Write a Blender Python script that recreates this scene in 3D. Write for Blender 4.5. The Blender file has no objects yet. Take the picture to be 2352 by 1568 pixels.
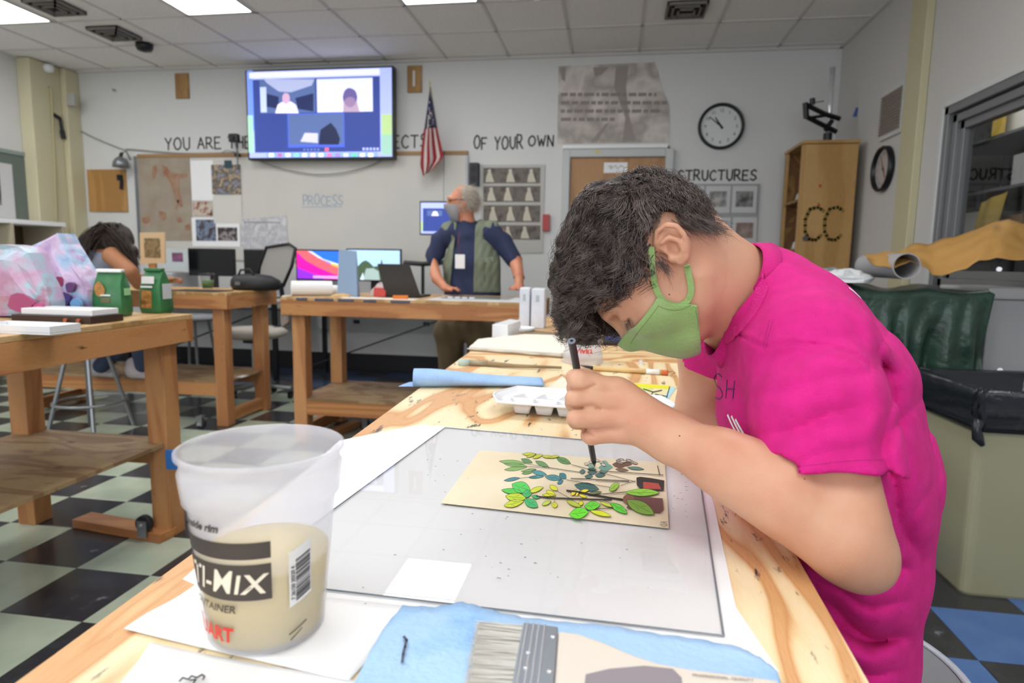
import bpy, math, random
import numpy as np
from mathutils import Vector, Matrix, noise as mnoise
random.seed(7); RNG = np.random.default_rng(11)
S = bpy.context.scene
PI = math.pi
# ------------------------------------------------------------------ camera (fitted to the ceiling grid, floor tiles and table edges)
IW, IH, FPX = 2352.0, 1568.0, 1459.0
YAW, PITCH, ROLL, CAMZ = .155, .1247, .0167, 1.155
_c, _s = math.cos(YAW), math.sin(YAW)
FW = np.array([-_s*math.cos(PITCH), _c*math.cos(PITCH), -math.sin(PITCH)])
_rt = np.array([_c, _s, 0.]); _up = np.cross(_rt, FW)
RT = math.cos(ROLL)*_rt + math.sin(ROLL)*_up
UP = -math.sin(ROLL)*_rt + math.cos(ROLL)*_up
CAM = np.array([0, 0, CAMZ])
cd = bpy.data.cameras.new('camera'); cam = bpy.data.objects.new('camera', cd); S.collection.objects.link(cam)
cd.sensor_width = 36; cd.lens = FPX/IW*36; cd.clip_start = .02
M3 = Matrix(((RT[0], UP[0], -FW[0]), (RT[1], UP[1], -FW[1]), (RT[2], UP[2], -FW[2])))
cam.matrix_world = Matrix.Translation(CAM) @ M3.to_4x4()
cd.dof.use_dof = True; cd.dof.focus_distance = .84; cd.dof.aperture_fstop = 6.0
S.camera = cam
S.view_settings.view_transform = 'Standard'; S.view_settings.look = 'None'
S.view_settings.exposure = -0.12; S.view_settings.gamma = 1; S.view_settings.use_curve_mapping = False
w = bpy.data.worlds.new('world'); S.world = w; w.use_nodes = True
w.node_tree.nodes['Background'].inputs[0].default_value = (.8, .85, .9, 1)
w.node_tree.nodes['Background'].inputs[1].default_value = .6
LAMP = 12.5      # strength of the ceiling panels
FILL = 60.0       # fill light added behind the camera, shining in through unseen windows
# where a photograph pixel meets a plane of the room
def ray(x, y): return FW + RT*(x-IW/2)/FPX - UP*(y-IH/2)/FPX
def PZ(x, y, z): d = ray(x, y); return CAM + d*((z-CAMZ)/d[2])
def PY(x, y, Y): d = ray(x, y); return CAM + d*(Y/d[1])
def PX(x, y, X): d = ray(x, y); return CAM + d*(X/d[0])
def PD(x, y, t): return CAM + ray(x, y)*t
# ------------------------------------------------------------------ objects
COL = S.collection; ORG = {}
def _name(n): return n
def empty(name, loc):
    o = bpy.data.objects.new(name, None); COL.objects.link(o); o.location = loc; o.empty_display_size = .05
    ORG[o] = np.array(loc, float); return o
def tag(o, label, cat, group=None):
    o['label'] = label; o['category'] = cat
    if group: o['group'] = group
    return o
def thing(name, label, cat, loc, group=None): return tag(empty(name, loc), label, cat, group)
class G:
    def __init__(s): s.v = []; s.f = []
    def add(s, v, f):
        n = len(s.v); s.v += [tuple(map(float, p)) for p in v]; s.f += [tuple(i+n for i in q) for q in f]; return s
    def box(s, x0, x1, y0, y1, z0, z1):
        return s.add([(x0,y0,z0),(x1,y0,z0),(x1,y1,z0),(x0,y1,z0),(x0,y0,z1),(x1,y0,z1),(x1,y1,z1),(x0,y1,z1)],
                     [(0,3,2,1),(4,5,6,7),(0,1,5,4),(1,2,6,5),(2,3,7,6),(3,0,4,7)])
    def ob(s, c, ax, ay, az):   # oriented box: centre and three half vectors
        c, ax, ay, az = map(lambda q: np.array(q, float), (c, ax, ay, az))
        return s.add([c+i*ax+j*ay+k*az for k in (-1,1) for i, j in ((-1,-1),(1,-1),(1,1),(-1,1))],
                     [(0,3,2,1),(4,5,6,7),(0,1,5,4),(1,2,6,5),(2,3,7,6),(3,0,4,7)])
    def prism(s, bot, top):
        n = len(bot); return s.add(list(bot)+list(top), [tuple(range(n))[::-1], tuple(range(n, 2*n))] + [(i,(i+1)%n,n+(i+1)%n,n+i) for i in range(n)])
    def cyl(s, a, b, r0, r1=None, n=16, caps=True):
        a = np.array(a, float); b = np.array(b, float); r1 = r0 if r1 is None else r1
        d = (b-a)/max(1e-9, np.linalg.norm(b-a)); h = np.array([0,0,1.]) if abs(d[2]) < .9 else np.array([1.,0,0])
        u = np.cross(h, d); u /= np.linalg.norm(u); w_ = np.cross(d, u)
        v = [a + r0*(math.cos(t)*u+math.sin(t)*w_) for t in np.arange(n)*2*PI/n] + [b + r1*(math.cos(t)*u+math.sin(t)*w_) for t in np.arange(n)*2*PI/n]
        f = [(i,(i+1)%n,n+(i+1)%n,n+i) for i in range(n)]
        if caps: f += [tuple(range(n))[::-1], tuple(range(n, 2*n))]
        return s.add(v, f)
    def lathe(s, c, prof, n=48, closed=False, sx=1, sy=1):
        c = np.array(c, float); v = []; f = []; m = len(prof)
        for r, z in prof: v += [c + (r*math.cos(t)*sx, r*math.sin(t)*sy, z) for t in np.arange(n)*2*PI/n]
        for j in range(m-1 if not closed else m):
            a, b = j*n, ((j+1) % m)*n
            f += [(a+i, a+(i+1)%n, b+(i+1)%n, b+i) for i in range(n)]
        if not closed:
            if prof[0][0] > 1e-6: f.append(tuple(range(n))[::-1])
            if prof[-1][0] > 1e-6: f.append(tuple(range((m-1)*n, m*n)))
        return s.add(v, f)
    def tube(s, pts, r, n=8, closed=False):
        P = [np.array(p, float) for p in pts]; m = len(P); R = r if hasattr(r, '__len__') else [r]*m; v = []; up = None
        for i in range(m):
            a = P[i-1] if (i or closed) else P[i]; b = P[(i+1) % m] if (i < m-1 or closed) else P[i]
            d = (b-a)/max(1e-9, np.linalg.norm(b-a))
            if up is None: up = np.array([0,0,1.]) if abs(d[2]) < .9 else np.array([1.,0,0])
            u = np.cross(up, d); u /= max(1e-9, np.linalg.norm(u)); up = np.cross(d, u)
            v += [P[i] + R[i]*(math.cos(t)*u+math.sin(t)*up) for t in np.arange(n)*2*PI/n]
        f = [(j*n+i, j*n+(i+1)%n, ((j+1)%m)*n+(i+1)%n, ((j+1)%m)*n+i) for j in range(m if closed else m-1) for i in range(n)]
        if not closed: f += [tuple(range(n))[::-1], tuple(range((m-1)*n, m*n))]
        return s.add(v, f)
    def slab(s, pts, t):   # polygon given in 3-D, extruded down by t
        P = [np.array(p, float) for p in pts]; return s.prism([p-(0,0,t) for p in P], P)
    def sheet(s, fn, nu, nv, t=.0):   # fn(u,v) -> point ; closed thin sheet when t>0 (offset along -z)
        v = [np.array(fn(i/nu, j/nv), float) for j in range(nv+1) for i in range(nu+1)]; k = nu+1
        f = [(j*k+i, j*k+i+1, (j+1)*k+i+1, (j+1)*k+i) for j in range(nv) for i in range(nu)]
        return s.add(v, f)
def mk(name, g, m, parent=None, bev=0, smooth=False, solid=0, sub=0, kind=None):
    v = np.array(g.v if isinstance(g, G) else g[0], np.float64); fcs = g.f if isinstance(g, G) else g[1]
    if parent is not None: org = ORG[parent]
    else:
        lo, hi = v.min(0), v.max(0); org = np.array([(lo[0]+hi[0])/2, (lo[1]+hi[1])/2, lo[2]])
    me = bpy.data.meshes.new(name); me.from_pydata((v-org).tolist(), [], [tuple(map(int, q)) for q in fcs] if isinstance(fcs, list) else fcs.tolist()); me.update()
    for mm in (m if isinstance(m, (list, tuple)) else [m]): me.materials.append(mm)
    o = bpy.data.objects.new(name, me); COL.objects.link(o)
    if parent is not None: o.parent = parent
    else: o.location = org
    ORG[o] = org
    if smooth: me.polygons.foreach_set('use_smooth', [True]*len(me.polygons))
    if solid: md = o.modifiers.new('s', 'SOLIDIFY'); md.thickness = abs(solid); md.offset = 1 if solid > 0 else -1
    if sub: md = o.modifiers.new('u', 'SUBSURF'); md.levels = md.render_levels = sub
    if bev:
        md = o.modifiers.new('b', 'BEVEL'); md.width = bev; md.segments = 2; md.limit_method = 'ANGLE'
    if kind: o['kind'] = kind
    return o
def single(name, g, m, label, cat, group=None, **k): return tag(mk(name, g, m, None, **k), label, cat, group)
def box(x0, x1, y0, y1, z0, z1): return G().box(x0, x1, y0, y1, z0, z1)
# ------------------------------------------------------------------ materials
def lin(c):
    if isinstance(c, str): c = tuple(int(c[i:i+2], 16) for i in (0, 2, 4))
    return tuple((x/255/12.92 if x/255 <= .04045 else ((x/255+.055)/1.055)**2.4) for x in c) + (1,)
MC = {}
def mat(name, col, rough=.6, metal=0., spec=.5, bump=0., bscale=60., var=None, vscale=6., vstr=(1,1,1), emis=0., trans=0., sss=0., alpha=1., coat=0., ior=1.45, detail=4., lo=.35, hi=.65, sheen=0.):
    if name in MC: return MC[name]
    m = bpy.data.materials.new(name); m.use_nodes = True; nt = m.node_tree; b = nt.nodes['Principled BSDF']
    I = b.inputs; I['Base Color'].default_value = lin(col); I['Roughness'].default_value = rough; I['Metallic'].default_value = metal
    I['Specular IOR Level'].default_value = spec; I['Transmission Weight'].default_value = trans; I['Alpha'].default_value = alpha
    I['Coat Weight'].default_value = coat; I['IOR'].default_value = ior
    if sss: I['Subsurface Weight'].default_value = sss; I['Subsurface Radius'].default_value = (.012, .005, .003); I['Subsurface Scale'].default_value = 1.
    if sheen: I['Sheen Weight'].default_value = sheen; I['Sheen Roughness'].default_value = .6
    if emis: I['Emission Color'].default_value = lin(col); I['Emission Strength'].default_value = emis
    if var or bump:
        tc = nt.nodes.new('ShaderNodeTexCoord'); mp = nt.nodes.new('ShaderNodeMapping'); mp.inputs['Scale'].default_value = vstr
        nt.links.new(tc.outputs['Object'], mp.inputs[0])
    if var:
        n = nt.nodes.new('ShaderNodeTexNoise'); n.inputs['Scale'].default_value = vscale; n.inputs['Detail'].default_value = detail
        r = nt.nodes.new('ShaderNodeValToRGB'); e = r.color_ramp.elements; e[0].position = lo; e[1].position = hi
        e[0].color = lin(col); e[1].color = lin(var if not isinstance(var, list) else var[-1])
        if isinstance(var, list):
            for k, c in enumerate(var[:-1]): el = e.new(lo+(hi-lo)*(k+1)/len(var)); el.color = lin(c)
        nt.links.new(mp.outputs[0], n.inputs[0]); nt.links.new(n.outputs[0], r.inputs[0]); nt.links.new(r.outputs[0], I['Base Color'])
        if emis: nt.links.new(r.outputs[0], I['Emission Color'])
    if bump:
        n2 = nt.nodes.new('ShaderNodeTexNoise'); n2.inputs['Scale'].default_value = bscale; n2.inputs['Detail'].default_value = 4
        bp = nt.nodes.new('ShaderNodeBump'); bp.inputs['Strength'].default_value = bump; bp.inputs['Distance'].default_value = .01
        nt.links.new(mp.outputs[0], n2.inputs[0]); nt.links.new(n2.outputs[0], bp.inputs['Height']); nt.links.new(bp.outputs[0], I['Normal'])
    MC[name] = m; return m
def wood(name, cols, grain=(1,1,1), rings=9., nscale=2.2, rough=.55, stain=.0, stain_col='2a2520', sscale=9., distort=1.2, bump=.12, streak=.35):
    """rotary-cut timber: bands of a stretched noise field, fine pores, ink scratches"""
    if name in MC: return MC[name]
    m = bpy.data.materials.new(name); m.use_nodes = True; nt = m.node_tree; N = nt.nodes.new; L = nt.links.new; b = nt.nodes['Principled BSDF']
    b.inputs['Roughness'].default_value = rough
    tc = N('ShaderNodeTexCoord'); mp = N('ShaderNodeMapping'); mp.inputs['Scale'].default_value = grain; L(tc.outputs['Object'], mp.inputs[0])
    n = N('ShaderNodeTexNoise'); n.inputs['Scale'].default_value = nscale; n.inputs['Detail'].default_value = 2.2; n.inputs['Roughness'].default_value = .42; n.inputs['Distortion'].default_value = distort
    L(mp.outputs[0], n.inputs[0])
    mu = N('ShaderNodeMath'); mu.operation = 'MULTIPLY'; mu.inputs[1].default_value = rings*2*PI; L(n.outputs[0], mu.inputs[0])
    si = N('ShaderNodeMath'); si.operation = 'SINE'; L(mu.outputs[0], si.inputs[0])
    ma = N('ShaderNodeMapRange'); ma.inputs[1].default_value = -1; L(si.outputs[0], ma.inputs[0])
    r = N('ShaderNodeValToRGB'); e = r.color_ramp.elements
    for k in range(len(cols)-2): e.new(.5)
    for k, c in enumerate(cols): e[k].position = [.18, .55, .74, .86, .95][k] if len(cols) > 2 else (.45, .75)[k]; e[k].color = lin(c)
    L(ma.outputs[0], r.inputs[0])
    mp2 = N('ShaderNodeMapping'); mp2.inputs['Scale'].default_value = [g**1.7*14 for g in grain]; L(tc.outputs['Object'], mp2.inputs[0])
    f = N('ShaderNodeTexNoise'); f.inputs['Scale'].default_value = 6; f.inputs['Detail'].default_value = 5; L(mp2.outputs[0], f.inputs[0])
    mx = N('ShaderNodeMix'); mx.data_type = 'RGBA'; mx.blend_type = 'OVERLAY'; mx.inputs[0].default_value = streak
    L(r.outputs[0], mx.inputs[6]); L(f.outputs[0], mx.inputs[7]); out = mx.outputs[2]
    if stain:
        mp3 = N('ShaderNodeMapping'); mp3.inputs['Scale'].default_value = [g**.8 for g in grain]; L(tc.outputs['Object'], mp3.inputs[0])
        a = N('ShaderNodeTexNoise'); a.inputs['Scale'].default_value = sscale; a.inputs['Detail'].default_value = 8; a.inputs['Roughness'].default_value = .68; L(mp3.outputs[0], a.inputs[0])
        rr = N('ShaderNodeValToRGB'); rr.color_ramp.elements[0].position = .66-stain*.1; rr.color_ramp.elements[1].position = .72-stain*.08; L(a.outputs[0], rr.inputs[0])
        m2 = N('ShaderNodeMix'); m2.data_type = 'RGBA'; L(rr.outputs[0], m2.inputs[0]); L(out, m2.inputs[6]); m2.inputs[7].default_value = lin(stain_col); out = m2.outputs[2]
    L(out, b.inputs['Base Color'])
    bp = N('ShaderNodeBump'); bp.inputs['Strength'].default_value = bump; bp.inputs['Distance'].default_value = .004; L(f.outputs[0], bp.inputs['Height']); L(bp.outputs[0], b.inputs['Normal'])
    MC[name] = m; return m
def glassy(name, tint=.95, ior=1.5, rough=.0):
    """thin clear sheet: fresnel reflection over plain see-through"""
    m = bpy.data.materials.new(name); m.use_nodes = True; nt = m.node_tree; nt.nodes.clear(); N = nt.nodes.new; L = nt.links.new
    o = N('ShaderNodeOutputMaterial'); mx = N('ShaderNodeMixShader'); tr = N('ShaderNodeBsdfTransparent'); tr.inputs[0].default_value = (tint, tint, tint, 1)
    gl = N('ShaderNodeBsdfGlossy'); gl.inputs['Roughness'].default_value = rough; fr = N('ShaderNodeFresnel'); fr.inputs[0].default_value = ior
    ge = N('ShaderNodeNewGeometry'); iv = N('ShaderNodeMath'); iv.operation = 'SUBTRACT'; iv.inputs[0].default_value = 1; L(ge.outputs['Backfacing'], iv.inputs[1])
    mm = N('ShaderNodeMath'); mm.operation = 'MULTIPLY'; L(fr.outputs[0], mm.inputs[0]); L(iv.outputs[0], mm.inputs[1]); L(mm.outputs[0], mx.inputs[0]); L(tr.outputs[0], mx.inputs[1]); L(gl.outputs[0], mx.inputs[2]); L(mx.outputs[0], o.inputs[0]); return m
WH = mat('paint_white', 'd3d4d4', .7, bump=.05, bscale=25)
M_cream = mat('paint_cream', 'c9c3a4', .55)
M_black = mat('black_plastic', '17181c', .35)
M_dark = mat('dark_rubber', '202126', .6)
M_white = mat('white_plastic', 'e6e8ec', .35)
M_paper = mat('paper_white', 'edeef0', .8)
M_grey = mat('grey_plastic', '8a8d92', .4)
M_chrome = mat('chrome', 'd4d6d9', .2, .45)
M_steel = mat('grey_steel', '8d9094', .35, .7)
M_fir = wood('fir_beam', ['c08a58', 'b98150', 'ad7446'], (5, .7, 5), 3, 1.2, .5, stain=.15, stain_col='5a3a22')
M_firx = wood('fir_beam_x', ['bc8552', 'b47b49', 'a66c3f'], (.7, 5, 5), 3, 1.2, .5, stain=.15, stain_col='5a3a22')
M_firz = wood('fir_post', ['c48f5e', 'bc8656', 'ae764a'], (5, 5, .6), 3, 1.1, .5, stain=.1, stain_col='5a3a22')
M_ply = wood('shelf_plywood', ['a08763', '96795a', '86694a'], (1.0, 2.6, 1), 4, 2.0, .6, stain=.45, stain_col='5a4632', sscale=7)
# ------------------------------------------------------------------ strokes: hand lettering
GL = {'A': [[(0,0),(.45,1),(.9,0)],[(.18,.38),(.75,.38)]], 'B': [[(0,0),(0,1),(.6,.9),(.55,.55),(0,.5),(.7,.4),(.65,.05),(0,0)]],
 'C': [[(.85,.85),(.5,1),(.15,.8),(0,.45),(.2,.1),(.55,0),(.85,.15)]], 'E': [[(.75,1),(0,1),(0,0),(.8,.02)],[(0,.52),(.6,.52)]],
 'F': [[(.8,1),(0,1),(0,0)],[(0,.52),(.6,.52)]], 'H': [[(0,0),(0,1)],[(.75,0),(.75,1)],[(0,.5),(.75,.5)]], 'I': [[(.3,0),(.3,1)]],
 'K': [[(0,0),(0,1)],[(.75,1),(0,.45),(.8,0)]], 'M': [[(0,0),(.1,1),(.5,.3),(.85,1),(1,0)]], 'N': [[(0,0),(.05,1),(.75,0),(.8,1)]],
 'O': [[(.45,1),(.12,.8),(0,.45),(.2,.08),(.5,0),(.85,.2),(.95,.6),(.75,.92),(.45,1)]], 'P': [[(0,0),(0,1),(.6,.95),(.7,.7),(.5,.45),(0,.45)]],
 'R': [[(0,0),(0,1),(.6,.95),(.7,.72),(.5,.48),(0,.45)],[(.3,.45),(.85,0)]], 'S': [[(.8,.88),(.45,1),(.1,.82),(.15,.58),(.65,.42),(.8,.2),(.45,0),(0,.12)]],
 'T': [[(0,1),(.95,1)],[(.5,1),(.48,0)]], 'U': [[(0,1),(.05,.25),(.4,0),(.75,.2),(.8,1)]], 'W': [[(0,1),(.3,0),(.55,.65),(.8,0),(1.1,1)]],
 'Y': [[(0,1),(.4,.5),(.8,1)],[(.4,.5),(.35,0)]], '-': [[(.1,.45),(.6,.45)]]}
def strokes(polys, fn, w_, t_=.0008, g=None):
    """flat strokes: polys in 2-D, fn(u, v, h) lifts to 3-D"""
    g = g or G()
    for pl in polys:
        P = np.array(pl, float)
        for k in range(len(P)-1):
            a, b = P[k], P[k+1]; d = b-a; L_ = np.linalg.norm(d)
            if L_ < 1e-9: continue
            d = d/L_; n_ = np.array([-d[1], d[0]])*w_/2; e = d*w_*.3
            q = [a-e-n_, b+e-n_, b+e+n_, a-e+n_]
            g.prism([fn(p[0], p[1], 0) for p in q], [fn(p[0], p[1], t_) for p in q])
    return g
def word(txt, h, asp=.7, gap=.28, jit=.05, space=.8):
    x = 0; out = []
    for ch in txt:
        if ch == ' ': x += h*asp*space; continue
        gl = GL[ch]; wd = max(p[0] for pl in gl for p in pl); s1 = 1+random.uniform(-jit, jit)*2; dy = random.uniform(-jit, jit)*h
        out.append([[(x+p[0]*h*asp, dy+p[1]*h*s1) for p in pl] for pl in gl]); x += (wd+gap)*h*asp
    return out, x
# ================================================================== setting
XL, XR, YB, YF, ZC = -5.95, 1.94, 6.3, -3.0, 3.093
def struct(name, g, m, **k):
    o = mk(name, g, m, **k); o['kind'] = 'structure'; return o
# floor: slab + tiles
fl = struct('floor', box(XL-.1, XR+1.2, YF-.1, YB+.1, -.06, -.004), mat('floor_joint', '2b2c2e', .6))
M_td = mat('tile_charcoal', '2f3036', .2, spec=.6, var=['34353a', '3c3d42', '9a9da0'], vscale=14, lo=.35, hi=.8, detail=9)
M_tl = mat('tile_sage', 'b3bda9', .16, spec=.6, var='a2ae9c', vscale=5)
M_tn = mat('tile_dark_reflect', '35486a', .2, spec=.6)  # navy stands for the dark blue reflection on the far floor
M_tb = mat('tile_blue', '4a6fa8', .25, spec=.6, var='5578ae', vscale=7)
TX0, TY0, TS = -1.93, 1.656, .3048
def tile_mesh(m):
    g = G(); a = TS/2-.0008; b_ = a-.0012; g.prism([(-a,-a,-.004),(a,-a,-.004),(a,a,-.004),(-a,a,-.004)], [(-a,-a,-.001),(a,-a,-.001),(a,a,-.001),(-a,a,-.001)])
    g.prism([(-a,-a,-.001),(a,-a,-.001),(a,a,-.001),(-a,a,-.001)], [(-b_,-b_,0),(b_,-b_,0),(b_,b_,0),(-b_,b_,0)])
    me = bpy.data.meshes.new('tile'); me.from_pydata(g.v, [], g.f); me.materials.append(m); return me
TM = {0: tile_mesh(M_td), 1: tile_mesh(M_tl), 2: tile_mesh(M_tb), 3: tile_mesh(M_tn)}
cand = []
for i in range(-14, 14):
    for j in range(-6, 16):
        x, y = TX0+(i+.5)*TS, TY0+(j+.5)*TS
        if x > XR+.05 or y > YB-.1 or x < XL+.1: continue
        P = np.array([x, y, 0])-CAM; z = P @ FW
        k = 0 if (i+j) % 2 == 0 else (2 if x > .6 else 3 if y > 5.2 else 1)
        vis = z > .5 and -90 < IW/2+FPX*(P@RT)/z < IW+90 and IH/2-FPX*(P@UP)/z < IH+120 and not (-.38 < x < .15 and y < 5)
        cand.append((z if vis else 1e3+abs(z), x, y, k))
cand.sort(key=lambda q: q[0])
for q in cand[:296]:
    o = bpy.data.objects.new('tile', TM[q[3]]); COL.objects.link(o); o.parent = fl; o.location = np.array([q[1], q[2], 0])-ORG[fl]; ORG[o] = np.array([q[1], q[2], 0])
g3 = [G(), G(), G(), G()]
for q in cand[296:]: g3[q[3]].box(q[1]-TS/2+.001, q[1]+TS/2-.001, q[2]-TS/2+.001, q[2]+TS/2-.001, -.004, 0)
gg = G(); mi = []
for k in range(4): mi += [k]*len(g3[k].f); gg.add(g3[k].v, g3[k].f)
o = mk('far_tiles', gg, [M_td, M_tl, M_tb, M_tn], fl, kind='stuff'); o.data.polygons.foreach_set('material_index', mi)
# ceiling
M_ct = mat('ceiling_tile', 'efedea', .9, bump=.25, bscale=160, var='e8e6e3', vscale=40)
M_bar = mat('ceiling_bar', 'cfcdcb', .6)
ce = struct('ceiling', box(XL-.1, XR+.1, YF-.1, YB+.1, ZC+.03, ZC+.1), mat('plenum', '6a6866', .9))
CX, CY, CS = -4.7117, 5.5839, .6096
lampcells = set()
for li in (-1, 2, 5): lampcells |= {(li, -2), (li, -3)}
for li in (-1, 2, 5, 8): lampcells |= {(li, -6), (li, -7), (li, -10), (li, -11)}
vents = {(8, -1), (0, -2), (0, -1)}
ctm = G().box(-.296, .296, -.296, .296, 0, .014); cme = bpy.data.meshes.new('ceiling_tile'); cme.from_pydata(ctm.v, [], ctm.f); cme.materials.append(M_ct)
bars = G()
for i in range(-2, 12):
    x0 = CX+i*CS
    for j in range(-14, 3):
        y0 = CY+j*CS
        xa, xb, ya, yb = max(x0, XL), min(x0+CS, XR), max(y0, YF), min(y0+CS, YB)
        if xb-xa < .05 or yb-ya < .05 or (i, j) in lampcells: continue
        o = bpy.data.objects.new('ceiling_tile', cme); COL.objects.link(o); o.parent = ce
        c = np.array([(xa+xb)/2, (ya+yb)/2, ZC+.006+random.uniform(0, .003)]); o.location = c-ORG[ce]; o.scale = ((xb-xa-.018)/.592, (yb-ya-.018)/.592, 1); ORG[o] = c
for i in range(-1, 12): bars.box(CX+i*CS-.012, CX+i*CS+.012, YF, YB, ZC, ZC+.03)
for j in range(-13, 3): bars.box(XL, XR, CY+j*CS-.012, CY+j*CS+.012, ZC, ZC+.03)
bars.box(XL, XR, YB-.03, YB, ZC-.012, ZC+.03); bars.box(XR-.03, XR, YF, YB, ZC-.012, ZC+.03); bars.box(XL, XL+.03, YF, YB, ZC-.012, ZC+.03)
mk('grid_bar', bars, M_bar, ce, kind='stuff')
M_lamp = mat('lamp_diffuser', 'fcfbfa', .5, emis=LAMP)
pos = {-1: 'left', 2: 'middle', 5: 'right', 8: 'far right'}
def ceil_lamp(i, j, label):
    x0, y0 = CX+i*CS+.012, CY+j*CS+.012; x1, y1 = x0+CS-.024, y0+2*CS-.024
    t = thing('ceiling_light', label, 'ceiling light', ((x0+x1)/2, (y0+y1)/2, ZC), 'recessed fluorescent ceiling lights')
    f = G(); f.box(x0, x1, y0, y0+.02, ZC-.002, ZC+.02).box(x0, x1, y1-.02, y1, ZC-.002, ZC+.02).box(x0, x0+.02, y0, y1, ZC-.002, ZC+.02).box(x1-.02, x1, y0, y1, ZC-.002, ZC+.02)
    mk('frame', f, M_bar, t); mk('diffuser', box(x0+.02, x1-.02, y0+.02, y1-.02, ZC+.002, ZC+.008), M_lamp, t)
ceil_lamp(-1, -3, 'leftmost bright ceiling light cut by the left edge')
ceil_lamp(2, -3, 'bright ceiling light left of the television, second from left')
ceil_lamp(5, -3, 'bright ceiling light right of the television')
for k, j in enumerate((-7, -11)):
    for i in (-1, 2, 5, 8): ceil_lamp(i, j, '%s recessed ceiling light in the %s row nearer the camera' % (pos[i], ('first', 'second')[k]))
M_vd = mat('vent_dark', '35322f', .7); M_vf = mat('vent_frame', '77736f', .6)
def vent(cx, cy, label, s=.15):
    t = thing('ceiling_vent', label, 'vent', (cx, cy, ZC), 'square ceiling vents')
    mk('backing', box(cx-s, cx+s, cy-s, cy+s, ZC-.004, ZC+.004), M_vd, t)
    for k in range(3):
        r = s*(1-.28*k); q = .014; z0 = ZC-.022-.006*k; f = G()
        for a0, a1, b0, b1 in ((cx-r, cx+r, cy-r, cy-r+q), (cx-r, cx+r, cy+r-q, cy+r), (cx-r, cx-r+q, cy-r, cy+r), (cx+r-q, cx+r, cy-r, cy+r)): f.box(a0, a1, b0, b1, z0, z0+.022)
        mk('vent_ring', f, M_vf, t)
vent(.48, 5.27, 'square ceiling vent above the clock'); vent(-4.4, 5.25, 'square ceiling vent nearest the left corner'); vent(-4.42, 4.66, 'square ceiling vent beside the leftmost light')
g = G().lathe((-4.35, 5.55, ZC-.07), [(.02, 0), (.06, .012), (.075, .04), (.075, .07)], 24)
single('smoke_detector', g, M_black, 'small dark dome on the ceiling near the left corner', 'detector', smooth=True)
g = G().lathe((-.6, 4.74, ZC-.1), [(.01, 0), (.02, .005), (.02, .03), (.012, .04), (.012, .08), (.03, .09), (.03, .1)], 16)
single('ceiling_sprinkler', g, M_white, 'small white fitting hanging from the ceiling', 'sprinkler', smooth=True)
# walls
wb = struct('wall_back', box(XL-.1, XR+.1, YB, YB+.1, 0, ZC+.03), WH)
wl = struct('wall_left', box(XL-.1, XL, YF-.1, YB, 0, ZC+.03), WH)
WY0, WY1, WZ0, WZ1 = 2.75, 4.30, 1.0, 2.11
g = G().box(XR, XR+.1, YF, WY0, 0, ZC+.03).box(XR, XR+.1, WY1, YB, 0, ZC+.03).box(XR, XR+.1, WY0, WY1, 0, WZ0).box(XR, XR+.1, WY0, WY1, WZ1, ZC+.03)
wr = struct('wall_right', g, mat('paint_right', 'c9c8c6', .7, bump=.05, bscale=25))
# wall behind the camera; its two windows are added to carry fill light
g = G(); wx = [(-4.2, -1.6), (-1.0, 1.5)]
g.box(XL-.1, XR+.1, YF-.1, YF, 0, 1.0).box(XL-.1, XR+.1, YF-.1, YF, 2.6, ZC+.03).box(XL-.1, wx[0][0], YF-.1, YF, 1, 2.6).box(wx[0][1], wx[1][0], YF-.1, YF, 1, 2.6).box(wx[1][1], XR+.1, YF-.1, YF, 1, 2.6)
struct('wall_front', g, WH)
for k, (a, b_) in enumerate(wx):
    f = G().box(a, b_, YF-.08, YF-.03, 1, 1.05).box(a, b_, YF-.08, YF-.03, 2.55, 2.6).box(a, a+.05, YF-.08, YF-.03, 1, 2.6).box(b_-.05, b_, YF-.08, YF-.03, 1, 2.6).box((a+b_)/2-.025, (a+b_)/2+.025, YF-.08, YF-.03, 1, 2.6)
    wn = struct('window_%d' % (k+2), f, M_white)  # unseen window frame, added around the fill light
    ld = bpy.data.lights.new('fill_light', 'AREA'); ld.shape = 'RECTANGLE'; ld.size = b_-a; ld.size_y = 1.6; ld.energy = FILL; ld.color = (.92, .96, 1)  # area light added to brighten the foreground
    lo_ = bpy.data.objects.new('fill_light', ld); COL.objects.link(lo_); lo_.location = ((a+b_)/2, YF-.12, 1.8); lo_.rotation_euler = (-PI/2, 0, PI)
    lo_.rotation_euler = Vector((0, -1, .12)).to_track_quat('Z', 'Y').to_euler()
struct('baseboard_back', box(XL, XR, YB-.012, YB-.0005, 0, .17), M_dark)
struct('baseboard_left', box(XL+.0005, XL+.012, YF, YB-.02, 0, .12), M_dark)
struct('baseboard_right', box(XR-.012, XR-.0005, YF, YB-.02, 0, .12), M_dark)
# cream columns
g = G().box(XL+.001, -5.80, 5.76, 6.119, 0, ZC-.001); struct('trim_1', g, M_cream, bev=.01)
g = G().box(XL+.001, -5.74, 6.12, YB-.001, 0, ZC-.001); struct('trim_2', g, M_cream, bev=.01)
g = G().box(XR-.05, XR-.001, 4.57, 4.80, 0, ZC-.001); struct('trim_3', g, mat('paint_cream_right', 'c1bb9a', .55), bev=.006)
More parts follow.
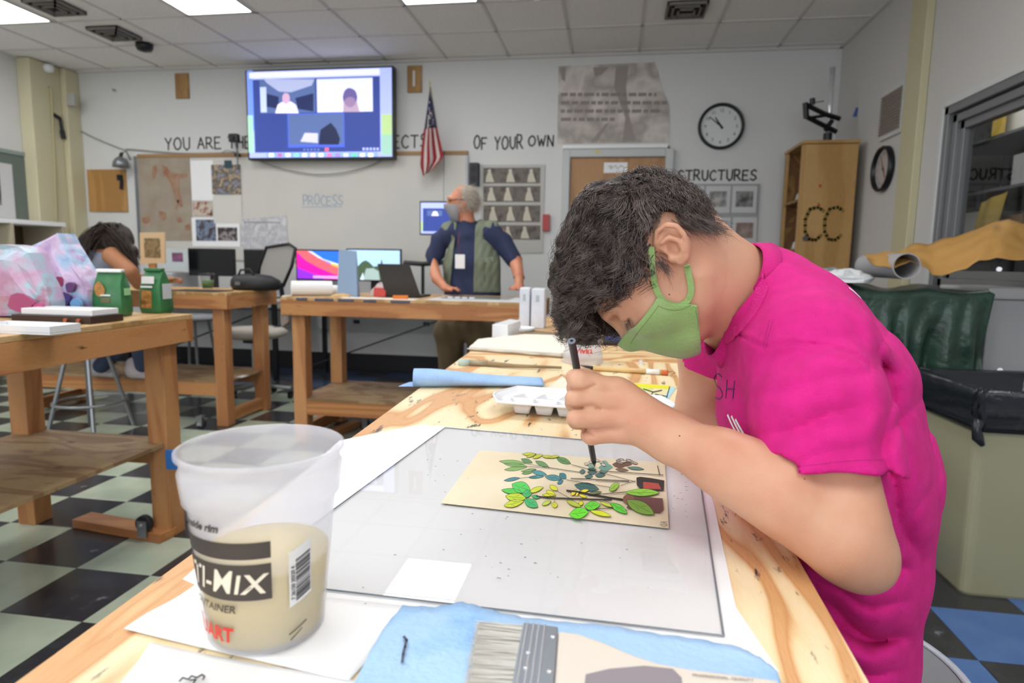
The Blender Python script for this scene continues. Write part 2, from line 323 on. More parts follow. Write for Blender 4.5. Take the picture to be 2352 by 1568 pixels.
# right window with steel frame
M_wf = mat('window_steel', '7f8183', .35, .3); M_wf2 = mat('window_trim', 'c9cccc', .5)
g = G(); a, b_, c, d = WY0-.06, WY1+.04, WZ0-.04, WZ1+.04
g.box(XR-.02, XR-.0005, a, b_, WZ1, d).box(XR-.02, XR-.0005, a, b_, c, WZ0).box(XR-.02, XR-.0005, a, WY0, WZ0, WZ1).box(XR-.02, XR-.0005, WY1, b_, WZ0, WZ1)
win = struct('window_1', g, M_wf2, bev=.004)
g = G()
for k, (e, x0, x1) in enumerate(((0, XR-.012, XR+.03), (.055, XR+.012, XR+.06), (.10, XR+.035, XR+.09))):
    t_ = .045
    y0, y1, z0, z1 = WY0+e+.001, WY1-e-.001, WZ0+e+.001, WZ1-e-.001
    g.box(x0, x1, y0, y1, z1-t_, z1).box(x0, x1, y0, y1, z0, z0+t_).box(x0, x1, y0, y0+t_, z0, z1).box(x0, x1, y1-t_, y1, z0, z1)
mk('window_frame', g, M_wf, win, bev=.003)
mk('pane', box(XR+.06, XR+.066, WY0+.14, WY1-.14, WZ0+.14, WZ1-.14), glassy('glass_pane', .9), win)
# storage room beyond the window
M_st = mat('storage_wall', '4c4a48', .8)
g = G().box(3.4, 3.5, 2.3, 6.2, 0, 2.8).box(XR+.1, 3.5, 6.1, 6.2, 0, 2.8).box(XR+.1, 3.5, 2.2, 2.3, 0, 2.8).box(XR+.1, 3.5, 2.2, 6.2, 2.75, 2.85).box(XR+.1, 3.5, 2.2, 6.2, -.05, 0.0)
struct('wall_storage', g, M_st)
ld = bpy.data.lights.new('storage_lamp', 'AREA'); ld.size = .6; ld.energy = 14; lo_ = bpy.data.objects.new('storage_lamp', ld); COL.objects.link(lo_); lo_.location = (2.3, 4.6, 2.7)
def rX(x0, y0, x1, y1, X, th):   # box hanging on a plane of constant X (pixels of its face) -> extends to X+th
    a = PX(x0, (y0+y1)/2, X); b2 = PX(x1, (y0+y1)/2, X); t0 = PX((x0+x1)/2, y0, X)[2]; t1 = PX((x0+x1)/2, y1, X)[2]
    return G().box(min(X, X+th), max(X, X+th), b2[1], a[1], t1, t0)
XS = 2.75
sh = thing('storage_shelf', 'grey storage shelves seen through the right window', 'shelf', (XS+.2, 4.8, 0))
for z in (1.28, 1.72, 2.1): mk('shelf_board', box(XS-.05, XS+.45, 4.2, 6.0, z, z+.02), mat('shelf_grey', '77797b', .5, .4), sh)
for y in (4.22, 5.96): mk('post', box(XS-.05, XS-.01, y, y+.03, 0, 2.5), M_steel, sh); mk('post', box(XS+.41, XS+.45, y, y+.03, 0, 2.5), M_steel, sh)
def sbox(y, z, sx, sy, sz, m, label, cat, nm): single(nm, box(XS+.02, XS+.02+sx, y, y+sy, z, z+sz), m, label, cat, bev=.004)
sbox(4.9, 2.121, .3, .5, .28, mat('card_white', 'cfcfc6', .8), 'white box on the top storage shelf behind the glass', 'box', 'storage_box')
sbox(4.86, 1.741, .25, .26, .22, mat('card_grey', 'a9aaa8', .8), 'pale grey box on the middle storage shelf', 'box', 'storage_box')
sbox(4.95, 1.301, .3, .26, .24, mat('card_brown', 'a08462', .8), 'brown cardboard box on the lower storage shelf', 'box', 'storage_box')
sbox(5.45, 1.301, .3, .35, .3, mat('card_white', 'cfcfc6', .8), 'white box left of the brown box on the lower storage shelf', 'box', 'storage_box')
sbox(4.45, 1.301, .25, .3, .2, mat('card_dark', '5d5250', .8), 'dark box beside the brown box on the storage shelf', 'box', 'storage_box')
g = G().cyl((XS-.02, 4.55, 1.84), (XS+.4, 4.6, 1.84), .095, n=28); single('paper_roll', g, mat('card_white', 'cfcfc6', .8), 'thick white roll lying on the middle storage shelf', 'roll', smooth=False)
g = G(); random.seed(3)
g.sheet(lambda u, v: (XS-.055+.01*math.sin(9*u), 5.0+.32*u+.08*v, 1.70-.24*v-.05*u), 6, 6); single('yellow_paper', g, mat('paper_yellow', 'cdb35c', .7), 'yellow paper hanging from the middle storage shelf edge', 'paper', solid=.003)
g = G().sheet(lambda u, v: (XS-.056, 5.12+.16*u, 2.12-.0*v+.24*v), 2, 2); single('yellow_note', g, mat('paper_yellow2', 'c8a94c', .7), 'yellow note on the white storage box', 'note', solid=.002)
# things on the right wall
vt = tag(mk('wall_vent', rX(2030, 200, 2078, 312, XR, -.02), M_wf2, bev=.003), 'white framed louvre vent high on the right wall', 'vent')
lo, hi = PX(2076, 300, XR), PX(2034, 205, XR)
for k in range(13): mk('louvre', G().ob((XR-.024, (lo[1]+hi[1])/2+.01, 2.13+.022*k), (.004, 0, .004), (0, .17, 0), (-.002, 0, .006)), mat('louvre_brown', '8a7f76', .6), vt)
# white backing strip of painted letters and marks
def onback(poly_px, Y): return [PY(x, y, Y) for x, y in poly_px]
ML = mat('wall_ink', '2e2d2c', .7)
def letters(txt, x0, x1, ytop, ybot, m=ML, parent=wb, Y=YB-.0005, wd=.015):
    a = PY(x0, (ytop+ybot)/2, Y); b2 = PY(x1, (ytop+ybot)/2, Y); zt = PY((x0+x1)/2, ytop, Y)[2]; zb = PY((x0+x1)/2, ybot, Y)[2]; h = zt-zb
    w1, tot = word(txt, h, .7, .3, .04); asp = .7*(b2[0]-a[0])/tot
    random.seed(len(txt)); w1, tot = word(txt, h, asp, .3, .04)
    for lt in w1: mk('letter', strokes(lt, lambda u, v, q: (a[0]+u, Y-q-.0004, zb+v), wd, .0015), m, parent)
for a in (('YOU', 380, 441, 316, 344), ('ARE', 454, 512, 315, 341), ('THE', 524, 582, 313, 340), ('ARCHIT', 640, 893, 311, 339), ('ECTS', 903, 986, 309, 339), ('OF', 1089, 1122, 314, 342), ('YOUR', 1137, 1205, 312, 342), ('OWN', 1214, 1276, 311, 335), ('STRUCTURES', 1557, 1742, 391, 414)): letters(*a)
# ================================================================== things on the back wall
def rY(x0, y0, x1, y1, Y, th):
    a = PY(x0, (y0+y1)/2, Y); b2 = PY(x1, (y0+y1)/2, Y); t0 = PY((x0+x1)/2, y0, Y)[2]; t1 = PY((x0+x1)/2, y1, Y)[2]
    return G().box(a[0], b2[0], Y, Y+th, t1, t0)
def pY(px, Y, th): P = [PY(x, y, Y) for x, y in px]; return G().prism([p+(0, th, 0) for p in P], P)
def blobY(cx, cy, rx, ry, Y, th=.001, n=12, wob=.2):
    return pY([(cx+rx*(1+wob*math.sin(2.3*k+cx))*math.cos(2*PI*k/n), cy+ry*(1+wob*math.cos(1.7*k+cy))*math.sin(2*PI*k/n)) for k in range(n)][::-1], Y, th)
M_ink = mat('print_dark', '4a4744', .7); M_inkb = mat('print_brown', '8b5a40', .8)
# television
TVY = 6.14
tv = thing('television', 'large wall mounted television showing a blue video call', 'television', PY(735, 365, TVY+.03))
mk('housing', rY(566, 156, 904, 366, TVY+.006, .09), M_black, tv, bev=.006)
def em(n, c, s=1.0): return mat('screen_'+n, c, .4, emis=s, spec=.2)
scr = mk('screen', rY(570, 160, 900, 361, TVY+.002, .004), em('lavender', 'aab6f4', .9), tv)
def on(nm, g, m): return mk(nm, g, m, scr)
on('picture', rY(570, 162, 582, 300, TVY+.001, .001), em('skyblue', '6f90ee'), )
on('picture', rY(570, 265, 582, 350, TVY+.0008, .001), em('mint', 'a0cfb8'))
on('picture', rY(876, 262, 900, 310, TVY+.0008, .001), em('leaf', 'a9c58a'))
on('picture', rY(876, 308, 900, 356, TVY+.0008, .001), em('teal', '93bcae'))
on('menu_bar', rY(572, 162, 872, 176, TVY+.0006, .001), em('pale', 'd4d6fb', 1.1))
on('call_window', rY(583, 179, 873, 349, TVY+.0006, .001), em('navy', '3a4a92', .8))
# left caller
p1 = rY(597, 182, 724, 259, TVY-.0002, .001); on('video_tile', p1, em('room', '5a6ea2', .8))
on('caller', pY([(606, 182), (722, 182), (716, 196), (668, 212), (640, 210), (612, 190)], TVY-.0006, .0005), em('ceil', 'aab2d6', .9))
on('caller', rY(598, 200, 612, 258, TVY-.0006, .0005), em('win1', 'c0cdf0', .9))
on('caller', pY([(612, 215), (640, 222), (640, 250), (612, 245)], TVY-.0006, .0005), em('shade', '2c3560', .7)); on('caller', pY([(678, 225), (720, 214), (720, 256), (684, 250)], TVY-.0006, .0005), em('shade', '2c3560', .7))
on('caller', pY([(632, 260), (638, 240), (648, 234), (668, 233), (680, 241), (686, 260)], TVY-.001, .0004), em('shirt', 'e4defa', 1.)); on('caller', blobY(657, 226, 9, 13, TVY-.0013, .0003, 12, .05), em('face', 'cfa8c6', .9))
on('video_tile', rY(728, 180, 856, 257, TVY-.0002, .001), em('curtain', 'd3d9fc', 1.05))
on('caller', pY([(788, 257), (789, 232), (800, 222), (818, 226), (826, 257)], TVY-.0006, .0005), em('beard', 'b8a0b8', .8)); on('caller', blobY(804, 222, 17, 20, TVY-.0009, .0004, 14, .05), em('cap', '6a5f9c', .8)); on('caller', blobY(804, 234, 13, 12, TVY-.0012, .0003, 12, .05), em('face2', '9a7fa8', .8))
on('video_tile', rY(661, 260, 791, 338, TVY-.0004, .001), em('border', '4f68d8', .9))
on('picture', rY(663, 262, 789, 332, TVY-.0006, .0006), mat('screen_room', '5560a8', .4, emis=.8, var=['8f94d8', '30396e', 'c3c3f2'], vscale=9, detail=6, lo=.3, hi=.7))
on('caller', pY([(732, 332), (736, 298), (750, 288), (760, 282), (772, 296), (781, 318), (778, 332)], TVY-.001, .0004), em('blackshirt', '2c3352', .6)); on('caller', pY([(690, 325), (700, 305), (730, 306), (730, 328)], TVY-.001, .0004), em('tabletop', 'c9c8ee', .9))
on('dock', rY(612, 350, 868, 361, TVY-.0002, .001), em('dock', '8aa4f0', 1.))
cs = ['f0f0ff', 'b06a9a', 'e8ecff', '80d0b0', 'dfe4ff', 'f6d0d8', 'eef', 'd070a8', '9a7fe0', 'c8d4ff', '60c8a8', 'e0e4ff', 'ffffff']
for k, c in enumerate(cs):
    if len(c) == 3: c = c[0]*2+c[1]*2+c[2]*2
    on('icon', rY(618+k*19, 352, 629+k*19, 360, TVY-.0006, .0005), em('ic'+c, c))
on('icon', rY(746, 339, 755, 347, TVY-.0004, .0006), em('red', 'e26a80')); [on('icon', rY(697+k*8, 341, 701+k*8, 346, TVY-.0004, .0006), em('icb', '6a7ac0')) for k in range(5)]; [on('icon', rY(833+k*8, 339, 838+k*8, 345, TVY-.0004, .0006), em('pale2', 'b4bcf0')) for k in range(5)]
# sagging cable under the television and wires on the wall
def cable(pts, r, m, label, nm='cable', cat='cable', n=6):
    P = [np.array(p) for p in pts]; Q = []
    for k in range(len(P)-1):
        p0, p1, p2, p3 = P[max(k-1, 0)], P[k], P[k+1], P[min(k+2, len(P)-1)]
        for t in np.linspace(0, 1, 7)[:-1]: Q.append(.5*((2*p1)+(-p0+p2)*t+(2*p0-5*p1+4*p2-p3)*t*t+(-p0+3*p1-3*p2+p3)*t**3))
    Q.append(P[-1]); return single(nm, G().tube(Q, r, n), m, label, cat, smooth=True)
M_cab = mat('cable_grey', '8d8c8a', .6)
CB = YB-.02
cable([PY(x, y, CB-.03) for x, y in ((590, 366), (640, 385), (720, 400), (790, 396), (850, 380), (880, 366))], .005, M_cab, 'grey cable sagging below the television')
cable([PY(x, y, CB) for x, y in ((172, 294), (220, 318), (285, 344), (300, 343), (420, 352), (545, 350))], .006, M_cab, 'long grey cable running from the cream column to the whiteboard')
cable([PX(x-6, y, -5.788) for x, y in ((118, 200), (124, 215), (128, 300), (133, 420), (138, 560))], .009, mat('conduit_cream', 'b9b08a', .6), 'thin conduit running down the cream column', 'conduit', 'conduit')
# wooden plates
M_plate = wood('plate_wood', ['a9834f', 'a17b49', '977143'], (3, 1, .8), 3, 2)
p = tag(mk('mounting_plate', rY(402, 168, 432, 226, YB-.02, .0195), M_plate, bev=.002), 'plain wooden plate high on the wall left of the television', 'plate')
pl = tag(mk('mounting_plate', rY(935, 150, 968, 212, YB-.02, .0195), M_plate, bev=.002), 'slotted wooden plate on the wall right of the television', 'plate')
mk('slot', rY(948, 162, 953, 198, YB-.022, .004), WH, pl)
bd = tag(mk('plywood_board', rY(202, 389, 290, 486, YB-.018, .0175), wood('board_wood', ['b58a52', 'b0844b', 'a67a44'], (3, 1, .5), 2.5, 1.4), bev=.001), 'square plywood board on the wall above the girl', 'board')
for x, y in ((208, 394), (284, 394), (208, 480), (284, 480)): g = G(); c = PY(x, y, YB-.018); g.cyl(c, c-(0, .004, 0), .006, n=10); mk('screw', g, M_steel, bd)
# clamp lamp with crumpled shade
c = PY(277, 373, 6.2)
cl = thing('clamp_lamp', 'small grey clamp lamp hanging above the plywood board', 'lamp', c)
g = G().lathe(c, [(.02, .06), (.05, .04), (.075, 0), (.08, -.05)], 20); mk('lamp_shade', g, M_steel, cl, smooth=True, solid=.002)
g = G().cyl(c+(0, 0, .05), c+(.01, .01, .1), .018, n=12).tube([c+(.01, .01, .1), c+(.05, .03, .12), c+(.08, .05, .03)], .006); mk('lamp_socket', g, M_dark, cl)
g = G().ob(PY(275, 408, 6.24), (.012, 0, 0), (0, .03, 0), (0, 0, .03)).ob(PY(279, 424, 6.24), (.006, 0, 0), (0, .02, 0), (.005, 0, .05)); mk('clamp', g, M_dark, cl)
# security sensors on the column
single('motion_sensor', G().lathe(PX(112, 160, -5.775), [(.01, -.03), (.04, -.02), (.05, .02), (.04, .05)], 16), M_white, 'white round sensor at the top of the cream column', 'sensor', smooth=True)
single('junction_box', rY(152, 214, 170, 242, 6.08, .04), mat('jbox', 'a9a9a4', .5), 'small grey box high on the cream column', 'box', bev=.004)
g = G(); 
for a, b2, r in (((122, 262), (138, 272), .018), ((138, 272), (142, 300), .014), ((142, 300), (146, 318), .022)): g.cyl(PX(*a, -5.785), PX(*b2, -5.775), r, n=10)
single('bracket', g, M_dark, 'dark hinged bracket fixed to the cream column', 'bracket')
# whiteboard
wbd = thing('whiteboard', 'long whiteboard with a brown top rail below the television', 'whiteboard', PY(690, 560, YB))
M_wbs = mat('whiteboard_face', 'cfccc5', .3, var='c8c7c2', vscale=1.5)
mk('board_panel', rY(318, 357, 1072, 600, YB-.02, .0195), M_wbs, wbd)
mk('top_rail', rY(314, 350, 1074, 358, YB-.035, .0345), mat('rail_brown', '9c7a50', .5), wbd)
mk('side_rail', rY(313, 358, 319, 600, YB-.03, .0295), M_steel, wbd); mk('side_rail', rY(1069, 358, 1074, 600, YB-.03, .0295), M_steel, wbd)
mk('panel_joint', rY(1018, 358, 1020, 600, YB-.022, .003), M_steel, wbd)
a = PY(697, 462, YB-.021); wds, tot = word('PROCESS', .1, .62, .25); 
sc_ = (PY(790, 462, 6.28)[0]-a[0])/tot
mk('handwriting', strokes([[(x*sc_, y) for x, y in pl_] for lt in wds for pl_ in lt], lambda u, v, q: (a[0]+u, YB-.0205-q, a[2]-.04+v), .009, .001), mat('marker_blue', '8ea6bd', .6), wbd)
mk('handwriting', strokes([[(-.02, -.06), (.42, -.055)]], lambda u, v, q: (a[0]+u, YB-.0205-q, a[2]+v), .006, .001), mat('marker_blue', '8ea6bd', .6), wbd)
# papers pinned to the whiteboard
PYW = YB-.026
cp = tag(mk('cave_painting_poster', rY(320, 361, 439, 552, PYW, .003), mat('poster_ochre', 'a3998a', .8, var='97897a', vscale=5)), 'tall brown poster with reddish smears at the left of the whiteboard', 'poster')
for q in ([(352,380),(358,378),(362,392),(356,410),(350,412),(348,398)], [(372,378),(384,384),(392,396),(404,398),(430,398),(432,406),(414,410),(412,424),(412,440),(418,458),(420,474),(414,476),(404,458),(398,440),(392,420),(384,408),(374,400)], [(406,460),(412,458),(408,480),(402,482)], [(366,484),(380,488),(384,500),(376,508),(364,498)], [(326,500),(342,496),(346,508),(336,514),(326,510)], [(424,518),(436,514),(438,528),(426,530)], [(404,502),(414,498),(420,508),(410,512)]):
    mk('smear', pY(q[::-1], PYW-.001, .0009), mat('ochre_red', '93674f', .85, var='a58a75', vscale=9), cp)
def pinned(nm, r, m, label, cat, k=0): return tag(mk(nm, rY(*r, PYW-.0012*k, .0011), m), label, cat)
pinned('paper_sheet', (439, 368, 490, 460), M_paper, 'narrow white sheet pinned right of the brown poster', 'paper')
ph = pinned('photo_print', (486, 378, 553, 446), mat('photo_a', '6a5a50', .5, var=['8d8fa0', '5b5040', 'b5a48c', '3d3a34'], vscale=14, detail=5, lo=.3, hi=.7), 'colour photo print pinned at the top of the whiteboard papers', 'photo', 1)
mk('caption', rY(515, 368, 532, 386, PYW-.003, .001), mat('photo_cap', '2c4a52', .6), ph)
ph = pinned('photo_print', (443, 463, 487, 495), mat('photo_b', 'c5bcb0', .5, var=['c5bcb0', '9b6150', '403a34'], vscale=16, lo=.35, hi=.68), 'small reddish print pinned below the narrow white sheet', 'photo', 2)
pinned('paper_sheet', (490, 450, 555, 513), mat('paper_ivory', 'd3d1cb', .8), 'square white sheet pinned below the colour photo', 'paper', 3)
pp = pinned('photo_sheet', (441, 500, 551, 566), M_paper, 'white sheet with two dark photos pinned above the monitor', 'photo sheet', 1)
mk('picture', rY(450, 504, 496, 553, PYW-.0035, .0009), mat('photo_c', '4c4a55', .5, var=['7f93ae', '524b50', '2d2c30'], vscale=12, lo=.35, hi=.65), pp)
mk('picture', rY(500, 522, 545, 553, PYW-.0035, .0009), mat('photo_d', '4a4448', .5, var=['a09a98', '4f484c', '2d2a2c'], vscale=15, lo=.35, hi=.65), pp)
dr = tag(mk('drawing_sheet', pY([(553, 503), (657, 495), (661, 570), (553, 572)][::-1], PYW-.001, .001), mat('paper_draw', 'c9cace', .8, var=['b4b5bb', 'd2d3d6'], vscale=9, lo=.4, hi=.6)), 'large pale pencil drawing taped to the whiteboard', 'drawing')
random.seed(5)
for k in range(14): 
    x, y = random.uniform(565, 645), random.uniform(515, 560); mk('pencil_line', strokes([[(0, 0), (random.uniform(-.06, .06), random.uniform(-.1, .1))]], lambda u, v, q: PY(x, y, PYW-.0012)+(u, -q, v), .004, .0006), mat('pencil', '8f9096', .8), dr)
mk('heading', rY(560, 509, 645, 512, PYW-.002, .001), mat('pencil', '8f9096', .8), dr)
# flag
fl_ = thing('flag', 'american flag hanging from a short pole beside the television', 'flag', PY(990, 400, 6.2))
FY = 6.1
mk('flag_pole', G().cyl(PY(987, 195, FY-.02), PY(1012, 352, YB-.055), .008, n=10), mat('pole_gold', '8a7f60', .4, .4), fl_); mk('finial', G().lathe(PY(987, 195, FY-.02), [(.001, .05), (.012, .015), (.012, 0), (.006, -.02)], 12), M_cream, fl_)
mk('bracket', G().ob(PY(1014, 350, YB-.05), (.03, 0, 0), (0, .013, 0), (0, 0, .012)), M_steel, fl_)
M_fr, M_fw, M_fb = mat('flag_red', '93252f', .8), mat('flag_white', 'cfc4c0', .8), mat('flag_blue', '2c3350', .8)
def flagpt(u, v):   # u across folds, v down ; outline of the hanging cloth
    L0 = [(987, 205), (981, 250), (976, 285), (968, 340), (965, 380), (972, 404)]; R0 = [(988, 205), (996, 250), (1001, 282), (1012, 330), (1019, 360), (990, 392)]
    s = v*5; i = min(4, int(s)); t_ = s-i
    a = np.array(L0[i])*(1-t_)+np.array(L0[i+1])*t_; b2 = np.array(R0[i])*(1-t_)+np.array(R0[i+1])*t_
    p = a*(1-u)+b2*u; return PY(p[0], p[1], FY+.03*math.sin(u*9+v*2)*min(1, v*3))
def flagpatch(u0, u1, v0, v1, m, nm, off=0.):
    g = G().sheet(lambda a, b2: flagpt(u0+(u1-u0)*a, v0+(v1-v0)*b2)-np.array([0, off, 0]), 4, 10); mk(nm, g, m, fl_, solid=.002, smooth=True)
flagpatch(0, 1, 0, .44, M_fb, 'canton')
for k in range(7): flagpatch(k/7, (k+1)/7, .44, 1, M_fr if k % 2 == 0 else M_fw, 'stripe')
flagpatch(0, .3, .28, .44, M_fw, 'stripe', .003)
stg = G(); random.seed(2)
for k in range(26):
    v = random.uniform(.12, .43); u = random.uniform(.3, .9); c = flagpt(u, v)-np.array([0, .006, 0]); stg.add([c+(.009*math.sin(a)*(1 if i % 2 else .45), 0, .009*math.cos(a)*(1 if i % 2 else .45)) for i, a in enumerate(np.arange(10)*PI/5)], [tuple(range(10))])
mk('stars', stg, M_fw, fl_, kind='stuff')
# speaker, posters, clock
sp = tag(mk('wall_speaker', rY(1077, 373, 1098, 426, YB-.09, .0895), mat('speaker_dark', '2b2d33', .5), bev=.006), 'narrow black speaker on the wall right of the whiteboard', 'speaker')
for yy in (388, 410): c = PY(1087.5, yy, YB-.09); mk('speaker_cone', G().cyl(c, c-(0, .004, 0), .03, n=18), M_dark, sp)
ps = tag(mk('motion_study_poster', rY(1104, 378, 1249, 580, YB-.012, .0115), mat('poster_grey', 'b9b8b4', .7)), 'tall grey poster with rows of pale figures on dark bands', 'poster')
Mb_, Mf_ = mat('band_dark', '66605a', .7, var=['77706a', '57514c'], vscale=12), mat('figure_pale', 'c9c5b4', .7)
for k, (y0, y1) in enumerate(((385, 421), (427, 464), (471, 510), (517, 550))):
    bnd = mk('photo_band', rY(1110, y0, 1241, y1, YB-.0135, .0015), Mb_, ps)
    for x in (1124+4*k, 1172-6*(k % 2), 1220-5*k):
        h = (y1-y0)*.42; c = (y0+y1)/2
        mk('figure', pY([(x-9, c+h), (x-7, c+2), (x-3, c-h*.5), (x-4, c-h*.9), (x+3, c-h), (x+4, c-h*.4), (x+7, c+3), (x+11, c+h)][::-1], YB-.0145, .001), Mf_, bnd)
bp_ = tag(mk('large_poster', pY([(1283, 152), (1503, 143), (1512, 165), (1519, 205), (1537, 240), (1536, 326), (1280, 330)][::-1], YB-.008, .0075), mat('poster_pale', 'c8c1bb', .75, var=['a39c96', 'd3ccc6', 'b7aea8'], vscale=2.4, lo=.35, hi=.65, detail=3)), 'large pale poster with lines of printed text above the door', 'poster')
M_pt = mat('poster_text', '8f8781', .8)
random.seed(9)
for k, (y, x1) in enumerate(((217, 1508), (236, 1532), (255, 1515), (274, 1412))):
    x = 1288
    while x < x1:
        w_ = random.uniform(8, 26); mk('printed_word', rY(x, y-4, min(x+w_, x1), y+4, YB-.0092, .001), M_pt, bp_); x += w_+4
mk('shade_band', pY([(1415, 152), (1444, 150), (1438, 200), (1444, 260), (1460, 324), (1430, 325), (1436, 270), (1410, 200)][::-1], YB-.0086, .0005), mat('poster_shade', '9a928d', .8), bp_)
mk('shade_band', pY([(1286, 155), (1300, 154), (1298, 188), (1290, 182)][::-1], YB-.0086, .0005), mat('poster_shade', '9a928d', .8), bp_); mk('shade_band', pY([(1362, 155), (1400, 153), (1382, 172), (1366, 176)][::-1], YB-.0086, .0005), mat('poster_shade', '9a928d', .8), bp_)
mk('shade_band', pY([(1390, 285), (1400, 282), (1372, 325), (1356, 326)][::-1], YB-.0086, .0005), mat('poster_shade', '9a928d', .8), bp_)
def font_geo(txt, size, bold=0., align='CENTER'):
    c = bpy.data.curves.new('t', 'FONT'); c.body = txt; c.size = size; c.align_x = align; c.align_y = 'CENTER'; c.offset = bold; c.resolution_u = 3
    o = bpy.data.objects.new('t', c); COL.objects.link(o); dg = bpy.context.evaluated_depsgraph_get(); me = o.evaluated_get(dg).to_mesh()
    me.calc_loop_triangles(); v = np.array([q.co[:] for q in me.vertices]) if len(me.vertices) else np.zeros((0, 3)); f = [tuple(q.vertices) for q in me.loop_triangles]
    o.evaluated_get(dg).to_mesh_clear(); bpy.data.objects.remove(o); return v, f
def clock(c, R, right, normal, label, hh, mm_, face, hands=None):
    """wall clock: c centre on the wall, right/normal unit vectors"""
    c, right, normal = map(lambda q: np.array(q, float), (c, right, normal)); upv = np.array([0, 0, 1.])
    t = thing('wall_clock', label, 'clock', c)
    def at(x, z, d): return c+right*x+upv*z+normal*d
    v = []; prof = [(R*.86, .012), (R*.88, .035), (R*.95, .045), (R, .035), (R, .002)]; n = 48; g = G()
    for r, d in prof: v += [at(r*math.cos(a), r*math.sin(a), d) for a in np.arange(n)*2*PI/n]
    g.add(v, [(j*n+i, j*n+(i+1)%n, (j+1)*n+(i+1)%n, (j+1)*n+i) for j in range(4) for i in range(n)]); mk('rim', g, M_black, t, smooth=True)
    g = G().prism([at(R*.9*math.cos(a), R*.9*math.sin(a), .002) for a in np.arange(40)*PI/20], [at(R*.9*math.cos(a), R*.9*math.sin(a), .014) for a in np.arange(40)*PI/20]); mk('dial', g, face, t)
    for k in range(1, 13):
        a = PI/2-k*PI/6; fv, ff = font_geo(str(k), R*.2, .002*R); mk('numeral', (np.array([at(p[0]+R*.68*math.cos(a), p[1]+R*.68*math.sin(a), .0148) for p in fv]), ff), M_ink, t)
    for ang, L_, w_ in ((PI/2-(hh+mm_/60)*PI/6, .48, .05), (PI/2-mm_*PI/30, .66, .035)):
        d = np.array([math.cos(ang), math.sin(ang)])*R; e = np.array([-d[1], d[0]])*w_; q = [(-d*.12-e), (d*L_-e*.5), (d*L_+e*.5), (-d*.12+e)]
        mk('hand', G().prism([at(*p, .016) for p in q], [at(*p, .0175) for p in q]), M_black if hands is None else hands, t)
    g = G().prism([at(R*.05*math.cos(a), R*.05*math.sin(a), .016) for a in np.arange(12)*PI/6], [at(R*.05*math.cos(a), R*.05*math.sin(a), .02) for a in np.arange(12)*PI/6]); mk('hub', g, M_black, t)
cR = (PY(1709, 291, YB-.03)[0]-PY(1602, 291, YB-.03)[0])/2
clock(PY(1655.5, 291, YB-.002), cR, (1, 0, 0), (0, -1, 0), 'large round black rimmed clock on the back wall', 10, 51.5, mat('dial_white', 'd4d8da', .3))
ck = PX(2024, 388, XR-.03); cz = (PX(2024, 338, XR-.03)[2]-PX(2024, 440, XR-.03)[2])/2
clock((XR-.002, ck[1], ck[2]), cz, (0, 1, 0), (-1, 0, 0), 'black rimmed clock on the right wall seen from the side', 7, 5, mat('dial_pinkish', 'b5b0ae', .3), mat('hand_red', 'a04838', .5))
# door and frame
dz = PY(1415, 362, 6.28)[2]; dx0, dx1 = PY(1307, 500, YB)[0], PY(1521, 500, YB)[0]
dr1 = struct('door_1', box(dx0, dx1, YB-.03, YB-.0005, .01, dz), wood('door_oak', ['a87c4a', 'a37646', '996c3f'], (4, 1, .5), 3, 1.2, .4))
M_df = mat('door_frame', 'bfc4c4', .5)
g = G().box(dx0-.075, dx0-.002, YB-.06, YB-.0005, 0, dz+.075).box(dx1+.002, dx1+.075, YB-.06, YB-.0005, 0, dz+.075).box(dx0-.002, dx1+.002, YB-.06, YB-.0005, dz+.003, dz+.075); mk('door_frame', g, M_df, dr1, bev=.004)
g = G(); c = np.array([dx1-.08, YB-.03, 1.0]); g.cyl(c, c-(0, .03, 0), .025, n=14).cyl(c-(0, .03, 0), c-(0, .06, 0), .012, n=10).lathe(c-(0, .08, 0), [(.001, -.03), (.022, -.02), (.03, 0), (.022, .02), (.001, .03)], 14); mk('door_handle', g, M_chrome, dr1, smooth=True)
nt = tag(mk('door_note', rY(1387, 373, 1441, 397, YB-.034, .002), M_paper), 'small white paper note taped on the wooden door', 'note')
random.seed(4); mk('scribble', strokes([[(-.07, .01), (-.04, .02), (-.05, -.01), (0, .02), (.02, -.01), (.05, .02), (.08, 0)]], lambda u, v, q: PY(1414, 385, YB-.0345)+(u, -q, v), .004, .0005), M_ink, nt)
single('yellow_sticker', rY(1366, 345, 1379, 352, YB-.0625, .002), mat('sticker_yellow', 'd1c27c', .6), 'small yellow sticker on the top of the door frame', 'sticker')
cable([PY(x, y, YB-.012) for x, y in ((1534, 336), (1541, 350), (1540, 372), (1545, 392), (1545, 408))], .009, M_dark, 'black cord hanging beside the door frame', 'cord', 'cord')
fr = G(); z0 = PY(1400, 338, YB-.05)
single('white_strip', rY(1292, 332, 1534, 340, YB-.03, .0295), M_paper, 'long white strip lying above the door frame', 'strip')
tag(mk('fire_alarm', rY(1246, 492, 1262, 530, YB-.04, .0395), mat('alarm_red', 'b04a48', .5), bev=.004), 'small red box on the wall right of the figure poster', 'alarm')
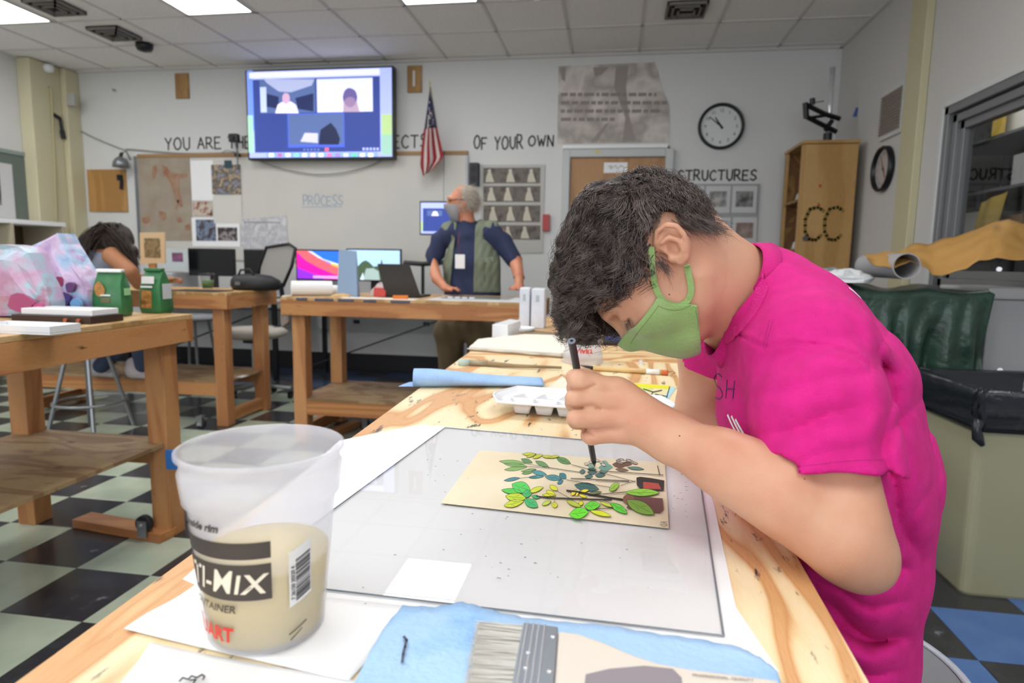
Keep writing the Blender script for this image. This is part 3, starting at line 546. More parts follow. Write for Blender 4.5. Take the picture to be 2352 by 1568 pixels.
# framed prints right of the door : panel with six
pn = tag(mk('display_panel', rY(1556, 422, 1740, 590, YB-.02, .0195), mat('panel_grey', '9da1a3', .6)), 'grey display panel on the wall under the painted word structures', 'panel')
tones = [('b3a69f', '8b7b76'), ('b9b6b3', '77787a'), ('4c4a49', '8e9090'), ('9a8d88', '83756f'), ('c0c4c6', 'b9bdbf'), ('a39189', '7f6e68')]
desc = ['upper left print with a brownish picture', 'upper middle print with a faint grey sketch', 'upper right print with a black picture', 'lower left print with a brownish picture', 'lower middle print left nearly blank', 'lower right print with a pinkish brown picture']
for k in range(6):
    i, j = k % 3, k//3; x0 = 1560+61*i; y0 = 427+72*j
    t = tag(mk('framed_print', rY(x0, y0, x0+56, y0+62, YB-.028, .0078), mat('mount_white', 'c9cacb', .6), bev=.001), desc[k]+' on the grey panel', 'print', 'prints on the grey display panel')
    mk('picture', rY(x0+8, y0+12, x0+48, y0+48, YB-.0295, .0012), mat('print_%d' % k, tones[k][0], .6, var=tones[k][1], vscale=12, lo=.4, hi=.6), t)
# left wall : chalkboard
lb = thing('chalkboard', 'green grey chalkboard with a steel rim on the left wall', 'chalkboard', (XL, 5.0, 1.2))
mk('board_panel', G().box(XL+.001, XL+.02, 4.2, 5.76, 1.12, 2.13), mat('chalk_green', '66716b', .6), lb)
mk('rim', G().box(XL+.001, XL+.03, 4.2, 5.79, 2.131, 2.17).box(XL+.001, XL+.03, 5.761, 5.79, 1.1, 2.13), mat('rim_grey', '8d9896', .4), lb)
pq = tag(mk('portrait_print', G().box(XL+.021, XL+.024, 4.9, 5.61, 1.50, 2.03), mat('mount_white', 'c9cacb', .6)), 'white edged dark print pinned on the chalkboard', 'print')
mk('picture', G().box(XL+.0242, XL+.026, 4.95, 5.47, 1.62, 2.0), mat('print_shadow', '3a3232', .6, var=['4b3d3a', '8c8482'], vscale=5), pq)
ls_ = thing('side_shelf', 'white edged shelf unit under the chalkboard by the left wall', 'shelf', (-5.6, 5.2, 0))
mk('shelf_board', box(XL+.031, -5.45, 4.5, 5.70, 1.43, 1.47), M_paper, ls_); mk('shelf_board', box(XL+.031, -5.45, 4.5, 5.70, .95, .98), M_paper, ls_)
for y in (4.5, 5.1, 5.66): mk('side_panel', box(XL+.031, -5.45, y, y+.03, 0, 1.429), mat('shelf_cream', 'b8af98', .6), ls_)
mk('back_panel', box(XL+.031, XL+.04, 4.53, 5.66, 0, 1.43), mat('shelf_back', '5a4a38', .7), ls_)
# white service raceway low on the back wall
rw = thing('wall_raceway', 'white electrical raceway low on the back wall', 'raceway', (-2, YB-.03, .5))
mk('raceway_cover', box(-5.3, -.8, YB-.05, YB-.0005, .42, .60), M_wf2, rw); mk('ledge', box(-5.3, -.8, YB-.055, YB-.0005, .605, .62), M_grey, rw)
for x in (-4.2, -2.65, -1.9, -1.2): mk('outlet', box(x, x+.07, YB-.054, YB-.0505, .49, .53), mat('outlet_blue', '2b2f4a', .5), rw)
tag(mk('blue_tape', G().add([PX(x, y, XR-.001) for x, y in ((1958, 268), (1966, 247), (1971, 247), (1968, 268))]+[PX(x, y, XR-.004) for x, y in ((1958, 268), (1966, 247), (1971, 247), (1968, 268))], [(0,1,2,3),(7,6,5,4),(0,4,5,1),(1,5,6,2),(2,6,7,3),(3,7,4,0)]), mat('tape_blue', '3f5fae', .6)), 'scrap of blue tape on the right wall', 'tape')

wc = thing('webcam', 'small black camera on a thin stand at the whiteboard top left of the television', 'camera', PY(540, 380, 6.2))
c = PY(538, 317, 6.16); mk('camera_body', G().ob(c, (.052, 0, .0), (0, .03, 0), (0, 0, .042)), M_black, wc, bev=.012); mk('lens', G().cyl(c+(0, -.031, 0), c+(0, -.04, 0), .02, n=16), M_dark, wc)
mk('stand_rod', G().tube([c+(.01, 0, -.042), PY(546, 350, 6.2), PY(545, 385, 6.24)], .007, 8), M_steel, wc); mk('clip', G().ob(PY(545, 356, 6.235), (.02, 0, 0), (0, .026, 0), (0, 0, .014)), M_dark, wc)
mk('side_arm', G().tube([PY(546, 350, 6.2), PY(520, 345, 6.2), PY(506, 352, 6.21)], .004, 6), M_steel, wc)
single('wall_hook', G().cyl(PY(260, 206, 6.299), PY(260, 206, 6.26), .012, n=10), M_grey, 'tiny grey hook on the bare wall left of the wooden plate', 'hook')
# ================================================================== cabinet, desks, tables
M_cabd = wood('cabinet_wood', ['b48f58', 'b0894f', 'a88048'], (3, 3, .5), 2, 1.2, .45, stain=.05, stain_col='7a5a30')
M_cabi = wood('cabinet_inner', ['9a7440', '8a6535', '7a5530'], (2, 2, 1), 5, 2)
cb = thing('wooden_cabinet', 'tall wooden cabinet with a green sprayed door by the right corner', 'cabinet', (1.66, 5.7, 0))
x0, x1, y0, y1, z1 = 1.462, 1.875, 5.5, 6.05, 2.15
mk('top_panel', box(x0-.01, x1+.01, y0-.01, y1, z1-.025, z1), M_cabd, cb, bev=.003); mk('side_panel', box(x1-.02, x1, y0+.02, y1, 0.08, z1-.026), M_cabd, cb)
mk('back_panel', box(x0, x1-.021, y1-.02, y1, .08, z1-.026), M_cabi, cb); mk('bottom_panel', box(x0, x1, y0+.02, y1, 0, .079), M_cabd, cb)
mk('front_stile', box(x0, x0+.02, y0+.021, y0+.06, .08, z1-.026), M_cabd, cb); mk('front_stile', box(x0, x0+.02, y1-.06, y1-.021, .08, z1-.026), M_cabd, cb)
for z in (.5, .9, 1.28, 1.68): mk('shelf_board', box(x0+.002, x1-.021, y0+.022, y1-.021, z, z+.02), M_cabi, cb)
door = mk('cabinet_door', box(x0+.015, x1-.004, y0-.003, y0+.019, .09, z1-.03), M_cabd, cb, bev=.002)
Mg = mat('spray_green', '7a6530', .8, var='8a7438', vscale=20)
for cx_ in (1867, 1912):
    c = PY(cx_, 515, y0-.003); P = [(.075, .105), (.03, .135), (-.03, .12), (-.06, .04), (-.055, -.06), (-.02, -.12), (.03, -.125), (.07, -.085)]
    Q = []
    for k in range(len(P)-1):
        for t_ in (0, .5): Q.append((P[k][0]*(1-t_)+P[k+1][0]*t_, P[k][1]*(1-t_)+P[k+1][1]*t_))
    mk('painted_letter', strokes([Q+[P[-1]]], lambda u, v, q: c+(u, -q-.0006, v), .027, .0006), Mg, door)
mk('knob', G().cyl(PY(1850, 547, y0-.003), PY(1850, 547, y0-.03), .02, n=14), M_black, door)
for x, y in ((1883, 427), (1880, 470)): mk('paint_spot', G().cyl(PY(x, y, y0-.0035), PY(x, y, y0-.005), .014, n=10), mat('spot_red', 'a04a2a', .7), door)
for k, (z, m, nm, lb_) in enumerate(((1.701, 'd0d2d6', 'folded_paper', 'crumpled white paper on the upper cabinet shelf'), (1.301, 'd8dade', 'white_box', 'white box on the middle cabinet shelf'), (.921, 'a03a34', 'red_box', 'red box on the lower cabinet shelf'))):
    tag(mk(nm, G().prism([(x0+.03, y0+.06, z), (x0+.2, y0+.05, z), (x0+.22, y0+.3, z), (x0+.04, y0+.32, z)], [(x0+.04, y0+.07, z+.09), (x0+.2, y0+.06, z+.07), (x0+.2, y0+.29, z+.1), (x0+.05, y0+.3, z+.06)]), mat('c'+m, m, .7), bev=.004), lb_, nm.split('_')[-1])
# book press / enlarger on top of the cabinet
en = thing('enlarger_stand', 'black metal stand with a chrome column on top of the cabinet', 'stand', (1.65, 5.75, z1))
mk('base', box(1.5, 1.82, 5.6, 5.95, z1+.001, z1+.02), M_black, en, bev=.003)
cx = PY(1902, 300, 5.75)[0]; mk('column', G().cyl((cx, 5.75, z1+.02), (cx, 5.75, PY(1902, 155, 5.75)[2]), .02, n=18), M_chrome, en, smooth=True)
mk('column_foot', G().cyl((cx, 5.75, z1+.02), (cx, 5.75, z1+.1), .034, n=16), M_black, en)
def bar(a, b2, r, nm='arm'): mk(nm, G().tube([PY(*a, 5.72), PY(*b2, 5.72)], r, 4), M_black, en)
bar((1850, 240), (1895, 262), .02); bar((1852, 268), (1922, 303), .02); bar((1850, 236), (1852, 272), .024); bar((1895, 262), (1930, 273), .02); bar((1912, 276), (1895, 300), .018); bar((1862, 270), (1905, 264), .012)
mk('clamp_knob', G().cyl(PY(1866, 226, 5.72), PY(1866, 240, 5.72), .022, n=12), M_black, en); mk('clamp_lever', G().cyl(PY(1866, 236, 5.72), PY(1893, 232, 5.7), .006, n=8), M_steel, en)
# computer desks along the back wall
M_desk = mat('desk_top', 'b8b5ae', .4)
def desk(xa, xb, label):
    t = thing('computer_desk', label, 'desk', ((xa+xb)/2, 5.8, 0), 'computer desks along the back wall')
    mk('desk_top', box(xa, xb, 5.45, 6.2, .73, .76), M_desk, t, bev=.004)
    for x in (xa+.05, xb-.09): mk('leg', box(x, x+.04, 5.5, 5.54, 0, .73), M_black, t); mk('leg', box(x, x+.04, 6.1, 6.14, 0, .73), M_black, t)
    mk('brace', G().tube([(xa+.07, 5.52, .1), (xb-.07, 5.52, .7)], .008), M_black, t)
desk(-4.75, -3.05, 'grey computer desk on the left behind the middle work table'); desk(-2.98, -1.25, 'grey computer desk behind the vested man'); 
def monitor(xa, xb, z0, z1, y, label, scr_fn, nm='monitor', stand=True, silver=False, dz=.76):
    t = thing(nm, label, 'monitor', ((xa+xb)/2, y, dz)); cxm = (xa+xb)/2
    ch = .07 if silver else 0
    mk('housing', box(xa, xb, y, y+.03, z0-ch, z1), M_black if not silver else M_steel, t, bev=.004)
    sc = mk('screen', box(xa+.012, xb-.012, y-.002, y-.0003, z0+.014, z1-.014), M_black if scr_fn is None else scr_fn[0], t)
    if silver: mk('bezel', box(xa, xb, y-.0012, y-.0002, z0-.001, z1), M_black, t)
    if stand: mk('stand', G().box(cxm-.04, cxm+.04, y+.031, y+.05, dz+.012, z0+.1).box(cxm-.1, cxm+.1, y-.06, y+.12, dz, dz+.012), M_steel if silver else M_black, t)
    if scr_fn and len(scr_fn) > 1: scr_fn[1](sc, xa+.012, xb-.012, z0+.014, z1-.014, y-.0025)
    return t
def swirl(sc, xa, xb, za, zb, y):
    def P(pts, m): mk('picture', G().prism([(xa+(xb-xa)*u, y+.0004, za+(zb-za)*v) for u, v in pts], [(xa+(xb-xa)*u, y, za+(zb-za)*v) for u, v in pts]), m, sc)
    P([(0, .4), (.25, .25), (.55, .12), (.6, 0), (0, 0)], em('violet', '8a2fd8')); P([(0, .4), (0, .95), (.2, .65), (.5, .4), (.8, .2), (1, .12), (1, 0), (.6, 0), (.55, .12), (.25, .25)], em('magenta', 'ee1ba0'))
    P([(0, .95), (0, 1), (.25, 1), (.5, .75), (.8, .5), (1, .38), (1, .12), (.8, .2), (.5, .4), (.2, .65)], em('coral', 'f8606a')); P([(.75, .5), (1, .35), (1, .5), (.8, .6)], em('gold', 'f6b85a'))
    P([(.25, 1), (.35, .98), (.6, .72), (1, .52), (1, .5), (.8, .56), (.5, .75)], em('paleb', 'c8d8fa')); mk('dock', box(xa+(xb-xa)*.36, xb-.01, y-.0006, y-.0002, za+.006, za+.03), em('dockp', 'c9a0f0'), sc)
monitor(-2.985, -2.52, .95, 1.24, 5.7, 'silver monitor with a pink and blue swirl wallpaper', (em('blue', '2f6fe0', .9), swirl), silver=True)
def hills(sc, xa, xb, za, zb, y):
    def P(pts, m, k=0): mk('picture', G().prism([(xa+(xb-xa)*u, y+.0004, za+(zb-za)*v) for u, v in pts], [(xa+(xb-xa)*u, y-.0003*k, za+(zb-za)*v) for u, v in pts]), m, sc)
    P([(0, .0), (1, 0), (1, .38), (.8, .42), (.66, .5), (.5, .45), (.42, .6), (.35, .66), (.28, .6), (.2, .45), (0, .4)], em('hill', '4a6048', .7)); P([(.3, 0), (.62, 0), (.6, .3), (.5, .4), (.36, .38)], em('falls', '9fb4b0', .8), 1); P([(.6, .45), (.68, .5), (.66, .72), (.63, .5)], em('spire', '2d4a6a', .6), 1); P([(.24, 0), (.32, 0), (.3, .25)], em('stream', 'cfe0f4'), 1); P([(0, .5), (.2, .48), (.2, .42), (0, .38)], em('grass', '9ab860', .8), 1)
monitor(-2.49, -1.95, .95, 1.255, 5.72, 'monitor with a blue landscape wallpaper behind the blue sleeve', (em('sky', 'a9ccf0', .95), hills))
monitor(-4.1, -3.61, .97, 1.235, 5.68, 'black switched off monitor behind the green drink cup', (mat('screen_off', '101114', .25),))
monitor(-3.55, -3.12, .97, 1.232, 5.74, 'black switched off monitor half behind the mesh chair', (mat('screen_off', '101114', .25),))
def call(sc, xa, xb, za, zb, y):
    mk('picture', box(xa+.02, xb, y-.0003, y+.0004, za+.02, zb-.05), em('navy', '3a4a92', .8), sc); mk('picture', box(xa+.06, xa+.2, y-.0006, y-.0003, za+.16, zb-.07), em('room', '5a6ea2', .8), sc)
    mk('picture', G().prism([(xa+.1, y-.0006, za+.16), (xa+.17, y-.0006, za+.16), (xa+.15, y-.0006, za+.2), (xa+.12, y-.0006, za+.2)], [(xa+.1, y-.001, za+.16), (xa+.17, y-.001, za+.16), (xa+.15, y-.001, za+.2), (xa+.12, y-.001, za+.2)]), em('shirt', 'e4defa'), sc)
    mk('picture', box(xa, xa+.018, y-.0003, y+.0004, za+.02, za+.11), em('leaf', 'a9c58a'), sc)
t = monitor(-1.765, -1.30, 1.385, 1.69, 5.7, 'raised monitor on an arm behind the head of the vested man', (em('lavender', 'aab6f4', .9), call), 'arm_monitor', False)
mk('monitor_arm', G().tube([(-1.5, 5.73, 1.5), (-1.5, 5.9, 1.45), (-1.45, 6.0, 1.2), (-1.42, 6.02, .77)], .018, 8), M_black, t)
t = thing('swivel_mount', 'black jointed screen mount between the laptop and the vested man', 'mount', (-1.75, 5.75, .76))
mk('arm', G().tube([(-1.93, 5.75, 1.13), (-1.75, 5.74, 1.12), (-1.55, 5.75, 1.14)], .022, 8), M_black, t); mk('post', G().cyl((-1.75, 5.75, .761), (-1.75, 5.75, 1.13), .016, n=12), M_black, t); mk('clamp', box(-1.8, -1.7, 5.7, 5.8, .761, .8), M_black, t)
kb = tag(mk('keyboard', box(-2.9, -2.5, 5.5, 5.62, .761, .775), M_white, bev=.003), 'white keyboard in front of the pink wallpaper monitor', 'keyboard')
t = tag(mk('desk_printer', box(-4.62, -4.18, 5.55, 5.95, .761, 1.0), mat('printer_grey', 'a3a6a8', .5), bev=.02), 'grey printer on the desk behind the girl', 'printer'); mk('paper_tray', box(-4.6, -4.24, 5.5, 5.549, .8, .86), M_dark, t)
cdx = tag(mk('greeting_card', rY(378, 572, 432, 619, 5.6, .003), mat('card_lightblue', 'b9c2c4', .7)), 'pale card with a purple picture standing by the printer', 'card'); mk('picture', rY(395, 580, 420, 601, 5.5985, .001), mat('card_purple', '5c3f5c', .6, var='8a5a7a', vscale=20), cdx)
pf = tag(mk('picture_card', pY([(321, 534), (378, 533), (379, 604), (322, 606)][::-1], 4.45, .012), mat('card_tan', 'cbb08c', .7)), 'tan mounted picture standing beside the girl', 'picture')
c_ = PY(350, 604, 4.47); mk('easel_strut', box(c_[0]-.03, c_[0]+.03, 4.463, 4.483, .921, c_[2]+.05), M_firz, pf)
mk('picture', rY(331, 547, 368, 592, 4.448, .0015), mat('sepia', '7f6a48', .7, var=['8f7a55', '6a5636', 'c8b690'], vscale=10), pf)
# ---------------------------------------------------------------- work tables built of two-by-fours
def work_table(label, X0, X1, Y0, Y1, H, topm, legs=None, shelf=.3, foot=None, ov=.05, top_split=None, beams=(M_firx, M_fir), wheels=True, lw=.085, rails=True):
    t = thing('work_table', label, 'table', ((X0+X1)/2, (Y0+Y1)/2, 0), 'timber work tables')
    mk('tabletop', box(X0, X1, Y0, Y1, H-.02, H), topm, t, bev=.002)
    ah = .09; g = [(X0, X1, Y0, Y0+.038), (X0, X1, Y1-.038, Y1)]
    for q in g: mk('apron', box(*q, H-.021-ah, H-.0205), beams[0], t, bev=.002)
    for q in ((X0, X0+.038), (X1-.038, X1)): mk('apron', box(*q, Y0+.039, Y1-.039, H-.021-ah, H-.0205), beams[1], t, bev=.002)
    for x in (X0+ov, X1-ov-lw):
        for y in (Y0+.04, Y1-.04-lw): mk('leg', box(x, x+lw, y, y+lw, 0.0, H-.0215), M_firz, t, bev=.003)
    for y in (Y0+.042, Y1-.04-lw+.045): mk('shelf_rail', box(X0+ov+lw+.001, X1-ov-lw-.001, y, y+.038, shelf-.09, shelf-.001), beams[0], t)
    mk('lower_shelf', box(X0+ov+lw*.2, X1-ov-lw*.2, Y0+.04+lw*1.01, Y1-.04-lw*1.01, shelf, shelf+.015), M_ply, t)
    mk('lower_shelf_end', box(X0+ov+lw+.002, X1-ov-lw-.002, Y0+.04, Y0+.04+lw, shelf, shelf+.015), M_ply, t); mk('lower_shelf_end', box(X0+ov+lw+.002, X1-ov-lw-.002, Y1-.04-lw, Y1-.04, shelf, shelf+.015), M_ply, t)
    for x in (X0+ov+.02, X1-ov-.06) if rails else ():
        mk('foot_rail', box(x, x+.04, Y0+.04+lw+.001, Y1-.04-lw-.001, .02, .10), beams[1], t)
    return t
M_topw = wood('worktop_worn', ['c3a173', 'b8945f', 'a98350'], (2, .8, 1), 5, 2, .5, stain=.5, stain_col='75685a')
lt = work_table('scuffed timber work table on the left carrying the green cookie bags', -2.54, -1.71, 1.15, 2.38, .92, M_topw, shelf=.385, rails=False)
mt = work_table('long timber work table behind the cookie bags where the girl sits', -4.25, -2.52, 3.86, 4.50, .92, M_topw, shelf=.30)
rt_ = work_table('timber work table in front of the vested man', -2.005, -.42, 3.62, 4.32, .92, M_topw, shelf=.27)
tg = tag(mk('tape_patch', box(-1.758, -1.7595+.046, 2.2395, 2.2535, .30, .378), mat('tape_bluish', '2f77c8', .5)), 'bright blue tape on the leg of the left work table', 'tape')
tg = tag(mk('tape_patch', box(-4.195, -4.12, 3.893, 3.8985, .03, .14), mat('tape_navy', '2c3570', .5)), 'dark blue tape low on the far left table leg', 'tape')
tg = tag(mk('label_tape', box(-2.6, -2.55, 4.05, 4.14, .3155, .3165), M_paper), 'white tape on the shelf edge of the middle work table', 'tape')
# caster on the foot of the left table
def caster(c, label, r=.035):
    t = thing('caster', label, 'caster', c, 'casters of the timber tables'); c = np.array(c)
    mk('wheel', G().cyl(c+(0, -.012, r), c+(0, .012, r), r, n=20), M_dark, t, bev=.003); mk('fork', G().box(c[0]-.02, c[0]+.02, c[1]-.02, c[1]-.014, r*.6, r*2+.02).box(c[0]-.02, c[0]+.02, c[1]+.014, c[1]+.02, r*.6, r*2+.02), M_steel, t); mk('axle', G().cyl(c+(0, -.025, r), c+(0, .025, r), .006, n=8), M_chrome, t)
cq = PZ(372, 1208, .04); caster((cq[0]-.03, cq[1]-.06, .04), 'dark caster by the foot of the left work table'); caster((-2.72, 3.82, 0), 'dark caster by the front leg of the middle work table'); caster((-1.62, 4.0, 0), 'dark caster under the shelf of the table before the man')
A_, B_2 = PZ(215, 1182, .02), PZ(412, 1216, .02); dv = (B_2-A_)/2; nv = np.array([-dv[1], dv[0], 0]); nv /= np.linalg.norm(nv)
fb = tag(mk('foot_board', G().ob((A_+B_2)/2-nv*.055, dv, nv*.045, (0, 0, .019)), M_firx, bev=.003), 'loose timber foot board under the left work table', 'board')
fb = tag(mk('foot_board', G().ob((-1.76, 3.95, .02), (.03, .17, 0), (-.035, .01, 0), (0, 0, .018)), M_fir, bev=.003), 'timber foot board under the table before the man', 'board')
# ================================================================== things standing on tables and floor
H = .92
def loft(secs, close=True):
    """secs: list of equal-length rings of 3-D points"""
    g = G(); n = len(secs[0]); v = [p for s_ in secs for p in s_]
    f = [(j*n+i, j*n+(i+1)%n, (j+1)*n+(i+1)%n, (j+1)*n+i) for j in range(len(secs)-1) for i in range(n)]
    if close: f += [tuple(range(n))[::-1], tuple(range((len(secs)-1)*n, len(secs)*n))]
    return g.add(v, f)
def rectring(c, ax, ay, hx, hy, z, off=(0, 0)):
    c = np.array(c, float); ax = np.array(ax, float); ay = np.array(ay, float)
    return [np.array([*(c[:2]+ax*(sx*hx)+ay*(sy*hy)+np.array(off)), z]) for sx, sy in ((-1,-1),(0,-1.03),(1,-1),(1,0),(1,1),(0,1.03),(-1,1),(-1,0))]
# cookie bags
M_gb = mat('bag_green', '2f6b40', .35, var='38784a', vscale=9); M_ck = mat('print_cookie', 'c08a4a', .6, var='94642f', vscale=60)
def cookie_bag(c, rot, w_, d, h, label, kind):
    t = thing('cookie_bag', label, 'bag', c, 'green cookie bags')
    ax = np.array([math.cos(rot), math.sin(rot)]); ay = np.array([-ax[1], ax[0]]); z = c[2]
    R = lambda hx, hy, zz, off=0: rectring(c, ax, ay, hx, hy, z+zz, ay*off)
    mk('pouch', loft([R(w_/2, d/2, .0005), R(w_/2+.003, d/2+.004, h*.1), R(w_/2+.002, d/2+.003, h*.45), R(w_/2-.002, d/2*.9, h*.68), R(w_/2-.004, d*.22, h*.86), R(w_/2-.005, .007, h*.955, .0)]), M_gb, t, bev=.003, smooth=True)
    mk('folded_top', loft([R(w_/2-.005, .012, h*.93, -.006), R(w_/2-.004, .013, h, -.004)]), M_gb if kind else M_paper, t, bev=.003)
    def face(u, v): return np.array([*(np.array(c[:2])+ax*(u*w_)-ay*(d/2+.0055)), z+v*h])
    def facer(u, v): return np.array([*(np.array(c[:2])+ax*(w_/2+.0045)+ay*(u*d)), z+v*h])
    def patch(nm, pts, m, fn=face, th=None):
        n_ = np.array([*(-ay if fn is face else ax), 0])*.0012; P = [fn(*p) for p in pts]; mk(nm, G().prism([p-n_*.3 for p in P], [p+n_ for p in P]), m, t)
    if not kind:
        patch('cookie_print', [(-.22+.19*math.cos(a)*(1 if abs(a-PI*.25) > .5 else .8), .58+.16*math.sin(a)*(1 if abs(a-PI*.25) > .5 else .8)) for a in np.arange(16)*PI/8], M_ck)
        patch('label_patch', [(-.2, .3), (.12, .3), (.12, .4), (-.2, .4)], mat('print_brownish', '6f6a4d', .6)); patch('label_text', [(-.22, .44), (.15, .44), (.15, .47), (-.22, .47)], M_paper)
        patch('label_text', [(-.2, .06), (.1, .06), (.1, .1), (-.2, .1)], mat('print_palegreen', '9ccf9a', .6)); patch('side_label', [(-.3, .45), (.3, .45), (.3, .6), (-.3, .6)], mat('print_palegreen', '9ccf9a', .6), facer)
    else:
        patch('cookie_print', [(-.42, .12), (.1, .12), (.13, .5), (-.38, .52)], M_ck); patch('label_patch', [(-.35, .66), (.28, .66), (.3, .82), (-.33, .82)], M_paper); patch('label_text', [(-.4, .57), (.18, .57), (.18, .61), (-.4, .61)], M_paper)
        patch('plum_label', [(-.42, .2), (-.05, .2), (-.05, .29), (-.42, .29)], mat('print_plum', '5b2440', .6)); patch('side_label', [(-.34, .32), (.36, .32), (.36, .66), (-.34, .66)], mat('print_greywhite', 'c3c8cc', .6), facer)
    return t
c = PZ(238, 728, H); cookie_bag((c[0], c[1]+.05, H), .2, .104, .07, .182, 'green cookie bag with a white folded top and a round cookie print', 0)
c = PZ(325, 722, H); cookie_bag((c[0]-.0, c[1]+.09, H), .02, .088, .075, .185, 'green cookie bag with a tan cookie print, right of the other bag', 1)
# crumpled printed gift bags (their pictures are left as plain colour blotches)
def gift_bag(outl, Y, dY, m, label, blot, seed):
    random.seed(seed); P = [PY(x, y, Y) for x, y in outl]; cz = min(p[2] for p in P); lowz = H+.001
    P = [np.array([p[0], p[1], max(p[2], lowz)]) for p in P]
    cen = sum(P)/len(P); t = thing('gift_bag', label, 'bag', (cen[0], Y+dY/2, lowz), 'crumpled plastic gift bags')
    g = G(); n = len(P); rings = []
    for k, s_ in enumerate((.0, .5, .85, 1.0)):
        rings.append([cen+(p-cen)*s_+np.array([0, -.035*(1-s_*s_)+.008*math.sin(7*i+3*k+seed), 0]) for i, p in enumerate(P)])
    v = [cen-np.array([0, .035, 0])]+[q for r in rings[1:] for q in r]; f = [(0, 1+i, 1+(i+1) % n) for i in range(n)]
    for k in range(2): f += [(1+k*n+i, 1+(k+1)*n+i, 1+(k+1)*n+(i+1) % n, 1+k*n+(i+1) % n) for i in range(n)]
    b0 = len(v); v += [p*1.0+np.array([0, dY, 0]) for p in P]; f += [(1+2*n+i, b0+i, b0+(i+1) % n, 1+2*n+(i+1) % n) for i in range(n)]; f.append(tuple(range(b0, b0+n))[::-1])
    g.add(v, f[::1]); mk('bag_body', g, m, t, smooth=False)
    for (x, y, rx, ry, col) in blot:
        q = []
        for a in np.arange(14)*PI/7: q.append(PY(x+rx*math.cos(a)*(1+.15*math.sin(3*a+x)), y+ry*math.sin(a)*(1+.15*math.cos(2*a+y)), Y-.036))
        mk('printed_patch', G().prism([p+(0, .012, 0) for p in q][::-1], [p for p in q][::-1]), mat('blotch_'+col, col, .35), t)
    return t
gift_bag([(-60, 725), (-60, 560), (10, 561), (45, 566), (62, 580), (80, 622), (100, 660), (110, 690), (112, 725)], 2.02, .09, mat('bag_pink', 'b98fae', .28, var=['c3a6c4', 'a0c3d0', 'b5607e'], vscale=9, bump=.5, bscale=30), 'crumpled pastel gift bag at the left edge of the photo', [(45, 695, 30, 20, 'a8507a'), (85, 705, 12, 10, 'b3527e')], 1)
gift_bag([(100, 722), (78, 660), (45, 590), (70, 564), (100, 550), (128, 535), (140, 560), (165, 600), (190, 640), (204, 665), (203, 722)], 2.13, .09, mat('bag_lilac', 'b49ac0', .28, var=['c7b2d2', '8fb4d4', '9b6fae'], vscale=10, bump=.5, bscale=30), 'crumpled lilac and blue gift bag beside the green cookie bags', [(135, 690, 24, 24, '473a78'), (130, 648, 16, 14, '8a2f50'), (172, 700, 12, 14, '6f9fd0'), (160, 660, 10, 14, '5d3a6a')], 2)
# boxes on the left table
c0, c1 = PZ(0, 772, H), PZ(115, 770, H)
t = thing('paint_tray', 'white rimmed paint tray at the left edge of the left table', 'tray', (c1[0]-.12, c1[1]+.04, H))
x1, y0 = c1[0], c1[1]; g = G().box(x1-.26, x1, y0, y0+.11, H+.0005, H+.006); mk('tray_floor', g, M_white, t)
mk('tray_rim', G().box(x1-.26, x1, y0, y0+.006, H+.0065, H+.026).box(x1-.26, x1, y0+.104, y0+.11, H+.0065, H+.026).box(x1-.006, x1, y0+.0065, y0+.1035, H+.0065, H+.026).box(x1-.26, x1-.254, y0+.0065, y0+.1035, H+.0065, H+.026), M_white, t, bev=.001)
c1 = PZ(208, 745, H); t = thing('dark_box', 'flat dark wooden box with copper knobs under a white lid', 'box', (c1[0]-.15, c1[1]+.09, H)); x1, y0 = c1[0], c1[1]-.02
mk('case', box(x1-.31, x1, y0+.02, y0+.17, H+.0005, H+.026), mat('walnut_dark', '3a2a24', .4), t, bev=.002)
for dx in (.04, .09): mk('knob', G().cyl((x1-dx, y0+.0195, H+.012), (x1-dx, y0+.01, H+.012), .007, n=12), mat('copper', 'c07a5a', .3, .8), t)
tag(mk('white_slab', box(x1-.29, x1-.01, y0+.04, y0+.16, H+.0265, H+.047), M_white, bev=.002), 'long white slab lying on the flat dark box', 'slab')
# things on the middle table
def slabZ(px, z, th, dz=0): P = [PZ(x, y, z) for x, y in px]; return G().prism([p-(0, 0, 0) for p in P][::-1], [p+(0, 0, th) for p in P][::-1]) if 0 else G().slab([p+(0, 0, th) for p in P], th)
c = PY(477, 655, 4.15); c[2] = H; cup = thing('drink_cup', 'clear plastic cup half full of green drink', 'cup', c)
mk('cup_wall', G().lathe(c, [(.034, .001), (.036, .02), (.05, .115), (.052, .118), (.0505, .118), (.048, .1), (.034, .012), (.001, .012)], 28), glassy('cup_clear', .93), cup, smooth=True)
mk('drink', G().lathe(c, [(.001, .0125), (.0335, .0128), (.0415, .07), (.001, .07)], 28), mat('drink_green', '6f8f5f', .3), cup, smooth=True)
bgc = PY(585, 652, 4.3); bgc[2] = H; bagt = thing('laptop_bag', 'black padded bag lying beside the green drink cup', 'bag', bgc)
R = lambda hx, hy, z_, ox=0: [bgc+np.array([hx*math.cos(a)*(1+.06*math.sin(3*a)), hy*math.sin(a), z_])+(ox, 0, 0) for a in np.arange(20)*PI/10]
mk('bag_body', loft([R(.17, .1, .001), R(.19, .12, .03), R(.185, .12, .07), R(.14, .09, .105, -.02), R(.08, .05, .115, -.03)]), mat('bag_nylon', '222327', .55, bump=.4, bscale=25), bagt, smooth=True)
mk('handle', G().tube([bgc+(-.09, -.06, .105), bgc+(-.07, -.06, .145), bgc+(.0, -.06, .15), bgc+(.04, -.06, .1)], .008), M_black, bagt, smooth=True); mk('pocket_tag', G().ob(bgc+(-.06, -.122, .05), (.02, 0, 0), (0, .002, 0), (0, 0, .012)), M_steel, bagt)
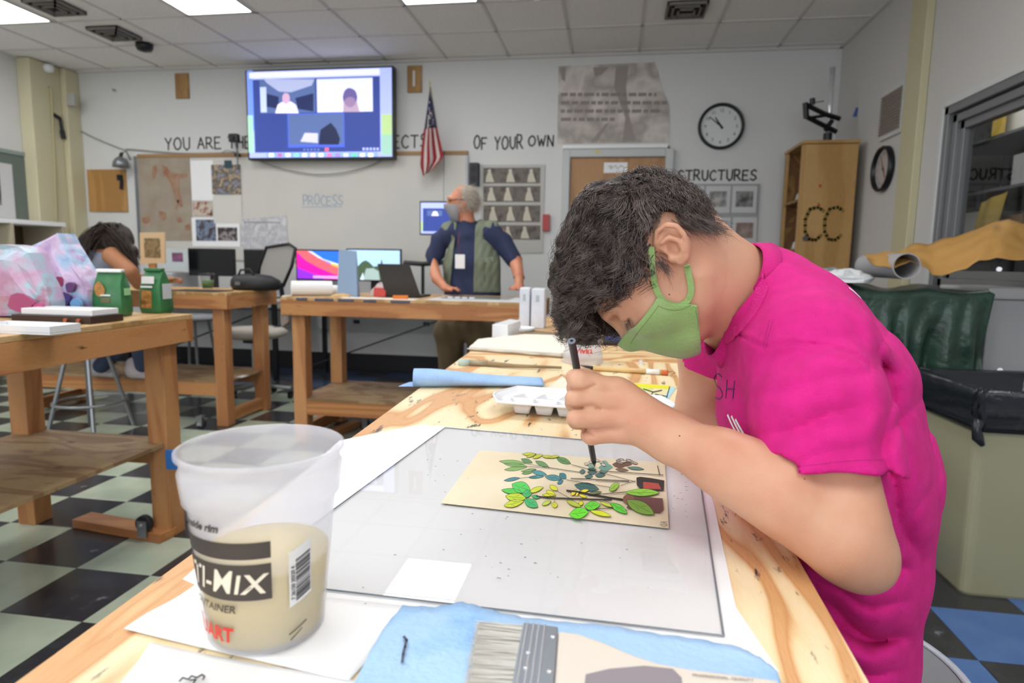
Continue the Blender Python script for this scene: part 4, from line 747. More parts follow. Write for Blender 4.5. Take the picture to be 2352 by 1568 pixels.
single('dark_mat', G().box(-2.98, -2.62, 3.9, 4.1, H, H+.006), M_dark, 'flat dark tablet lying at the right end of the middle table', 'tablet', bev=.002)
random.seed(8)
def crumple(c, sx, sy, sz, m, label, cat, nm, seed=0, rough=.35):
    n, k = 16, 9; c = np.array(c); v = []; 
    for j in range(k):
        ph = j/(k-1)*PI*.5
        for i in range(n):
            a = 2*PI*i/n; r = math.cos(ph)*(1+rough*(mnoise.noise(Vector((math.cos(a)*1.7+seed, math.sin(a)*1.7, ph*2))))) ; v.append(c+(sx*r*math.cos(a), sy*r*math.sin(a), sz*math.sin(ph)*(1+rough*mnoise.noise(Vector((a*1.3, seed, ph*3))))))
    f = [(j*n+i, j*n+(i+1) % n, (j+1)*n+(i+1) % n, (j+1)*n+i) for j in range(k-1) for i in range(n)]+[tuple(range(n))[::-1], tuple(range((k-1)*n, k*n))]
    return single(nm, (v, f), m, label, cat, smooth=False)
crumple((-3.45, 3.98, H), .09, .05, .03, M_paper, 'crumpled white paper on the middle table beside the cookie bags', 'paper', 'crumpled_paper', 1)
crumple((-3.2, 4.05, H), .07, .05, .02, mat('paper_beige', 'bdb2a2', .7), 'crumpled beige paper on the middle table left of the drink cup', 'paper', 'crumpled_paper', 2)
# things on the table before the man
single('paper_towel_roll', G().cyl((-1.99, 3.73, H+.048), (-1.78, 3.86, H+.048), .046, n=28).cyl((-1.9925, 3.7285, H+.048), (-1.99, 3.73, H+.048), .02, n=16), M_paper, 'roll of white paper lying at the left end of the table', 'roll')
g = G().sheet(lambda u, v: (-2.012-.012*math.sin(v*2)-.01*math.sin(5*u), 3.66+.1*u-.02*v*u, H+.004-.2*v*(1-.25*abs(u-.3))), 6, 8); single('hanging_paper', g, M_paper, 'white paper strip hanging over the left end of the table', 'paper', solid=.002, smooth=True)
tg = tag(mk('roll_core_paper', G().cyl((-1.93, 3.95, H+.032), (-1.75, 4.01, H+.032), .03, n=20), M_paper), 'second smaller white roll behind the paper roll', 'roll')
crumple((-1.66, 3.74, H), .07, .05, .022, mat('bread_tan', 'c9a878', .7), 'tan lump on the table left of the blue sleeve', 'lump', 'tan_lump', 5)
g = G(); y_ = 3.78; bx0, bx1 = PY(773, 640, y_)[0], PY(820, 640, y_)[0]; g.prism([(bx0, y_, H+.001), (bx1, y_, H+.001), (bx1-.0, y_+.05, H+.001), (bx0+.005, y_+.05, H+.001)], [(bx0+.012, y_+.012, PY(800, 573, y_)[2]), (bx1-.008, y_+.012, PY(800, 576, y_)[2]), (bx1-.008, y_+.02, PY(800, 576, y_)[2]), (bx0+.012, y_+.02, PY(800, 573, y_)[2])])
single('paper_sleeve', g, mat('sleeve_blue', '8ea7c4', .6), 'light blue folded paper sleeve standing on the table', 'sleeve', bev=.002)
crumple((-1.5, 4.02, H), .075, .05, .075, mat('plastic_pinkish', 'cdb7b9', .3, alpha=1), 'crumpled pinkish plastic wrap behind the laptop', 'plastic', 'plastic_wrap', 7)
single('red_packet', G().ob((-1.455, 3.86, H+.03), (.04, 0, 0), (0, .012, 0), (0, .004, .028)), mat('packet_red', 'c3453f', .5), 'small red packet leaning on the crumpled plastic', 'packet', bev=.003)
lp = thing('laptop', 'open black laptop seen from behind on the table', 'laptop', (-1.2, 3.95, H))
a0, a1 = PY(885, 672, 3.86)[0], PY(965, 672, 3.86)[0]; b0, b1 = PY(866, 605, 3.80)[0], PY(940, 607, 3.80)[0]; zt = PY(900, 606, 3.8)[2]
mk('screen_lid', G().prism([(a0, 3.86, H+.012), (a1, 3.86, H+.012), (a1, 3.872, H+.014), (a0, 3.872, H+.014)], [(b0, 3.80, zt), (b1, 3.80, zt), (b1, 3.808, zt), (b0, 3.808, zt)]), mat('laptop_shell', '3d3b3b', .45), lp, bev=.003)
mk('laptop_base', box(a0, a1, 3.862, 4.1, H+.0005, H+.0115), M_dark, lp, bev=.003)
single('orange_tool', G().ob((PY(920, 670, 3.68)[0], 3.68, H+.012), (.045, .008, 0), (-.002, .012, 0), (0, 0, .0115)), mat('tool_orange', 'd9741f', .4), 'orange utility knife on the table before the laptop', 'knife', bev=.004)
single('glass_plate', G().box(-1.05, -.62, 3.78, 4.1, H+.005, H+.008), glassy('glass_plate', .9), 'clear glass plate under the hands of the vested man', 'plate')
single('white_paper', G().box(-1.1, -.46, 3.66, 4.12, H, H+.003), mat('paper_cool', 'cfd2d6', .7), 'wide white paper on the table before the vested man', 'paper')
g = G(); 
for k in range(4): g.box(-1.0+.045*k, -.97+.045*k, 3.80, 3.83, H+.0085, H+.015)
single('paint_pans', g, M_white, 'row of small white pans on the glass plate', 'pans')
single('white_paper', G().box(-1.62, -1.16, 3.64, 3.74, H, H+.002), M_paper, 'white paper strip along the table edge before the laptop', 'paper')
for k, (x, w_) in enumerate(((-1.9, .07), (-1.78, .12), (-1.63, .1), (-1.47, .08), (-1.3, .12))): tag(mk('tape_strip', box(x, x+w_, 3.616, 3.6195, H-.018, H-.004), mat('tape_slate', '4b5568', .6)), 'slate blue tape on the front edge of the table, %s piece from the left' % ('first', 'second', 'third', 'fourth', 'fifth')[k], 'tape', 'slate blue tape pieces on the table edge')
# mesh office chair behind the middle table
ch = thing('office_chair', 'grey mesh office chair with a black frame behind the middle table', 'chair', (-2.85, 4.85, 0)); cY = 4.95
mk('backrest', pY([(612, 570), (664, 562), (676, 572), (668, 610), (650, 650), (592, 652), (597, 610)][::-1], cY, .02), mat('mesh_grey', '9c9b98', .8), ch, bev=.005)
mk('back_frame', G().tube([PY(x, y, cY) for x, y in ((592, 655), (596, 612), (612, 568), (664, 560), (679, 570), (670, 612), (650, 658))], .014), M_black, ch, smooth=True)
sx, sz = PY(590, 710, 4.8)[0], .56
mk('seat', G().lathe((sx, 4.75, sz-.05), [(.2, 0), (.25, .02), (.26, .05), (.22, .075), (.001, .08)], 28), mat('seat_cream', 'b9b4ab', .7), ch, smooth=True)
mk('back_support', G().tube([(sx+.1, 4.8, sz), (sx+.15, 5.0, sz+.05), (sx+.1, 5.0, sz+.4)], .02), M_black, ch); mk('seat_plate', G().cyl((sx, 4.75, sz-.09), (sx, 4.75, sz-.051), .09), M_black, ch)
mk('gas_column', G().cyl((sx, 4.75, .1), (sx, 4.75, sz-.09), .025), M_chrome, ch)
for k in range(5):
    a = 2*PI*k/5+.3; d = np.array([math.cos(a), math.sin(a), 0]); mk('base_arm', G().tube([np.array([sx, 4.75, .12])+d*.03, np.array([sx, 4.75, .085])+d*.27], .016, 6), M_steel, ch); mk('caster_wheel', G().cyl(np.array([sx, 4.75, .031])+d*.27-(.012, 0, 0), np.array([sx, 4.75, .031])+d*.27+(.012, 0, 0), .03, n=14), M_black, ch)
ch = thing('office_chair', 'round grey stool seat seen under the middle table left of its front leg', 'chair', (-3.2, 4.9, 0)); s2 = PY(440, 735, 4.9)
mk('seat', G().lathe((s2[0], 4.9, s2[2]), [(.2, 0), (.22, .02), (.2, .04), (.001, .045)], 24), M_grey, ch, smooth=True)
for k in range(4): a = PI/4+k*PI/2; mk('leg', G().tube([np.array([s2[0]+.13*math.cos(a), 4.9+.13*math.sin(a), s2[2]]), np.array([s2[0]+.22*math.cos(a), 4.9+.22*math.sin(a), .0])], .012), M_steel, ch)
# ---------------------------------------------------------------- right side: covered pile, bin, column
M_tarp = mat('tarp_green', '24382f', .3, bump=1.0, bscale=16, var=['2c463b', '1c2a26'], vscale=5)
pile = thing('covered_press', 'work bench covered by a dark green tarpaulin on the right', 'bench', (1.3, 3.3, 0))
mk('bench_body', box(.98, 1.58, 3.08, 3.72, .0, 1.03), M_dark, pile)
def tarp(u, v):   # v 0 back-top .. 1 bottom of front
    x = .9+u*.74; L_ = v*1.75
    f_ = .030*math.sin(u*17+3.2*mnoise.noise(Vector((u*3, v*2, 7))))*(.4+abs(mnoise.noise(Vector((u*4, 2, 1))))*2)+.014*math.sin(u*53+v*7+4*mnoise.noise(Vector((u*5, v*5, 2))))+.035*mnoise.noise(Vector((u*8, v*5, 0)))
    if L_ < .62: return (x, 3.72-L_, 1.06+.012*math.sin(u*14+L_*9)+.018*mnoise.noise(Vector((u*6, v*9, 3))))
    d = L_-.62; return (x+.02*math.sin(9*v), 3.08-.03-f_*min(1, d*3)-.05*d, 1.055-d*.86-(.08*math.sin(u*7) if d > .9 else 0))
mk('tarpaulin', G().sheet(tarp, 90, 70), M_tarp, pile, solid=.004, smooth=True)
mk('tarpaulin_side', G().sheet(lambda u, v: (.9-.03*math.sin(u*15)*v-.02*v, 3.1+.6*u, 1.058-.85*v), 20, 16), M_tarp, pile, solid=.004, smooth=True)
mk('tarpaulin_side', G().sheet(lambda u, v: (1.64+.02*math.sin(u*15)*v, 3.72-.6*u, 1.058-.85*v), 20, 16), M_tarp, pile, solid=.004, smooth=True)
for p in ((2295, 618), (2297, 850)): mk('eyelet', G().cyl(PY(*p, 2.97), PY(*p, 2.99), .01, n=12), M_chrome, pile)
M_kraft = mat('kraft_paper', 'b98f50', .65, var='ad8346', vscale=4, bump=.15, bscale=8)
fr_ = [(1990, 590), (2003, 608), (2030, 612), (2058, 614), (2090, 600), (2120, 612), (2140, 631), (2180, 629), (2220, 618), (2250, 598), (2290, 592), (2340, 598), (2400, 600)]
bk_ = [(1985, 584), (2020, 583), (2050, 581), (2075, 576), (2085, 566), (2118, 560), (2150, 555), (2190, 545), (2240, 528), (2290, 508), (2318, 504), (2345, 512), (2400, 522)]
def kr(u, v):
    s_ = u*(len(fr_)-1); i = min(len(fr_)-2, int(s_)); t_ = s_-i
    a = np.array(fr_[i])*(1-t_)+np.array(fr_[i+1])*t_; b2 = np.array(bk_[i])*(1-t_)+np.array(bk_[i+1])*t_
    A = PY(a[0], a[1], 2.98+.06*math.sin(u*3)); B = PY(b2[0], b2[1], 3.28+.05*math.sin(u*4)); p = A*(1-v)+B*v
    p[2] = max(p[2]+.022*math.sin(v*PI)*math.sin(u*11)+.012*mnoise.noise(Vector((u*12, v*5, 1))), 1.085); return p
single('kraft_paper', G().sheet(kr, 60, 16), M_kraft, 'large brown kraft paper sheet curling on the covered bench', 'paper', solid=.002, smooth=True)
c = PY(2083, 611, 3.0); single('grey_tube', G().cyl(c, c+(.02, .5, -.0), .052, n=28, caps=False), mat('tube_grey', 'a3a3a6', .5), 'open end of a grey tube under the kraft paper', 'tube', solid=.004)
crumple((1.05, 3.13, 1.088), .12, .12, .055, mat('paper_cool', 'cfd2d6', .7), 'white crumpled paper on the covered bench behind the painter', 'paper', 'white_paper', 3)
crumple((1.1, 3.5, 1.088), .13, .1, .06, mat('plastic_grey', '8f9296', .5), 'grey plastic heap on the covered bench beside the white paper', 'plastic', 'grey_plastic', 4)
crumple((.93, 3.30, 1.088), .1, .1, .05, mat('cloth_dark', '4a4038', .8), 'dark cloth on the left end of the covered bench', 'cloth', 'dark_cloth', 6)
lk = thing('storage_locker', 'pale grey locker behind the covered bench at the right edge', 'locker', (1.83, 3.4, 0))
mk('locker_body', box(1.70, XR-.014, 3.2, 3.62, 0, 1.02), mat('locker_grey', 'a6a8aa', .5), lk, bev=.006); mk('locker_cap', box(1.685, XR-.014, 3.185, 3.64, 1.022, 1.075), mat('locker_cap', 'b3b5b6', .5), lk, bev=.01)
# waste bin
bn = thing('waste_bin', 'beige waste bin lined with a black bag', 'bin', (1.45, 2.6, 0))
def rr(x0, x1, y0, y1, z, r=.03, n=4):
    o_ = []
    for cx, cy, a0 in ((x1-r, y1-r, 0), (x0+r, y1-r, PI/2), (x0+r, y0+r, PI), (x1-r, y0+r, 1.5*PI)): o_ += [np.array([cx+r*math.cos(a0+k*PI/2/n), cy+r*math.sin(a0+k*PI/2/n), z]) for k in range(n+1)]
    return o_
bx = (1.275, 1.66, 2.375, 2.78); B_ = lambda e, z, r=.03: rr(bx[0]-e, bx[1]+e, bx[2]-e, bx[3]+e, z, r)
mk('bin_shell', loft([B_(0, .0), B_(.004, .01), B_(.012, .66), B_(.018, .72), B_(.01, .72), B_(-.012, .03)], False), mat('bin_beige', 'a3a184', .45), bn, smooth=False)
mk('bin_floor', loft([B_(-.013, .02), B_(-.012, .03)]), mat('bin_beige', 'a3a184', .45), bn)
M_lin = mat('bin_liner', '23262c', .25, bump=.6, bscale=16)
def lring(e, z, w_): return [p+np.array([w_*math.sin(i*2.3+z*60), w_*math.cos(i*1.9+z*30), w_*.8*math.sin(i*1.1+z*9)]) for i, p in enumerate(rr(bx[0]-e, bx[1]+e, bx[2]-e, bx[3]+e, z, .03, 8))]
mk('bin_liner', loft([lring(.024, .60, .004), lring(.032, .625, .005), lring(.026, .65, .006), lring(.038, .68, .005), lring(.03, .71, .004), lring(.036, .735, .005), lring(.026, .752, .004), lring(.0, .745, .004), lring(-.03, .6, .008), lring(-.05, .3, .01)], False), M_lin, bn, smooth=True, solid=.0015)
c = PX(2190, 925, bx[0]-.03); c = np.array([bx[0]-.02, bx[2]+.0, .615])
g = G().tube([c+(0, -.03, .03), c+(-.01, -.035, .0), c+(-.005, -.04, -.03), c+(.01, -.045, -.055)], [.02, .014, .018, .008], 10); mk('liner_knot', g, M_lin, bn, smooth=True)
# brown carton and chair-like shapes beyond the painter's table
cb2 = thing('cardboard_box', 'brown cardboard box on the floor beyond the painting table', 'box', (.62, 2.75, 0)); 
mk('carton', box(.34, .80, 2.55, 2.98, 0, .66), mat('cardboard', '6d5340', .8, var='7a5f48', vscale=4), cb2, bev=.004); mk('flap', G().ob((.57, 2.5, .70), (.23, 0, 0), (0, .05, .035), (0, -.002, .003)), mat('cardboard', '6d5340', .8), cb2)

for k, (x, y) in enumerate(((62, 866), (228, 858))):
    c = PZ(x, y, 0) if k == 0 else PZ(205, 905, 0); c = np.array([c[0]+(.04 if k == 0 else 0), c[1], 0]); single('white_post', G().cyl(c, c+(0, 0, .9), .035, n=20), M_white, ('white pipe post standing on the floor at the far left', 'white pipe post standing behind the legs of the girl')[k], 'post', smooth=False)
# ================================================================== the painting table
TZ = .86
M_plyt = wood('plywood_top', ['f0dcb4', 'ebd1a3', 'deb380', 'cc9660', 'd5a26e'], (4.2, .75, 1), 5.5, 1.35, .42, stain=.6, stain_col='3f3a36', sscale=19, distort=.6, bump=.08, streak=.25)
M_plyt2 = wood('plywood_top_far', ['ecd2a2', 'e5c592', 'd9a872', 'c88f58', 'd19c68'], (1.0, 2.6, 1), 6.0, 1.6, .42, stain=.35, stain_col='3f3a36', sscale=13, distort=.9, bump=.08, streak=.25)
def ptable(label, ya, yb, m):
    xl = lambda y: -.398-.034*(y-.3)/1.0*1.0 if y < 2 else -.456-.018*(y-2); xr = lambda y: .192+.026*(y-.45)
    t = thing('painting_table', label, 'table', (-.1, (ya+yb)/2, 0), 'plywood painting tables')
    P = [(xl(ya), ya), (xr(ya), ya), (xr(yb), yb), (xl(yb), yb)]
    mk('tabletop', G().prism([(x, y, TZ-.019) for x, y in P], [(x, y, TZ) for x, y in P]), m, t, bev=.0012)
    a, b2 = xl(ya)+.05, xr(yb)-.06
    for x in (a, b2-.04): mk('apron', box(x, x+.04, ya+.04, yb-.04, TZ-.11, TZ-.0195), M_fir, t)
    for y in (ya+.04, yb-.08): mk('apron', box(a+.041, b2-.041, y, y+.04, TZ-.11, TZ-.0195), M_firx, t)
    for x in (a+.041, b2-.127):
        for y in (ya+.081, yb-.166): mk('leg', box(x, x+.085, y, y+.085, 0, TZ-.02), M_firz, t)
    mk('lower_shelf', box(a+.13, b2-.13, ya+.17, yb-.17, .25, .265), M_ply, t)
ptable('plywood table in the foreground where the boy paints', -.25, 1.945, M_plyt)
ptable('second plywood table joined to the far end of the painting table', 1.949, 3.45, M_plyt2)
def zp(px, z, th): return G().slab([PZ(x, y, z)+(0, 0, th) for x, y in px], th)
Z1 = TZ
single('backing_paper', zp([(965, 975), (1600, 1033), (1640, 1160), (1690, 1395), (1790, 1545), (1300, 1500), (560, 1395), (420, 1330), (780, 1012)][::-1], Z1, .0006), M_paper, 'large white paper sheet lying under the clear plate', 'paper')
M_gl = glassy('acrylic_clear', .965, 1.5)
GZ = Z1+.0012
gl = tag(mk('clear_plate', zp([(1022, 983), (1597, 1034), (1662, 1462), (548, 1332)][::-1], GZ, .002), M_gl), 'large clear acrylic plate on white paper under the painting', 'plate')
ed = G(); Pg = [PZ(x, y, GZ)+(0, 0, .001) for x, y in ((1022, 983), (1597, 1034), (1662, 1462), (548, 1332))]
for k in range(4): ed.tube([Pg[k], Pg[(k+1) % 4]], .0009, 4)
mk('polished_edge', ed, mat('plate_edge', '6f7780', .3), gl)
# sheets under and before the bucket
def curl(px, z, label, nm, m=M_paper, nu=14, nv=10, amp=.002):
    A, B, C_, D = [PZ(x, y, z) for x, y in px]
    def fn(u, v):
        p = (A*(1-u)+B*u)*(1-v)+(D*(1-u)+C_*u)*v; p = p.copy(); p[2] = z+.0006+amp*(.5+.5*math.sin(5*u+7*v))*max(0, (abs(u-.5)*2)**3); return p
    return single(nm, G().sheet(fn, nu, nv), m, label, 'paper', solid=.0005, smooth=True)
curl([(285, 1448), (800, 1566), (968, 1398), (460, 1340)], Z1+.0008, 'white paper sheet under the plastic bucket', 'white_sheet')
sb = curl([(262, 1600), (700, 1650), (840, 1570), (345, 1482)], Z1, 'white paper with a black ink scribble at the bottom edge', 'white_sheet')
mk('ink_scribble', strokes([[(412, 1564), (420, 1556), (432, 1560), (440, 1552), (452, 1556), (464, 1549), (470, 1553), (466, 1560)], [(436, 1562), (450, 1560), (444, 1568)]], lambda u, v, q: PZ(u, v, Z1+.0042)+(0, 0, q), 3.4, .0002), mat('ink_navy', '1c2030', .6), sb)
# bucket -------------------------------------------------------------
def shell_mat(name, col='f3f4fa', tr=.64):
    m = bpy.data.materials.new(name); m.use_nodes = True; nt = m.node_tree; nt.nodes.clear(); N = nt.nodes.new; L = nt.links.new
    o = N('ShaderNodeOutputMaterial'); p = N('ShaderNodeBsdfPrincipled'); p.inputs['Base Color'].default_value = lin(col); p.inputs['Roughness'].default_value = .25
    tl = N('ShaderNodeBsdfTranslucent'); tl.inputs[0].default_value = lin(col); tp = N('ShaderNodeBsdfTransparent'); tp.inputs[0].default_value = (.97, .97, .98, 1)
    a = N('ShaderNodeMixShader'); a.inputs[0].default_value = .4; b = N('ShaderNodeMixShader'); b.inputs[0].default_value = tr
    L(p.outputs[0], a.inputs[1]); L(tl.outputs[0], a.inputs[2]); L(a.outputs[0], b.inputs[1]); L(tp.outputs[0], b.inputs[2]); L(b.outputs[0], o.inputs[0]); return m
M_pp = shell_mat('polypropylene')
def cup_prof(Hc, r0, r1): return lambda z: r0+(r1-r0)*.93*(z/Hc)
def container(c, Hc, r0, r1, label, flip=False, face=None, liquid=True):
    c = np.array(c, float); t = thing('mixing_container', label, 'container', c, 'printed plastic mixing containers')
    rz = cup_prof(Hc, r0, r1); F = (lambda z: z) if not flip else (lambda z: Hc-z)
    prof = [(r0-.004, 0), (r0, .003), (rz(Hc*.735)-.0005, Hc*.735), (rz(Hc*.755)+.0024, Hc*.75), (rz(Hc*.89)+.0026, Hc*.89), (rz(Hc*.90)+.0008, Hc*.90), (r1-.002, Hc-.006), (r1+.0015, Hc-.004), (r1+.0015, Hc-.001), (r1, Hc), (r1-.002, Hc-.001), (r1-.0035, Hc-.008), (rz(Hc*.89)+.0008, Hc*.89), (rz(Hc*.755)+.0008, Hc*.755), (rz(Hc*.735)-.0022, Hc*.735), (r0-.0012, .005), (.001, .004)]
    P = [(r, F(z)) for r, z in prof]; mk('bucket_wall', G().lathe(c, P if not flip else P, 72), M_pp, t, smooth=True)
    mk('bucket_base', G().lathe(c, [(.001, F(.0005)), (r0-.004, F(.0005)), (r0-.004, F(.0028)), (.001, F(.0028))], 40), M_pp, t)
    if liquid: mk('paint_water', G().lathe(c, [(.001, .0052), (r0-.0028, .0055), (rz(Hc*.44)-.0026, Hc*.44), (.001, Hc*.44)], 64), mat('paint_water', 'f3d96a', .6, var='ead268', vscale=12), t, smooth=True)
    d0 = math.atan2(-(c[1]), -(c[0]))  # towards the camera
    def cm(s_, z, off): r = rz(z)+off+.0002; a = d0+s_/rz(z); return c+np.array([r*math.cos(a), r*math.sin(a), F(z)])
    return t, cm, rz
BC = (-.263, .441, TZ+.0028)
bkt, cm, rz = container(BC, .150, .0435, .0600, 'translucent plastic mixing bucket half full of yellowish water')
def cpatch(s0, s1, z0, z1, off, m, nm='printed_band', parent=None, nn=24, slant=0):
    g = G().sheet(lambda u, v: cm(s0+(s1-s0)*u, z0+(z1-z0)*v+slant*u, off), nn, 2); return mk(nm, g, m, parent or bkt, smooth=True)
def ctext(txt, s_, z, size, m, bold=.0, shear=.2, align='RIGHT', sx=1., off=.0005, nm='printed_text', rot=0):
    v, f = font_geo(txt, size, bold, align); out = []
    for p in v:
        x, y = (p[0]+shear*p[1])*sx, p[1]
        if rot: x, y = -y*rot, x*rot
        out.append(cm(s_+x, z+y, off))
    return mk(nm, (np.array(out), f), m, bkt)
M_ban = mat('band_charcoal', '443f3f', .5); M_red = mat('print_red', 'd2382e', .5); M_cr = mat('print_cream', 'e9e3d4', .5)
E_ = .0035
cpatch(-.085, E_, .0805, .0935, .0002, M_ban); cpatch(-.085, E_, .048, .0765, .0002, M_ban)
ctext('MULTI-M', -.0228, .0618, .0262, M_cr, .0002, .18, sx=.82); ctext('I', -.0172, .0603, .0210, M_cr, .0004, .18, sx=.95); ctext('X', .0000, .0603, .0215, M_cr, .0004, .18, sx=1.05)
ctext('CONTAINER', -.0215, .0405, .0085, M_ban, .0002, .2); ctext('1 QUART', -.0245, .0185, .0165, M_red, .0006, .05, sx=.85)
ctext('fill to inside rim', -.0315, .1035, .0085, M_ban, .0004, .25)
# bar code sticker
cpatch(.0155, .0335, .036, .081, .0003, mat('sticker_clear', 'dfe0e0', .4), 'barcode_label', slant=.007)
random.seed(12); z = .0405
while z < .0745:
    th = random.choice((.0004, .0007, .0011, .0016)); cpatch(.0205, .0325, z, z+th, .0006, M_ban, 'bar', nn=6, slant=.005); z += th+random.choice((.0004, .0007, .001))
ctext('7 36150 20320 4', .0185, .056, .004, M_ban, .0001, 0, 'CENTER', rot=1, off=.0007)
for k in range(2): cpatch(.0145+.001*k, .0290-.004*k, .0135-.005*k, .0148-.005*k, .0004, M_ban, 'printed_line', nn=8, slant=.0065)
# far container, upside down
c2 = PZ(1336, 838, TZ); _b = bkt; bkt, cm, rz = container((c2[0], c2[1]+.055, TZ+.0005), .128, .045, .0605, 'printed plastic container turned upside down behind the hair of the boy', True, liquid=False)
cpatch(-.03, .05, .044, .070, .0002, M_ban); cpatch(-.03, .05, .034, .041, .0002, M_ban); ctext('QUART', .03, .088, .018, M_red, .0008, 0, sx=1., rot=0); ctext('CONTAINER', .045, .026, .0085, M_ban, .0002, .2)
bkt = _b
# painting ------------------------------------------------------------
PZ0 = GZ+.0021
pa = tag(mk('botanical_painting', zp([(1102, 1034), (1527, 1062), (1536, 1213), (1012, 1155)][::-1], PZ0, .0003), mat('parchment', 'e3d8bd', .45, var='ddd0b0', vscale=9)), 'translucent cream sheet with painted leaves and pots being painted', 'painting')
def q2(p): return (1130+p[0]*.18282, 1020+p[1]*.18282)
_k = [0]
def lz(p, q=0): x, y = q2(p); return PZ(x, y, PZ0+.0003+.00002*_k[0])+(0, 0, q)
M_oil = mat('brush_black', '221e1c', .5)
def leaf(a, b2, w_, col, vein=True, outline=3.2):
    _k[0] += 1; a = np.array(a, float); b2 = np.array(b2, float); d = b2-a; L_ = np.linalg.norm(d); n = np.array([-d[1], d[0]])/L_
    ts = np.linspace(0, 1, 9); up_ = [a+d*t_+n*(w_/2)*math.sin(PI*t_**.85)**.8 for t_ in ts]; dn = [a+d*t_-n*(w_/2)*math.sin(PI*t_**1.1)**.8 for t_ in ts[::-1][1:-1]]
    P = up_+dn; mk('painted_leaf', G().prism([lz(p) for p in P], [lz(p, .00012) for p in P]), mat('leaf_'+col, col, .45), pa)
    if outline: mk('leaf_outline', strokes([P+[P[0]]], lambda u, v, q: lz((u, v), .00013+q), outline, .00006), M_oil, pa)
    if vein and w_ > 70: mk('leaf_vein', strokes([[a+d*.15, a+d*.5+n*3, a+d*.85], [a+d*.35+n*w_*.1, a+d*.5+n*w_*.3], [a+d*.5-n*w_*.08, a+d*.65-n*w_*.28]], lambda u, v, q: lz((u, v), .00013+q), 2.4, .00006), M_oil, pa)
def stem(pts, w_): _k[0] += 1; mk('painted_stem', strokes([pts], lambda u, v, q: lz((u, v), q), w_, .00012), M_oil, pa)
for a in (((90,212),(430,245),60,'7da85f'),((150,245),(445,280),50,'7da85f'),((155,320),(440,290),55,'7da85f'),((365,185),(510,235),55,'5e8a55'),((545,210),(712,285),60,'67945b'),((375,370),(555,320),55,'67945b'),((365,340),(555,315),30,'7da85f'),((810,170),(990,245),75,'5f8f52'),
  ((150,455),(355,425),45,'3f7f8a'),((500,340),(690,385),60,'4b8d92'),((460,415),(650,405),40,'4b8d92'),((665,405),(880,435),75,'4b8d92'),((850,365),(930,435),80,'3f7f8a'),((820,495),(895,455),50,'3f7f8a'),
  ((1100,345),(1175,345),60,'4d726a'),((1200,350),(1320,355),60,'4d726a'),((1165,405),(1270,405),50,'4d726a'),((1295,390),(1425,385),60,'4d726a'),((1350,340),(1450,345),55,'5c8277'),((1200,310),(1310,320),40,'4d726a'),((1035,510),(1345,565),110,'3f6d6b')): leaf(*a)
for a in (((1200,265),(1290,280),60,'7ea392'),((1340,290),(1520,285),90,'6f9f8e'),((1355,240),(1460,235),70,'7ea392'),((1510,250),(1700,260),80,'6b5040'),((1620,240),(1760,250),60,'6b5040'),((1550,310),(1720,330),45,'77614b')): leaf(*a, vein=False, outline=0)
leaf((1700,290),(1910,315),40,'5d8377', False)
random.seed(6)
for k in range(16):
    x, y = 1060+random.uniform(0, 780), 175+k*3.2+random.uniform(0, 20); leaf((x, y), (x+random.uniform(50, 100), y+random.uniform(5, 30)), random.uniform(22, 36), 'cdbfb4', False, 3.5)
for a in (((380,120),(550,125),40),((430,160),(560,120),35),((510,170),(640,130),45),((630,150),(760,160),40),((700,165),(850,150),35)): leaf(*a, 'bcc33c', False, 2)
for a in (((120,572),(380,605),70,'4cc24a'),((170,650),(430,680),110,'b8d02c'),((150,770),(400,715),90,'c2d42c'),((250,500),(485,585),150,'4fc455'),((460,600),(645,540),60,'c9d630'),((500,650),(600,672),50,'3fa868'),((410,690),(575,790),110,'3fb56a'),((385,620),(500,620),95,'3fb368'),
  ((725,515),(825,580),60,'dbe028'),((680,580),(800,650),60,'dbe028'),((630,635),(790,640),36,'dbe028'),((625,760),(745,715),50,'bbd64a'),((785,725),(785,800),75,'d8de2e'),((1085,740),(1150,740),60,'d6de2a'),((990,645),(1060,572),50,'f0e028'),((1050,650),(1090,600),30,'f0e028'),((1100,595),(1220,575),40,'f0e028'),((1090,630),(1190,670),36,'f0e028')): leaf(*a)
stem([(560,650),(700,672),(900,678),(1200,688),(1500,695)], 15); stem([(940,580),(1100,600),(1300,640),(1640,695)], 20); stem([(1200,630),(1640,690)], 14)
for p, w_ in ((((710,290),(900,320),(1100,350)),6), (((1000,255),(1250,320),(1500,390),(1800,470)),5), (((930,445),(1200,490),(1480,540)),5), (((990,428),(1300,440),(1720,460)),8), (((1300,455),(1720,470)),5), (((1620,515),(1800,460)),5), (((430,245),(720,290)),4), (((450,280),(720,297)),4), (((1290,812),(1560,795)),8), (((1390,625),(1670,600)),7), (((820,590),(1020,700)),4), (((785,690),(785,725)),5), (((1450,340),(1800,362),(2150,385)),7), (((2080,270),(2110,385)),8), (((355,425),(560,405)),4), (((1210,840),(1160,780)),6), (((1400,700),(1700,830)),5)): stem(list(p), w_)
pt = lambda P, col: (_k.__setitem__(0, _k[0]+1), mk('painted_pot', G().prism([lz(p) for p in P], [lz(p, .00012) for p in P]), mat('pot_'+col, col, .5), pa))
pt([(1815,420),(1860,408),(2000,425),(2165,455),(2160,580),(2000,575),(1860,555),(1820,510)], '2a211f'); pt([(1900,472),(2090,490),(2130,565),(1900,560)], 'a9443a'); pt([(1760,650),(2145,680),(2155,810),(2110,858),(1850,830),(1690,800)], '6e4642'); pt([(1715+72*math.cos(a), 690+62*math.sin(a)) for a in np.arange(16)*PI/8], '8a5f48')
